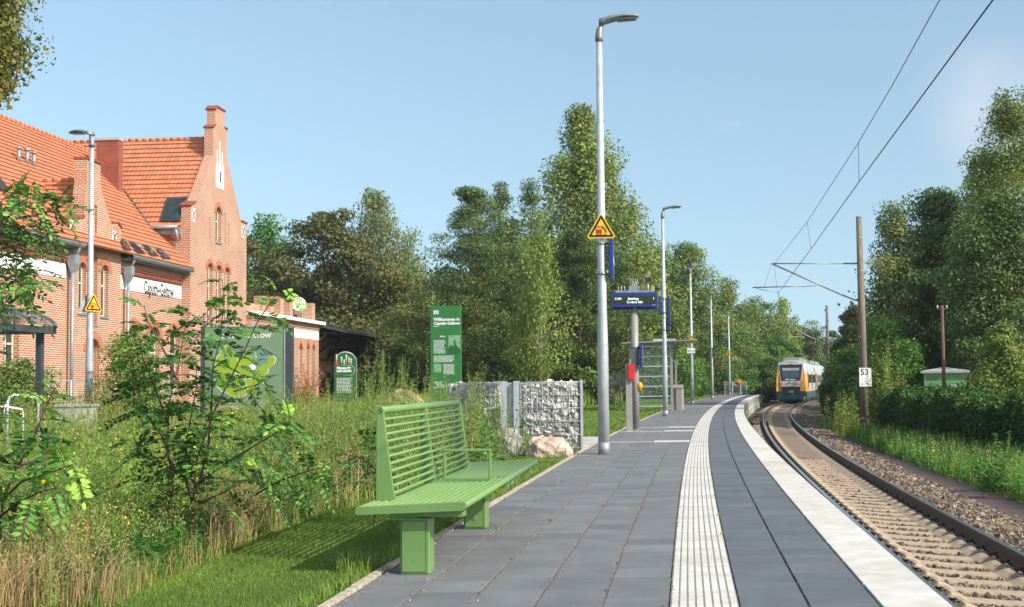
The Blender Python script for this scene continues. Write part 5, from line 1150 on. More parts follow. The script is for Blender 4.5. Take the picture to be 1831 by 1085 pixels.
for i in range(3):
    x = .08
    while x < .5: w = random.uniform(.05, .12); m.box(x, x+w, -.004, -.0005, h-.2-.05*i, h-.18-.05*i); x += w+.03
m.build('graffiti', M['anth'], r)

# ================================================================== TRAIN
def train_car(y0, L, label, rear, head):
    X = float(track(y0)); a = math.atan((track(y0+L)-track(y0))/L)
    r = thing('railcar', label, 'train', (X, y0, (ZL+ZR)/2), -a, 'cars of the regional train')
    prof = [(1.22, .28), (1.34, .55), (1.40, 1.05), (1.40, 1.9), (1.35, 2.6), (1.22, 3.3), (1.02, 3.66), (.55, 3.84), (0, 3.88)]
    full = prof+[(-x, z) for x, z in prof[-2::-1]]
    if rear: secs = [(.0, .93, 0), (.12, .97, 0), (.6, 1., 0), (2.6, 1., 0), (L-.3, 1., 0)]
    else: secs = [(.3, 1., 0), (L-.3, 1., 0)]
    def ring(y, s): return [(x*s, y+(.50*max(0, (z-1.0)/2.8)**1.3 if rear and y < .5 else 0), z if z < 3.5 or y > .5 else z-.12) for x, z in full]
    n = len(full)
    def shell(name, secs_, mt, j0=0, j1=n-1):
        m = MB(); vs = []; k = j1-j0+1
        for y, s, _ in secs_: vs += ring(y, s)[j0:j1+1]
        m.add(vs, [(i*k+j, i*k+j+1, (i+1)*k+j+1, (i+1)*k+j) for i in range(len(secs_)-1) for j in range(k-1)], 0, True); return m.build(name, M[mt], r, fixn=False)
    if rear:
        shell('cab_side', secs[:4], 't_orange', 0, 4); shell('cab_side', secs[:4], 't_orange', n-5, n-1); shell('cab_roof', secs[:4], 't_white', 4, n-5)
        shell('car_body', secs[3:], 't_white')
        R0 = ring(0, .93); m = MB(); m.add(R0, [tuple(range(6))+tuple(range(n-6, n))]); m.build('cab_end', M['t_orange'], r); m = MB(); m.add(R0, [tuple(range(5, n-5))]); m.build('cab_brow', M['t_roof'], r)
        fz = lambda z: .50*max(0, (z-1.0)/2.8)**1.3
        def plate(name, poly, off, mt, par=None):
            m = MB(); m.prism(poly, lambda u, v, w: (u, fz(v)-off+w, v), .012); return m.build(name, M[mt], par or r)
        def densify(P): 
            out = []
            for i in range(len(P)):
                a_, b_ = P[i], P[(i+1) % len(P)]
                for k in range(5): out.append((a_[0]+(b_[0]-a_[0])*k/5, a_[1]+(b_[1]-a_[1])*k/5))
            return out
        def grid(name, zs, hw, off, mt, par=None):
            m = MB(); vs = []
            for z in zs: w = hw(z); vs += [(x*w, fz(z)-off, z) for x in (-1, -.5, 0, .5, 1)]
            m.add(vs, [(i*5+j, i*5+j+1, i*5+j+6, i*5+j+5) for i in range(len(zs)-1) for j in range(4)]); return m.build(name, M[mt], par or r, fixn=False)
        hw = lambda z: .88+(z-1.25)*.115
        pl = grid('front_panel', np.linspace(1.45, 3.64, 12), hw, .03, 't_white')
        ws_ = grid('windscreen', np.linspace(1.98, 3.46, 8), lambda z: hw(z)-.09, .05, 'black', pl)
        grid('cab_window', np.linspace(2.24, 3.2, 6), lambda z: hw(z)-.24, .065, 't_glass', ws_)
        grid('sun_blind', np.linspace(2.92, 3.14, 3), lambda z: hw(z)-.34, .075, 't_blind', ws_)
        text('RB33  Jüterbog', .15, M['t_text'], ws_, (-.5, fz(2.04)-.056, 2.04))
        text('ODEG', .2, M['anth'], pl, (-.30, fz(1.7)-.034, 1.64)); 
        m = MB(); m.box(-.45, -.34, -.0, .06, 1.66, 1.78); m.box(.36, .47, -.0, .06, 1.66, 1.78); m.build('logo_mark', M['t_orange'], pl)
        for x in (-.73, .73): m = MB(); m.tube([(x, .12, 1.78), (x, -.01, 1.78)], .105, 14); lr = m.build('light_ring', M['black'], r); m = MB(); m.tube([(x, -.01, 1.78), (x, -.025, 1.78)], .075, 12); m.build('tail_light', M['t_light'], lr)
        m = MB(); m.tube([(0, fz(3.4), 3.42), (0, fz(3.4)-.08, 3.42)], .11, 12); m.build('top_light', M['black'], r)
        m = MB(); m.box(-.84, .84, -.04, .1, .74, 1.44); cb_ = m.build('coupler_recess', M['black'], r)
        m = MB(); m.box(-.2, .2, -.32, -.05, .88, 1.08); m.tube([(.1, -.3, .9), (.22, -.3, .7)], .02, 5); m.build('coupler', M['galv_dk'], cb_)
        m = MB(); P = [(-1.38, 1.02), (-1.34, .6), (-1.08, .3), (1.08, .3), (1.34, .6), (1.38, 1.02), (.82, 1.02), (.8, .72), (-.8, .72), (-.82, 1.02)]; m.prism(P, lambda u, v, w: (u, -.12-.1*(.9-v)*0+w, v), .5); m.build('skirt', M['t_teal'], r, bevel=.02)
        m = MB(); m.box(-.8, .8, -.08, -.04, .73, 1.0); m.build('skirt_recess', M['black'], cb_)
        m = MB(); m.tube([(0, fz(3.2), 3.3), (.25, fz(3)-.1, 3.05)], .012, 4); m.build('wiper', M['black'], ws_)
    else: shell('car_body', secs, 't_white')
    ys0 = 2.6 if rear else .5
    for s in (-1, 1):
        m = MB(); m.box(min(s*1.36, s*1.415), max(s*1.36, s*1.415), ys0+.4, L-.5, 1.75, 2.55); wb2 = m.build('window_band', M['t_glass'], r)
        m = MB(); m.box(min(s*1.30, s*1.41), max(s*1.30, s*1.41), .3, L-.3, .3, .95); m.build('side_skirt', M['t_teal'], r)
        for yd in (ys0+.1, L*.55):
            m = MB(); m.box(min(s*1.37, s*1.43), max(s*1.37, s*1.43), yd, yd+1.3, .95, 2.75); d = m.build('door', M['t_orange'], r); m = MB(); m.box(min(s*1.43, s*1.437), max(s*1.43, s*1.437), yd+.15, yd+1.15, 1.35, 2.6); m.build('door_window', M['t_glass'], d)
    for i, (y, l, h) in enumerate(((1.2, 1.0, .22), (3.5, 2.5, .28), (8, 3, .25), (12, 2, .2))): 
        if y+l < L: m = MB(); m.box(-.75, .75, y, y+l, 3.75, 3.88+h); m.build('roof_unit', M['t_roof'], r, bevel=.04)
    m = MB(); m.box(-1.0, 1.0, 1.0, L-1, .05, .3); m.build('underframe', M['black'], r)
    for yb in (2.5, L-3.5):
        for x in (-.755, .755):
            m = MB(); m.tube([(x-.06, yb, .42), (x+.06, yb, .42)], .42, 18); m.build('wheel', M['rust'], r)
M['t_glass'] = mat('train_window', (.05, .065, .08), .08, var=.1, spec=.9)
M['t_blind'] = mat('roller_blind', (.35, .38, .40), .7)
train_car(109.5, 18.2, 'orange and white regional train seen from its rear end with red tail lights', True, 0)
train_car(127.9, 16.5, 'second car of the orange and white train, mostly hidden behind the bushes', False, 0)
# ================================================================== TREES
ENV = dict(
 broad=lambda t: np.sqrt(np.clip(1-((t-.45)/.56)**2, 0, 1)),
 full=lambda t: np.clip(1-np.abs(t-.35)/.68, 0, 1)**.45,
 poplar=lambda t: np.clip(t/.25, 0, 1)**.4*np.clip((1.02-t)/.75, 0, 1)**.55,
 pine=lambda t: np.clip(t/.15, 0, 1)**.4*np.clip((1.05-t)/.7, 0, 1)**.6,
 cone=lambda t: np.clip(t/.1, 0, 1)**.4*np.clip((1.02-t)/.8, 0, 1)**.85,
 birch=lambda t: np.clip(t/.25, 0, 1)**.5*np.clip((1.03-t)/.6, 0, 1)**.6)
def tree(name, label, px, Y, top, hw, env='broad', leaf='dark', bark='bark', z0=-.05, zb=.12, n=16000, ls=.24, nc=110, cs=.085, seed=0, grp=None, lean=0, droop=0., flat=.75, cat='tree', trunk_r=None, depth=.85, rough=.25, asp=.62, limbs=34, tufts=False, tb=.0, Xw=None, tw=1.0):
    global rng
    rng = np.random.default_rng(seed+100)
    q = atY(px, 650, Y) if Xw is None else (Xw, Y, 0); zt = atY(px, top, Y)[2] if top is not None else 5.
    H = zt-z0; W = dict(full=1.5, broad=1.45, pine=1.5, cone=1.55, poplar=1.7, birch=1.45)[env]*hw*Y/FPX
    r = thing(name, label, cat, (q[0], Y, z0), 0, grp)
    cb = zb*H; hc = H-cb; e = ENV[env]
    t = rng.random(nc*6); t = t[rng.random(nc*6) < np.maximum(e(t), .15)][:nc]; k = len(t); th = rng.random(k)*2*np.pi
    ph = rng.random(6)*6.28
    lob = 1+rough*(np.sin(2*th+ph[0]+4*t)+.8*np.sin(3*th+ph[1]-7*t)+.6*np.sin(5*th+ph[2]+13*t))*.8
    rad = W*np.minimum(e(t), 1)*lob*(rng.random(k)**.36)
    cs_ = cs*H*(.7+.6*rng.random(k))*(.65+.5*e(t)); rad = np.maximum(rad-cs_*.6, 0)
    C = np.stack([rad*np.cos(th)+lean*H*t, rad*np.sin(th)*depth, cb+hc*t*.97], 1)
    # leaves: clump shells, flattened
    n = int(n*2.0); ls *= .82; per = n//k; g = rng.normal(size=(k, per, 3)); g = g/np.linalg.norm(g, axis=2, keepdims=True)*(rng.random((k, per, 1))**.45)
    P = C[:, None, :]+g*cs_[:, None, None]*np.array([1.15, 1.15, flat])*1.1
    if droop: P[..., 2] -= droop*cs_[:, None]*rng.random((k, per))**2*3
    P = P.reshape(-1, 3); P[:, 2] = np.minimum(P[:, 2], H+.1)
    ok = P[:, 2] > .05; P = P[ok]
    tn = np.clip(np.repeat(rng.random(k)*.55, per)+.45*rng.random(k*per)+tb, 0, 1)[ok]
    D = None
    if droop: D = rng.normal(size=(len(P), 3))*.45+np.array([0, 0, -1.])
    elif env in ('pine', 'cone'): D = rng.normal(size=(len(P), 3))*.6+np.repeat(unit(C*np.array([1, 1, 0])+1e-6), per, axis=0)[ok]*.5+np.array([0, 0, .35])
    ax_ = np.stack([lean*P[:, 2], 0*P[:, 2], P[:, 2]*0+cb+.4*hc], 1); gg = g.reshape(-1, 3)[ok]
    Nn = unit(.75*rng.normal(size=P.shape)+.75*gg+.5*unit(P-ax_)+np.array([0, 0, .3]))
    leaves('crown', P, ls*(.45+1.2*rng.random(len(P))**1.6), M['f_'+leaf], r, tn, np.cross(Nn, rng.normal(size=P.shape)) if D is None else D, asp, Nn)
    R_ = trunk_r or max(.06, H*.014); m = MB()
    top_t = .9 if env in ('pine', 'cone', 'poplar', 'birch') else .7
    tz = np.linspace(0, 1, 9); wob = rng.normal(size=(9, 2))*.012*H; wob[0] = 0
    tp = [(lean*H*a+w[0]*a, w[1]*a, H*top_t*a-.1*(a == 0)) for a, w in zip(tz, wob)]
    m.tube(tp, [R_*(1-.85*a) for a in tz], 9)
    for i in rng.permutation(k)[:limbs]:
        c = C[i]; zs = max(cb*.6, c[2]-(.9 if env in ('pine', 'cone', 'birch', 'poplar') else 1.6)*np.hypot(c[0], c[1])*.6-.03*H); zs = min(zs, H*top_t*.98); a = zs/(H*top_t)
        s0 = np.array([np.interp(a, tz, [p[0] for p in tp]), np.interp(a, tz, [p[1] for p in tp]), zs]); md = (s0+c)/2+np.array([0, 0, .04*H*(1-a)]) ; r0 = R_*(1-.85*a)*.45
        m.tube([s0, md, c], [r0, r0*.6, r0*.2], 5)
    m.build('trunk', M[bark], r, fixn=False)
    return r
FG = 'trees beyond the station and platform'
T = tree
T('maple_tree', 'broad maple with bronze and dark green foliage just right of the brick gable', 572, 86, 372, 128, 'full', 'maple', n=34000, ls=.3, nc=190, cs=.075, seed=1, zb=.03, grp=FG, rough=.3)
T('maple_tree', 'yellow-green maple crown peeping out between the gable and the bronze maple', 478, 97, 386, 48, 'broad', 'bright', n=9000, ls=.3, nc=70, seed=2, zb=.1, grp=FG)
T('birch_tree', 'tall grey-green birch with wispy drooping top behind the bronze maple', 672, 108, 332, 82, 'birch', 'greyg', 'birchbark', n=26000, ls=.26, nc=170, cs=.06, seed=3, zb=.1, droop=.6, grp=FG, flat=1.)
T('birch_tree', 'thin pale birch top with sparse hanging twigs left of the big pine', 728, 112, 372, 42, 'birch', 'greyg', 'birchbark', n=6000, ls=.22, nc=80, cs=.05, seed=4, zb=.1, droop=1., grp=FG, tb=.2)
T('robinia_tree', 'reddish green robinia below the pale birch, left of the green slab', 716, 88, 470, 62, 'full', 'robinia', n=14000, ls=.24, nc=110, seed=5, zb=.03, grp=FG)
T('pine_tree', 'big dense blue-green pine in the centre behind the green welcome slab', 852, 74, 330, 92, 'pine', 'pine', 'pinebark', n=46000, ls=.22, nc=260, cs=.055, seed=6, zb=.06, flat=.55, rough=.45, grp=FG, asp=.28, limbs=60)
T('pine_tree', 'dark pine with a pointed top rising behind the central pine', 898, 95, 305, 44, 'cone', 'pine', 'pinebark', n=18000, ls=.26, nc=130, cs=.05, seed=7, zb=.2, flat=.5, rough=.45, grp=FG, asp=.3)
T('pine_tree', 'second pointed dark pine left of the tall poplar', 950, 98, 316, 48, 'cone', 'pine', 'pinebark', n=18000, ls=.26, nc=120, cs=.055, seed=8, zb=.2, flat=.5, rough=.5, grp=FG, asp=.3)
T('poplar_tree', 'tallest tree, a light green poplar towering behind the nearest platform lamp', 1043, 88, 190, 84, 'poplar', 'poplar', n=42000, ls=.27, nc=260, cs=.05, seed=9, zb=.1, grp=FG, rough=.3, flat=1.2)
T('pine_tree', 'dense dark pine right behind the yellowish birch and the lamp', 1035, 72, 400, 86, 'pine', 'pine', 'pinebark', n=40000, ls=.22, nc=220, cs=.06, seed=10, zb=.12, flat=.6, rough=.4, grp=FG, asp=.3, limbs=60)
T('pine_tree', 'pine with open branches between the poplar and the robinias', 1108, 82, 440, 52, 'pine', 'pine', 'pinebark', n=16000, ls=.24, nc=110, cs=.07, seed=11, zb=.1, flat=.5, rough=.4, grp=FG, asp=.3)
T('young_birch', 'slender yellow-green birch with a white stem in front of the dark pines', 968, 58, 372, 36, 'birch', 'birch', 'birchbark', n=4600, ls=.14, nc=46, cs=.045, seed=12, zb=.22, droop=1.3, rough=.6, grp=FG, flat=1., trunk_r=.07, depth=1., limbs=50)
T('young_birch', 'smaller thin birch stem leaning beside the slender yellow-green birch', 940, 59, 470, 26, 'birch', 'birch', 'birchbark', n=3000, ls=.13, nc=50, cs=.06, seed=13, zb=.3, droop=.9, grp=FG, trunk_r=.045, lean=.03)
for i, (px, Y, top, hw, lab, lf, n) in enumerate((
 (1160, 96, 418, 58, 'robinia with reddish seed pods above the departure display', 'robinia', 20000),
 (1232, 126, 432, 50, 'robinia with an open feathery crown between the second and third lamps', 'robinia', 19000),
 (1300, 138, 492, 54, 'dark green robinia behind the two farthest lamps', 'robinia', 18000),
 (1205, 128, 450, 30, 'narrow grey-green tree just left of the third lamp top', 'greyg', 8000),
 (1355, 145, 530, 40, 'olive green robinia left of the train', 'robinia', 12000))):
    T('robinia_tree', lab, px, Y, top, hw, 'full', lf, n=n, ls=.28, nc=120, cs=.085, seed=20+i, zb=.06, grp=FG, rough=.38, limbs=50)
T('birch_tree', 'pale birch with hanging twigs above the train', 1400, 165, 522, 30, 'birch', 'birch', 'birchbark', n=9000, ls=.3, nc=90, cs=.06, seed=30, zb=.1, droop=.8, grp=FG, z0=-1)
T('pine_tree', 'small dark pine between the pale birch and the distant mast', 1452, 175, 566, 26, 'pine', 'pine', 'pinebark', n=8000, ls=.34, nc=60, seed=31, zb=.1, flat=.5, grp=FG, z0=-1, asp=.35)
T('oak_tree', 'grey-green tree closing the view behind the train', 1425, 185, 585, 40, 'full', 'greyg', n=10000, ls=.4, nc=80, seed=32, zb=0, grp=FG, z0=-1)
T('oak_tree', 'round bluish tree in the gap right of the distant mast', 1488, 210, 592, 26, 'full', 'pine', n=6000, ls=.45, nc=50, seed=33, zb=0, grp=FG, z0=-1)
T('robinia_tree', 'light green robinia hanging over the left side of the train', 1395, 140, 600, 36, 'full', 'bright', n=10000, ls=.28, nc=70, seed=34, zb=0, grp=FG, z0=-1)
# bushes under the trees, left of the far platform
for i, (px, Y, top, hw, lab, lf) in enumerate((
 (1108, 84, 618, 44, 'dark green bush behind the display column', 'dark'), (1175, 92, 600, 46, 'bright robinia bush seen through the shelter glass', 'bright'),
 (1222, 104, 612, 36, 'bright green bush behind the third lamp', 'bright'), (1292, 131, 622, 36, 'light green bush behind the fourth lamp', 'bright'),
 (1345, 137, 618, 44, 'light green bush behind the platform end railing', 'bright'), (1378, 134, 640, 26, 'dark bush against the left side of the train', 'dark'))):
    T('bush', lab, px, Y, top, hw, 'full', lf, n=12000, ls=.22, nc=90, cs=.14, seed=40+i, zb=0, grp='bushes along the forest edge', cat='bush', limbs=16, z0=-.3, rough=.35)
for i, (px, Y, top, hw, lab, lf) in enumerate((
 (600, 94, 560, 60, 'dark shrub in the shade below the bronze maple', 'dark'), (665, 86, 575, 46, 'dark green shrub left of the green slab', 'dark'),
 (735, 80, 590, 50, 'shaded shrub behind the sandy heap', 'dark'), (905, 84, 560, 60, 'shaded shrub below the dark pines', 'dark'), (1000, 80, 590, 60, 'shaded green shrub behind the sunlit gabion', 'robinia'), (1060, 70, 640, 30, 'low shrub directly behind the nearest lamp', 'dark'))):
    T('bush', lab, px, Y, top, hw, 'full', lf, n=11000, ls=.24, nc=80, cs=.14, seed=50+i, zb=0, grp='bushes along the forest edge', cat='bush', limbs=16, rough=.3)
# one distant mass of wood closing all gaps
def wood(name, label, pts, lf, n, h0, ls, seed):
    global rng
    rng = np.random.default_rng(seed); u = rng.random(n)*(len(pts)-1); i = np.minimum(u.astype(int), len(pts)-2); f = (u-i)[:, None]
    A = np.array([[p[0], p[1], p[2]] for p in pts]); B_ = A[i]*(1-f)+A[i+1]*f
    ht = B_[:, 2]*(.85+.12*np.sin(u*9.)+.08*np.sin(u*23.)); P = np.stack([B_[:, 0]+rng.normal(size=n)*2.2, B_[:, 1]+rng.normal(size=n)*2.5, h0+ht*rng.random(n)**.8], 1)
    return stuff(leaves(name, P, ls*(.6+.8*rng.random(n)), M['f_'+lf], None, .7*rng.random(n)), label, 'wood')
def pw(px, Y, top): q = atY(px, top, Y); return (q[0], Y, q[2]+1)
wood('forest_edge', 'dark continuous forest edge filling the gaps behind the single trees', [pw(440, 118, 500), pw(560, 120, 470), pw(700, 122, 480), pw(850, 122, 460), pw(1000, 122, 450), pw(1110, 126, 490), pw(1200, 140, 520), pw(1300, 160, 545), pw(1380, 190, 575), pw(1450, 230, 600), pw(1530, 240, 610), pw(1600, 230, 600)], 'dark', 90000, -1, .5, 77)
# ---- right side
RG = 'trees right of the track'
T('robinia_tree', 'reddish brown robinia with an open crown just right of the tall mast', 1605, 64, 362, 52, 'full', 'robinia', n=20000, ls=.17, nc=120, cs=.08, seed=60, zb=.1, grp=RG, z0=-.9, rough=.4, tb=.1, limbs=60)
T('maple_tree', 'dark leafy maple behind the green hut', 1690, 66, 338, 74, 'full', 'dark', n=48000, ls=.2, nc=170, cs=.08, seed=61, zb=.05, grp=RG, z0=-.9, tb=.12)
T('maple_tree', 'large dark green maple filling the right edge above the hedge', 1790, 52, 345, 80, 'full', 'dark', n=40000, ls=.15, nc=200, cs=.075, seed=62, zb=.05, grp=RG, z0=-.9, tb=.1)
T('poplar_tree', 'tall poplar with small glossy leaves at the top right corner', 1815, 62, 150, 82, 'poplar', 'poplar', n=42000, ls=.16, nc=240, cs=.045, seed=63, zb=.1, grp=RG, z0=-.9, tb=-.1, flat=1.2)
T('poplar_tree', 'lower poplar leaning left of the tallest one at the right edge', 1765, 70, 260, 52, 'poplar', 'poplar', n=20000, ls=.19, nc=130, cs=.055, seed=64, zb=.2, grp=RG, z0=-.9, tb=-.15, flat=1.1)
T('plum_tree', 'dark tree with purplish leaves left of the tall mast', 1530, 78, 548, 30, 'full', 'maple', n=20000, ls=.2, nc=80, seed=65, zb=.05, grp=RG, z0=-.9, tb=-.2)
T('maple_tree', 'yellow-green tree above the hedge at the right edge', 1800, 44, 575, 46, 'full', 'birch', n=15000, ls=.13, nc=110, cs=.09, seed=66, zb=.05, grp=RG, z0=-.9, tb=-.1)
T('robinia_tree', 'dark robinia behind the timber pole', 1650, 58, 470, 60, 'full', 'dark', n=22000, ls=.17, nc=120, seed=67, zb=.02, grp=RG, z0=-.9)
T('robinia_tree', 'dark green robinia behind the yellow-green tree at the right edge', 1745, 56, 450, 60, 'full', 'dark', n=22000, ls=.17, nc=110, seed=68, zb=.0, grp=RG, z0=-.9)
for i, (px, Y, top, hw, lab, lf) in enumerate((
 (1514, 84, 600, 28, 'green bush hiding the rear cars of the train', 'bright'), (1484, 98, 655, 14, 'low dark bush beside the train', 'dark'), (1525, 62, 618, 34, 'dark green bush left of the tall mast', 'hedge'),
 (1580, 54, 560, 36, 'bush of upright shoots right of the tall mast', 'bright'), (1620, 52, 610, 30, 'loose green bush left of the green hut', 'bright'), (1640, 60, 590, 40, 'dark bush behind the green hut', 'dark'), (1740, 52, 620, 44, 'dark bush right of the green hut', 'dark'), (1815, 50, 620, 40, 'dark bush beneath the yellow-green tree', 'dark'), (1494, 74, 672, 16, 'low green bush at the bend of the track', 'hedge'))):
    T('bush', lab, px, Y, top, hw, 'full', lf, n=12000, ls=.13 if Y < 70 else .18, nc=90, cs=.13, seed=70+i, zb=0, grp='bushes right of the track', cat='bush', limbs=18, z0=-.95, rough=.35)
wood('wood_right_of_track', 'dark wood behind the single trees right of the track', [pw(1640, 100, 520), pw(1700, 95, 450), pw(1780, 90, 430), pw(1850, 85, 430), pw(1950, 80, 430)], 'dark', 70000, -1, .28, 78)
# overhanging tree at the top left corner; its trunk stands left of the frame
r = T('oak_tree', 'olive leaved branches reaching in at the top left corner', -95, 26, -330, 92, 'broad', 'olive', n=70000, ls=.13, nc=150, cs=.06, seed=80, zb=.56, grp='trees left of the station', rough=.3, tb=-.05, z0=-.05)

# ---- hedge
hb = []; rng = np.random.default_rng(5)
n = 60000; Yh = 27+(47-27)*rng.random(n); hx = np.interp(Yh, [27, 30, 40, 47], [10.9, 10.75, 10.7, 10.9])
s_ = rng.random(n); hz = np.where(s_ < .55, rng.random(n)*1.6, 1.45+.2*rng.random(n)); hy = np.where(s_ < .55, .25*rng.random(n)**2, 1.5*rng.random(n)); bump = .14*np.sin(Yh*2.1)+.1*np.sin(Yh*5.3+1)+.12*np.sin(Yh*.9)
Ph = np.stack([hx+hy-.22*np.sin(hz*1.5+Yh*1.7)*.5+rng.normal(size=n)*.06, Yh, -.92+hz*(1+.06*bump)+bump*(hz/2)+np.abs(rng.normal(size=n))*.05], 1)
r = thing('hedge', 'long dark clipped hedge covered in creeper right of the track', 'hedge', (10.9, 37, -.9))
o = leaves('foliage', Ph-np.array([10.9, 37, -.9]), .085*(.6+.9*rng.random(n)), M['f_hedge'], r, np.clip(.75*rng.random(n)*(.5+.5*hz/2)+.25*(rng.random(n) < .08), 0, 1), None, .8)  # leaf tint lightens with height: the sunlit top is put into the colour
m = MB(); m.box(.12, 1.3, -10, 10, 0, 1.3); m.build('branches', M['core'] if 'core' in M else M['stem'], r)

# ================================================================== GRASS AND WEEDS
def scatter(n, y0, y1, xl, xr, pw_=1.):
    """random ground points between two curves; denser near the camera"""
    u = rng.random(n); Y = (y0**-pw_+(y1**-pw_-y0**-pw_)*u)**(-1/pw_); L = xl(Y); Rr = xr(Y); X = L+(Rr-L)*rng.random(n); return np.stack([X, Y, np.full(n, -.02)], 1)
kerbx = lambda Y: edge(Y)-3.72
# lawn
P = scatter(150000, 5.2, 23.2, lambda Y: np.maximum(lawn_left(Y)-.15, -.52*Y-.3), kerbx, 1.2)
patch = .5+.5*np.sin(P[:, 0]*2.1+np.sin(P[:, 1]*1.3)*2)*np.sin(P[:, 1]*1.7+P[:, 0])
fr = P[:, 1]/9
stuff(blades('lawn_grass', P, (.02+.035*rng.random(len(P))**1.4)*np.clip(fr, .8, 1.6), .0038*np.clip(fr, 1, 2.4), .6, M['f_grass'], np.clip(.15+.5*rng.random(len(P))+.3*patch, 0, 1)), 'short bright green lawn grass between the platform kerb and the weeds', 'grass')
P = scatter(60000, 29.5, 110, lambda Y: edge(Y)-9.5, kerbx, 1.)
stuff(blades('far_lawn_grass', P, .07+.05*rng.random(len(P)), .02*P[:, 1]/30, .5, M['f_grass'], np.clip(.2+.7*rng.random(len(P)), 0, 1)), 'mown grass beyond the gabions beside the far platform', 'grass')
# taller tufts along the kerb
P = scatter(1500, 6.5, 20, lambda Y: kerbx(Y)-.14, lambda Y: kerbx(Y)-.01, 1.)
stuff(blades('kerb_grass', P, .06+.08*rng.random(len(P)), .006, 1., M['f_grass'], .3+.6*rng.random(len(P))), 'longer grass blades leaning over the kerb', 'grass')
q = onz(632, 1020); P = np.array([q+np.array([rng.normal()*.05, rng.normal()*.05, 0]) for _ in range(120)]); P[:, 0] = np.minimum(P[:, 0], kerbx(P[:, 1])-.03)
b_ = blades('grass_tuft', P, .10+.08*rng.random(120), .011, 1.3, M['f_grass'], .5+.5*rng.random(120)); tag(b_, 'coarse bright grass tuft at the kerb in front of the bench', 'grass tuft')
# meadow of tall weeds
ML = lambda Y: -.56*Y-.8
MR = lambda Y: np.where(Y > 16.5, np.minimum(lawn_left(Y), -.092*Y), lawn_left(Y))
HT = lambda Y: np.interp(Y, [5, 9, 13, 20, 30, 60], [.42, .52, .70, .98, 1.05, 1.1])
P = scatter(120000, 5., 48, ML, MR, 1.1)
pn_ = .5+.5*np.sin(P[:, 0]*1.3+1.7*np.sin(P[:, 1]*.6))*np.sin(P[:, 1]*.9+P[:, 0]*.5)
near = np.clip((MR(P[:, 1])-P[:, 0])/.8, 0, 1); P = P[rng.random(len(P)) < .35+.65*near]; pn_ = .5+.5*np.sin(P[:, 0]*1.3+1.7*np.sin(P[:, 1]*.6))*np.sin(P[:, 1]*.9+P[:, 0]*.5); near = np.clip((MR(P[:, 1])-P[:, 0])/.8, 0, 1)
h = HT(P[:, 1])*(.35+.6*rng.random(len(P)))*(.5+.5*near)
stuff(blades('meadow_grass', P, h, .0045*np.clip(P[:, 1]/9, .8, 3.), .7, M['f_meadow'], np.clip(.55*rng.random(len(P))+.45*pn_, 0, 1)), 'tall green and yellow meadow grass between lawn and station', 'grass')
P = scatter(60000, 5., 42, ML, MR, 1.3)
pt_ = .5+.5*np.sin(P[:, 0]*2.3+2*np.sin(P[:, 1]*1.1))*np.sin(P[:, 1]*1.9+P[:, 0]*1.1+1); P = P[rng.random(len(P)) < .12+.75*pt_**1.3*np.clip(14/P[:, 1], .3, 1)+.6*np.clip(1-(MR(P[:, 1])-P[:, 0])/.9, 0, 1)]
near = np.clip((MR(P[:, 1])-P[:, 0])/1.6, 0, 1); keep = rng.random(len(P)) < np.clip(1.-near*.7, .3, 1); P = P[keep]
hd = HT(P[:, 1])*(.35+.9*rng.random(len(P))**1.4)*(.75+.35*np.sin(P[:, 0]*3.1+P[:, 1]*1.7))
stuff(blades('dry_stalks', P, hd, .0035*np.clip(P[:, 1]/8, 1, 3), .75, M['f_dry'], rng.random(len(P))), 'dry tan and reddish grass stalks standing among the weeds', 'dry grass')
# seed heads on dry stalks
P2 = scatter(1300, 5.2, 32, ML, MR, 1.3); C, D, s_, tn = stalks(P2, HT(P2[:, 1])*(.7+.45*rng.random(len(P2))), 26, .02, .022, 1.6, .25, .62, False)
stuff(leaves('seed_heads', C, s_*np.clip(np.repeat(P2[:, 1], 26)/9, 1, 2.6), M['f_dry'], None, tn, D, .4), 'fuzzy brown seed heads on the dry grasses', 'dry grass')
# leafy weeds
P3 = scatter(9000, 5.4, 46, ML, lambda Y: MR(Y)-.25, 1.1); C, D, s_, tn = stalks(P3, HT(P3[:, 1])*(.4+.75*rng.random(len(P3)))*1.05, 34, .05, .11, .9, .3, .05)
k_ = np.clip(np.repeat(P3[:, 1], 34)/12, .8, 2.2)
stuff(leaves('leafy_weeds', C, s_*k_, M['f_mug'], None, tn, D, .3), 'leafy green and olive weeds filling the meadow', 'weeds')
P4 = scatter(17000, 5.4, 40, ML, lambda Y: MR(Y)-.15, 1.2); C, D, s_, tn = stalks(P4, HT(P4[:, 1])*.6*(.4+.7*rng.random(len(P4))), 30, .06, .16, .3, .2, .1)
stuff(leaves('broad_leaved_weeds', C, s_*np.clip(np.repeat(P4[:, 1], 30)/12, .8, 2.), M['f_sapling'], None, tn*.75, D, .6), 'low broad-leaved green weeds in the meadow', 'weeds')
P5 = scatter(1500, 6, 45, ML, lambda Y: MR(Y)-.2, 1.); P5[:, 2] += HT(P5[:, 1])*(.45+.55*rng.random(len(P5)))
stuff(leaves('yellow_flowers', P5, .018*np.clip(P5[:, 1]/9, 1, 2.4), M['f_yellow'], None, None, None, .9), 'tiny yellow flowers scattered through the weeds', 'flowers')

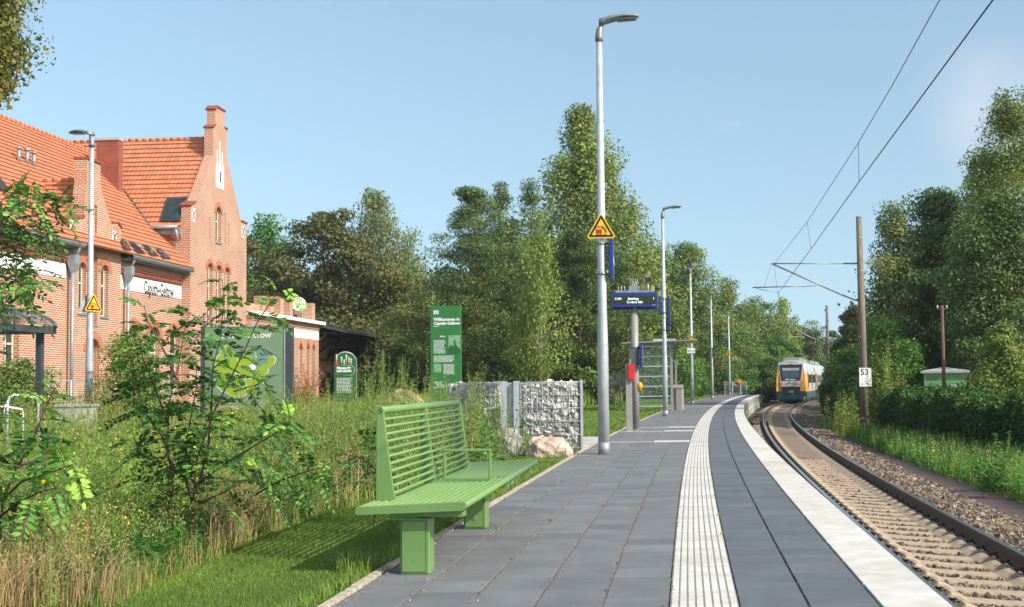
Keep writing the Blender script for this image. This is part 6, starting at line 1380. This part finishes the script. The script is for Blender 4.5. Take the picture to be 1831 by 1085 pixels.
def herb(name, label, px, py, Y, n, h, spread, kind='f_mug', K=120, leaf=.05, lsp=.09, up=1.5, lean=.3, stem='gstem', asp=.26, cat='weed', grp=None, seed=0, z0=-.02, tb=None, top=None):
    """bushy herb: n upright leafy shoots from one foot"""
    global rng
    rng = np.random.default_rng(seed+500); q = atY(px, py, Y); r = thing(name, label, cat, (q[0], Y, z0), 0, grp)
    P = np.stack([rng.normal(size=n)*spread*.35, rng.normal(size=n)*spread*.35, np.zeros(n)], 1); hh = h*(.6+.4*rng.random(n)); la = rng.random(n)*2*np.pi; l = np.stack([np.cos(la), np.sin(la)], 1)*(lean*rng.random(n))[:, None]
    t = .12+.88*rng.random((n, K)); an = rng.random((n, K))*2*np.pi; rr3 = lsp*(1-.75*t)*rng.random((n, K))**.6
    x = P[:, 0, None]+l[:, :1]*hh[:, None]*t**1.4+rr3*np.cos(an); y = P[:, 1, None]+l[:, 1:]*hh[:, None]*t**1.4+rr3*np.sin(an); z = hh[:, None]*t
    C = np.stack([x, y, z], -1).reshape(-1, 3); D = np.stack([np.cos(an), np.sin(an), np.full_like(an, up)], -1).reshape(-1, 3); s = (leaf*(.6+.8*rng.random((n, K)))*(1.2-.75*t)).ravel()
    tn = np.clip(rng.random((n, 1))*.4+.45*rng.random((n, K))+.25*t-.05, 0, 1).ravel()
    leaves('foliage', C, s, M[kind], r, tn, D, asp)
    m = MB()
    for i in range(n): m.tube([tuple(P[i]), (P[i, 0]+l[i, 0]*hh[i]*.38, P[i, 1]+l[i, 1]*hh[i]*.38, hh[i]*.5), (P[i, 0]+l[i, 0]*hh[i], P[i, 1]+l[i, 1]*hh[i], hh[i])], [.007, .005, .002], 4, cap=False)
    m.build('stems', M[stem], r, fixn=False); return r
HG = 'clumps of tall mugwort'
for i, a in enumerate((
 ('large sprawling mugwort clump left of the bench back', 590, 760, 14.5, 150, 1.38, 1.7, 130, .05, .11, .5),
 ('mugwort bush in front of the round-topped plant sign', 570, 760, 17.5, 50, 1.45, 1.1, 130, .05, .11, .4),
 ('tall mugwort right of the plant sign against dark trees', 700, 740, 20, 46, 1.95, 1.0, 150, .06, .13, .28),
 ('mugwort between the sandy heap and the green slab', 755, 740, 18, 22, 1.5, .7, 130, .055, .11, .25),
 ('leafy mugwort in front of the shaded gabion', 838, 740, 20.5, 26, 1.75, .75, 150, .06, .14, .28),
 ('mugwort hiding the left end of the shaded gabion', 812, 740, 19.5, 22, 1.5, .7, 140, .06, .13, .28),
 ('loose mugwort stems before the gabion frame posts', 880, 745, 20.5, 14, 1.25, .6, 130, .055, .12, .25),
 ('mugwort growing at the end of the map board', 478, 750, 22, 16, 1.65, .6, 130, .06, .12, .25),
 ('slim mugwort spire beside the plant sign post', 641, 740, 22, 10, 1.75, .4, 130, .05, .1, .2),
 ('mugwort beside the left bicycle stands', 30, 760, 17, 40, 1.35, 1.3, 120, .06, .13, .35),
 ('dense mugwort left of the station lamp base', 100, 780, 21, 30, 1.2, 1.2, 120, .06, .12, .35),
 ('mugwort bush between the lamp base and the robinia sapling', 205, 780, 19, 34, 1.5, 1.0, 130, .06, .12, .3))):
    lab, px, py, Y, n, h, sp, K, lf, lsp, ln = a; herb('mugwort', lab, px, py, Y, n, h, sp, K=K, leaf=lf, lsp=lsp, lean=ln, grp=HG, seed=i)
herb('thistle_weed', 'tall broad-leaved weed with tassels just behind the bench far end', 855, 770, 14.5, 9, 1.25, .5, 'f_sapling', 60, .10, .2, .2, .3, asp=.3, seed=31)
herb('broad_leaved_plant', 'large-leaved green plant before the sandy heap', 690, 730, 17, 8, 1.35, .5, 'f_sapling', 70, .12, .24, .1, .25, asp=.4, seed=32)
herb('rusty_bush', 'rust brown withered bush left of the round-topped sign', 523, 720, 36, 60, 2.0, 1.8, 'f_rustb', 90, .11, .3, .5, .4, stem='stem', asp=.5, cat='bush', seed=33)
herb('rusty_bush', 'rust brown withered bush right of the station lamp', 190, 720, 30, 50, 1.45, 1.6, 'f_rustb', 80, .09, .25, .5, .4, stem='stem', asp=.5, cat='bush', seed=34)
herb('dock_plant', 'dark red dock stalk standing tall in the dry grass at lower left', 168, 1000, 7.6, 1, .78, .02, 'f_red', 240, .014, .035, .6, .12, stem='stem', asp=.6, seed=35)
herb('dock_plant', 'smaller reddish dock stalk right of the tall one', 186, 1000, 7.8, 1, .5, .02, 'f_red', 150, .012, .03, .6, .25, stem='stem', asp=.6, seed=36)
herb('evening_primrose', 'brownish seeding spike topped by one yellow flower at lower left', 78, 1085, 6.6, 1, .66, .04, 'f_mug', 600, .016, .07, 1.2, .05, asp=.5, seed=37)
q = atY(76, 860, 6.6); o = leaves('primrose_flower', np.array([q+rng.normal(size=3)*.006 for _ in range(8)]), .02, M['f_yellow'], None, None, None, .9); tag(o, 'single yellow blossom on the tall spike at lower left', 'flower')
for i, (px, py, Y, h) in enumerate(((845, 1060, 8, 0), )): pass
herb('foxtail_weed', 'pale yellow seeding weed in the dry grass left of the lawn', 130, 1040, 7.2, 5, .62, .12, 'f_mug', 150, .018, .045, .9, .15, asp=.5, seed=38)
herb('catmint', 'catmint with violet flower spikes in front of the pinkish boulder', 958, 814, 21.6, 70, .40, .8, 'f_lavender', 50, .02, .03, 1.2, .6, asp=.5, cat='flowering plant', seed=39)
herb('grey_herb', 'grey-green herb growing between the two boulders', 940, 808, 22.4, 26, .5, .25, 'f_meadow', 50, .05, .05, 1.4, .4, asp=.25, cat='weed', seed=40)
# plants left of the meadow: shrub band before the station
for i, (px, Y, top, hw, lab, lf) in enumerate((
 (30, 27, 640, 62, 'green shrub under the bicycle shelter roof', 'robinia'), (235, 30, 560, 34, 'yellowing shrub before the station, left of the robinia sapling', 'birch'), (255, 27, 640, 30, 'low reddish shrub below the station windows', 'robinia'))):
    T('shrub', lab, px, Y, top, hw, 'full', lf, n=9000, ls=.075, nc=70, cs=.13, seed=90+i, zb=0, grp='shrubs in front of the station', cat='shrub', limbs=20, trunk_r=.03, rough=.35)

# weeds right of the track, and tall grass beside the far lawn
rx0 = lambda Y: track(Y)+np.interp(Y, [10, 18, 28, 40, 60], [3.2, 3.0, 2.75, 2.5, 2.2]); rx1 = lambda Y: np.interp(Y, [8, 27, 40, 60, 80], [9.5, 10.9, 11.2, 15, 22])
def scat2(n, y0, y1, a, b, z): P = scatter(n, y0, y1, a, b, 1.); P[:, 2] = z; return P
P = scat2(34000, 13, 66, rx0, rx1, -1.0); 
stuff(blades('trackside_grass', P, .18+.4*rng.random(len(P)), .006*np.clip(P[:, 1]/12, 1, 3), .45, M['f_sapling'], np.clip(.2+.75*rng.random(len(P)), 0, 1)), 'fresh green grass and weeds right of the ballast', 'grass')
P = scat2(5200, 13, 58, rx0, rx1, -1.0); C, D, s_, tn = stalks(P, .35+.45*rng.random(len(P)), 34, .05, .09, .8, .2, .08)
stuff(leaves('trackside_weeds', C, s_*np.clip(np.repeat(P[:, 1], 34)/18, .9, 1.8), M['f_sapling'], None, np.clip(tn+.15, 0, 1), D, .4), 'leafy weeds between ballast and hedge', 'weeds')
P = scat2(700, 14, 55, rx0, lambda Y: rx0(Y)+2.2, -1.0); C, D, s_, tn = stalks(P, .5+.4*rng.random(len(P)), 60, .018, .035, 1.8, .1, .3, False)
stuff(leaves('pale_seed_spikes', C, s_*np.clip(np.repeat(P[:, 1], 60)/18, .9, 2), M['f_dry'], None, tn*.6+.3, D, .4), 'pale yellow seed spikes rising from the trackside weeds', 'dry grass')
for i, (px, py, Y, h, n, lab) in enumerate(((1505, 735, 50, 1.9, 14, 'young aspen shoots left of the tall mast'), (1578, 735, 46, 4.1, 12, 'tall yellow-green shoots directly right of the tall mast'), (1600, 735, 45, 3.6, 12, 'leafy shoots between the tall mast and the timber pole'), (1800, 800, 24, 1.25, 3, 'slim green shoot sticking up before the hedge at the right edge'), (1770, 810, 23, .95, 4, 'leafy goldenrod shoots in front of the hedge'))):
    herb('young_shoots', lab, px, py, Y, n, h, .9 if n > 5 else .3, 'f_poplar' if i < 3 else 'f_sapling', 130, .12 if Y > 40 else .09, .35 if Y > 40 else .16, .5, .12, asp=.6, cat='shrub', grp='young shoots right of the track', seed=60+i, z0=-.95)
herb('goldenrod', 'yellow flowering goldenrod at the foot of the tall mast', 1515, 740, 47, 12, 1.0, .8, 'f_yellow', 60, .05, .1, 1, .3, cat='flowering plant', seed=70, z0=-.95)
P = scatter(16000, 50, 100, lambda Y: edge(Y)-16, lambda Y: edge(Y)-8.6, 1.)
stuff(blades('tall_grass_edge', P, .5+.7*rng.random(len(P)), .03, .4, M['f_meadow'], np.clip(.3+.7*rng.random(len(P)), 0, 1)), 'tall olive grass along the forest edge behind the shelter', 'grass')
P = scatter(14000, 31, 52, lambda Y: edge(Y)-14+0*Y, lambda Y: edge(Y)-8.6, 1.)
stuff(blades('tall_grass_behind_gabions', P, .5+.6*rng.random(len(P)), .02, .4, M['f_meadow'], np.clip(.3+.7*rng.random(len(P)), 0, 1)), 'tall yellowing grass behind the gabions and nearest lamp', 'grass')
# forest fence behind the display
r = thing('mesh_fence', 'dark wire fence at the forest edge left of the display column', 'fence', (0, 0, 0))
f0, f1 = atY(1086, 690, 60), atY(1120, 690, 62)
for i in range(4): p = f0+(f1-f0)*i/3; m = MB(); m.box(p[0]-.03, p[0]+.03, p[1]-.03, p[1]+.03, 0, 1.9); m.build('post', M['anth'], r)
m = MB()
for i in range(24): p = f0+(f1-f0)*i/23; m.tube([(p[0], p[1], .05), (p[0], p[1], 1.8)], .006, 4)
m.build('wire_panel', M['anth'], r)

# ================================================================== ROBINIA SAPLINGS (pinnate leaves)
def pinnate(base, dirs, L, npair=8, ll=.042, tint=None, droop=.35):
    """base (n,3), dirs (n,3), L (n): returns rachis polylines and leaflet vertices (6-gons)"""
    n = len(base); z = np.array([0, 0, 1.]); dirs = unit(dirs); side = unit(np.cross(dirs, z)+1e-6)
    V, T_, RL = [], [], []
    for i in range(n):
        pts = [base[i]+dirs[i]*L[i]*t-z*droop*L[i]*t*t for t in np.linspace(0, 1, 6)]; RL.append(pts); tb = rng.random()
        roll = rng.normal()*.35; s0 = side[i]*math.cos(roll)+np.cross(dirs[i], side[i])*math.sin(roll)
        for k in range(npair*2+1):
            t = .18+.82*(k//2)/npair if k < npair*2 else 1.; p = base[i]+dirs[i]*L[i]*t-z*droop*L[i]*t*t; tg = unit(dirs[i]-z*2*droop*t)
            sg = 1 if k % 2 else -1; d = tg*.35+s0*sg*1. if k < npair*2 else tg
            d = unit(d+rng.normal(size=3)*.13-z*.12); nn = unit(np.cross(d, tg)*(-sg) if k < npair*2 else np.cross(d, s0)); nn = unit(nn+rng.normal(size=3)*.28); w = unit(np.cross(nn, d)); l = ll*(.75+.5*rng.random())*(1-.25*abs(t-.55)); b_ = l*.22
            o = p+d*l*.12
            fold = nn*b_*.25
            V.append([o, o+d*l*.3+w*b_+fold, o+d*l*.72+w*b_*.95+fold, o+d*l, o+d*l*.72-w*b_*.95+fold, o+d*l*.3-w*b_+fold]); T_.append(np.clip(tb*.55+.3*rng.random()+(0 if tint is None else tint[i]), 0, 1))
    return np.array(V), np.array(T_), RL
def sapling(label, stems, Y, seed, ll=.042, per=.056, Lr=(.22, .38), Yend=None, name='robinia_sapling', root=None, tip=.2, npair=8):
    """stems: list of pixel polylines (base first) drawn on the plane Y"""
    global rng
    rng = np.random.default_rng(seed); st3 = []
    for s, dy in stems: st3.append([atY(x, y, Y+dy*(i/(len(s)-1))) for i, (x, y) in enumerate(s)])
    q = st3[0][0]; r = thing(name, label, 'young tree', (q[0], q[1], -.02), 0, 'robinia saplings'); o = np.array([q[0], q[1], -.02]); m = MB(); B_, D_, L_, Tn = [], [], [], []
    for j, P in enumerate(st3):
        P = [p-o for p in P]
        if j == 0 or P[0][2] < .4: P[0][2] = min(P[0][2], 0.)
        m.tube([tuple(p) for p in P], [.0095*(1-.75*i/(len(P)-1))*(1 if len(P) > 3 else .7) for i in range(len(P))], 6)
        seg = np.array(P); d = np.linalg.norm(np.diff(seg, axis=0), axis=1); cum = np.concatenate([[0], np.cumsum(d)]); tot = cum[-1]; s = .12*tot if P[0][2] > .3 else .38
        k = 0
        while s < tot:
            p = np.array([np.interp(s, cum, seg[:, c]) for c in range(3)]); tg = unit(np.array([np.interp(min(s+.05, tot), cum, seg[:, c]) for c in range(3)])-p+1e-9)
            an = k*2.4+rng.normal()*.3; u = unit(np.cross(tg, [0, 1, .1])); v = np.cross(tg, u); dr = unit(u*math.cos(an)*1.15+v*math.sin(an)*.8+tg*.45)
            B_.append(p); D_.append(dr); fr_ = s/tot; L_.append(rng.uniform(*Lr)*(1.0-.45*max(0, fr_-.6)/.4)); Tn.append((fr_ > .82)*tip+rng.random()*.08); s += per*(.8+.4*rng.random()); k += 1
    V, T_, RL = pinnate(np.array(B_), np.array(D_), np.array(L_), npair, ll, Tn)
    n = len(V); nmesh('foliage', V, np.full(n, 6), np.arange(6*n), M['f_sapling'], r, np.repeat(T_, 6))
    for pts in RL: m.tube([tuple(p) for p in pts], .0022, 4, cap=False)
    m.build('stem', M['stem'], r, fixn=False); return r
sapling('tall robinia sapling with several dark stems in front of the map board', [
 ([(318, 985), (312, 900), (300, 800), (302, 720), (318, 660), (328, 600), (338, 560)], .3),
 ([(345, 985), (345, 900), (352, 820), (385, 730), (418, 665), (440, 620), (458, 580), (490, 530), (508, 512)], -.3),
 ([(352, 880), (372, 800), (378, 735), (380, 660), (395, 600), (400, 540), (398, 500)], .5),
 ([(312, 840), (290, 780), (262, 740), (240, 690), (232, 640)], .4),
 ([(302, 760), (280, 700), (255, 640), (250, 600)], -.4),
 ([(318, 680), (290, 620), (262, 570), (258, 545)], .2),
 ([(360, 860), (400, 830), (450, 800), (500, 770), (520, 745)], -.5),
 ([(355, 900), (400, 880), (440, 860), (470, 830)], .3),
 ([(418, 700), (450, 690), (480, 680)], .2), ([(340, 620), (370, 580), (380, 545)], .3),
 ([(330, 950), (300, 910), (262, 870), (230, 850)], -.2), ([(312, 900), (280, 850), (250, 810), (238, 780)], .3), ([(345, 900), (330, 850), (335, 780), (350, 700), (352, 650)], .6)], 9.4, 11, ll=.062)
sapling('robinia sapling leaning right at the lower left edge', [
 ([(-8, 960), (5, 895), (28, 840), (60, 785), (78, 735), (96, 700), (108, 682)], .2), ([(8, 890), (40, 860), (90, 845), (130, 830)], -.2), ([(30, 835), (70, 820), (100, 800)], .2), ([(-8, 930), (30, 900), (70, 880), (100, 872)], -.3), ([(-10, 860), (-6, 800), (4, 745), (8, 720)], .3), ([(-20, 1000), (10, 960), (40, 930), (70, 915)], .2)], 7.2, 12, ll=.055)
sapling('young robinia with bright leaf tips between the main sapling and the mugwort', [
 ([(430, 960), (450, 890), (490, 840), (520, 790), (532, 762)], .2), ([(455, 885), (500, 860), (550, 842), (590, 830)], -.2), ([(440, 920), (480, 900), (520, 890)], .2)], 10.2, 13, ll=.055)
sapling('low robinia shoot with arching leaves behind the bench back', [
 ([(668, 900), (676, 850), (672, 800), (655, 765)], .2), ([(672, 840), (650, 820), (610, 810)], .2), ([(674, 800), (690, 770), (700, 750)], .2)], 11.2, 14, ll=.055)
# twig of a robinia hanging in from the left edge
sapling('robinia branches with drooping leaves reaching in from the left edge', [
 ([(-90, 1010), (-75, 700), (-50, 520), (-25, 430), (10, 390), (50, 368), (90, 358), (118, 360)], .2), ([(-28, 440), (0, 420), (30, 400), (60, 420)], .3), ([(-20, 470), (10, 455), (45, 470), (75, 500)], .2),
 ([(-40, 500), (-10, 490), (25, 500), (55, 520)], -.2), ([(-30, 450), (-8, 470), (10, 500), (22, 540)], .1), ([(-10, 420), (20, 370), (60, 350)], -.1), ([(-20, 400), (-5, 370), (15, 345)], .2), ([(20, 392), (60, 385), (100, 375), (125, 358)], .3)], 7.4, 15, ll=.044, per=.035, tip=.1)

# small weeds and grit in the joints of the paving
rng = np.random.default_rng(99); pts = []
for d, k in ((-1.63, 7), (-1.226, 7), (-3.23, 4), (-2.83, 3), (-2.43, 2)):
    for _ in range(k): Y = 6+26*rng.random()**1.3; pts.append((float(edge(Y))+d, Y))
C = []
for x, y in pts:
    m_ = rng.integers(4, 26); sp_ = rng.uniform(.006, .03); C.append(np.stack([x+rng.normal(size=m_)*.006, y+rng.normal(size=m_)*sp_, .004+np.abs(rng.normal(size=m_))*.010], 1))
C = np.concatenate(C); stuff(leaves('joint_weeds', C, .013+.018*rng.random(len(C)), M['f_meadow'], None, rng.random(len(C)), rng.normal(size=C.shape)+np.array([0, 0, .6]), .4), 'tiny weeds growing in the joints of the platform paving', 'weeds')
n = 900; Y = 6+24*rng.random(n)**1.4; d = rng.choice([-3.60, -3.23, -2.83, -2.43, -2.03, -1.63], n)+rng.normal(size=n)*.02; P = np.stack([edge(Y)+d, Y, np.full(n, .003)], 1)
stuff(stones('joint_grit', P, .004+.008*rng.random(n)**2, M['stones'], .4+.6*rng.random(n)), 'grit and crumbs lying along the paving joints', 'grit')
n = 260; Y = 6+22*rng.random(n)**1.3; P = np.stack([edge(Y)-3.6+.25*rng.random(n)**2, Y, np.full(n, .004)], 1)
stuff(leaves('fallen_leaves', P, .012+.02*rng.random(n), M['f_rustb'], None, None, rng.normal(size=(n, 3))*np.array([1, 1, .15]), .5, unit(rng.normal(size=(n, 3))*.3+np.array([0, 0, 1]))), 'dry leaf scraps collected along the kerb', 'leaf litter')

# ---- the faint haze of a warm day
hz_ = MB().box(-4500, 4500, -4500, 4500, -2.4, 25).build('haze', [], None)
hm = bpy.data.materials.new('haze_air'); hm.use_nodes = True; ht_ = hm.node_tree
for nd_ in list(ht_.nodes):
    if nd_.type == 'BSDF_PRINCIPLED': ht_.nodes.remove(nd_)
pv_ = ht_.nodes.new('ShaderNodeVolumePrincipled'); pv_.inputs['Color'].default_value = (.86, .92, 1, 1); pv_.inputs['Density'].default_value = .0003; pv_.inputs['Anisotropy'].default_value = .2
ht_.links.new(pv_.outputs[0], ht_.nodes['Material Output'].inputs['Volume'])
hz_.data.materials.clear(); hz_.data.materials.append(hm); hz_['kind'] = 'stuff'; tag(hz_, 'thin pale summer haze in the air', 'haze')
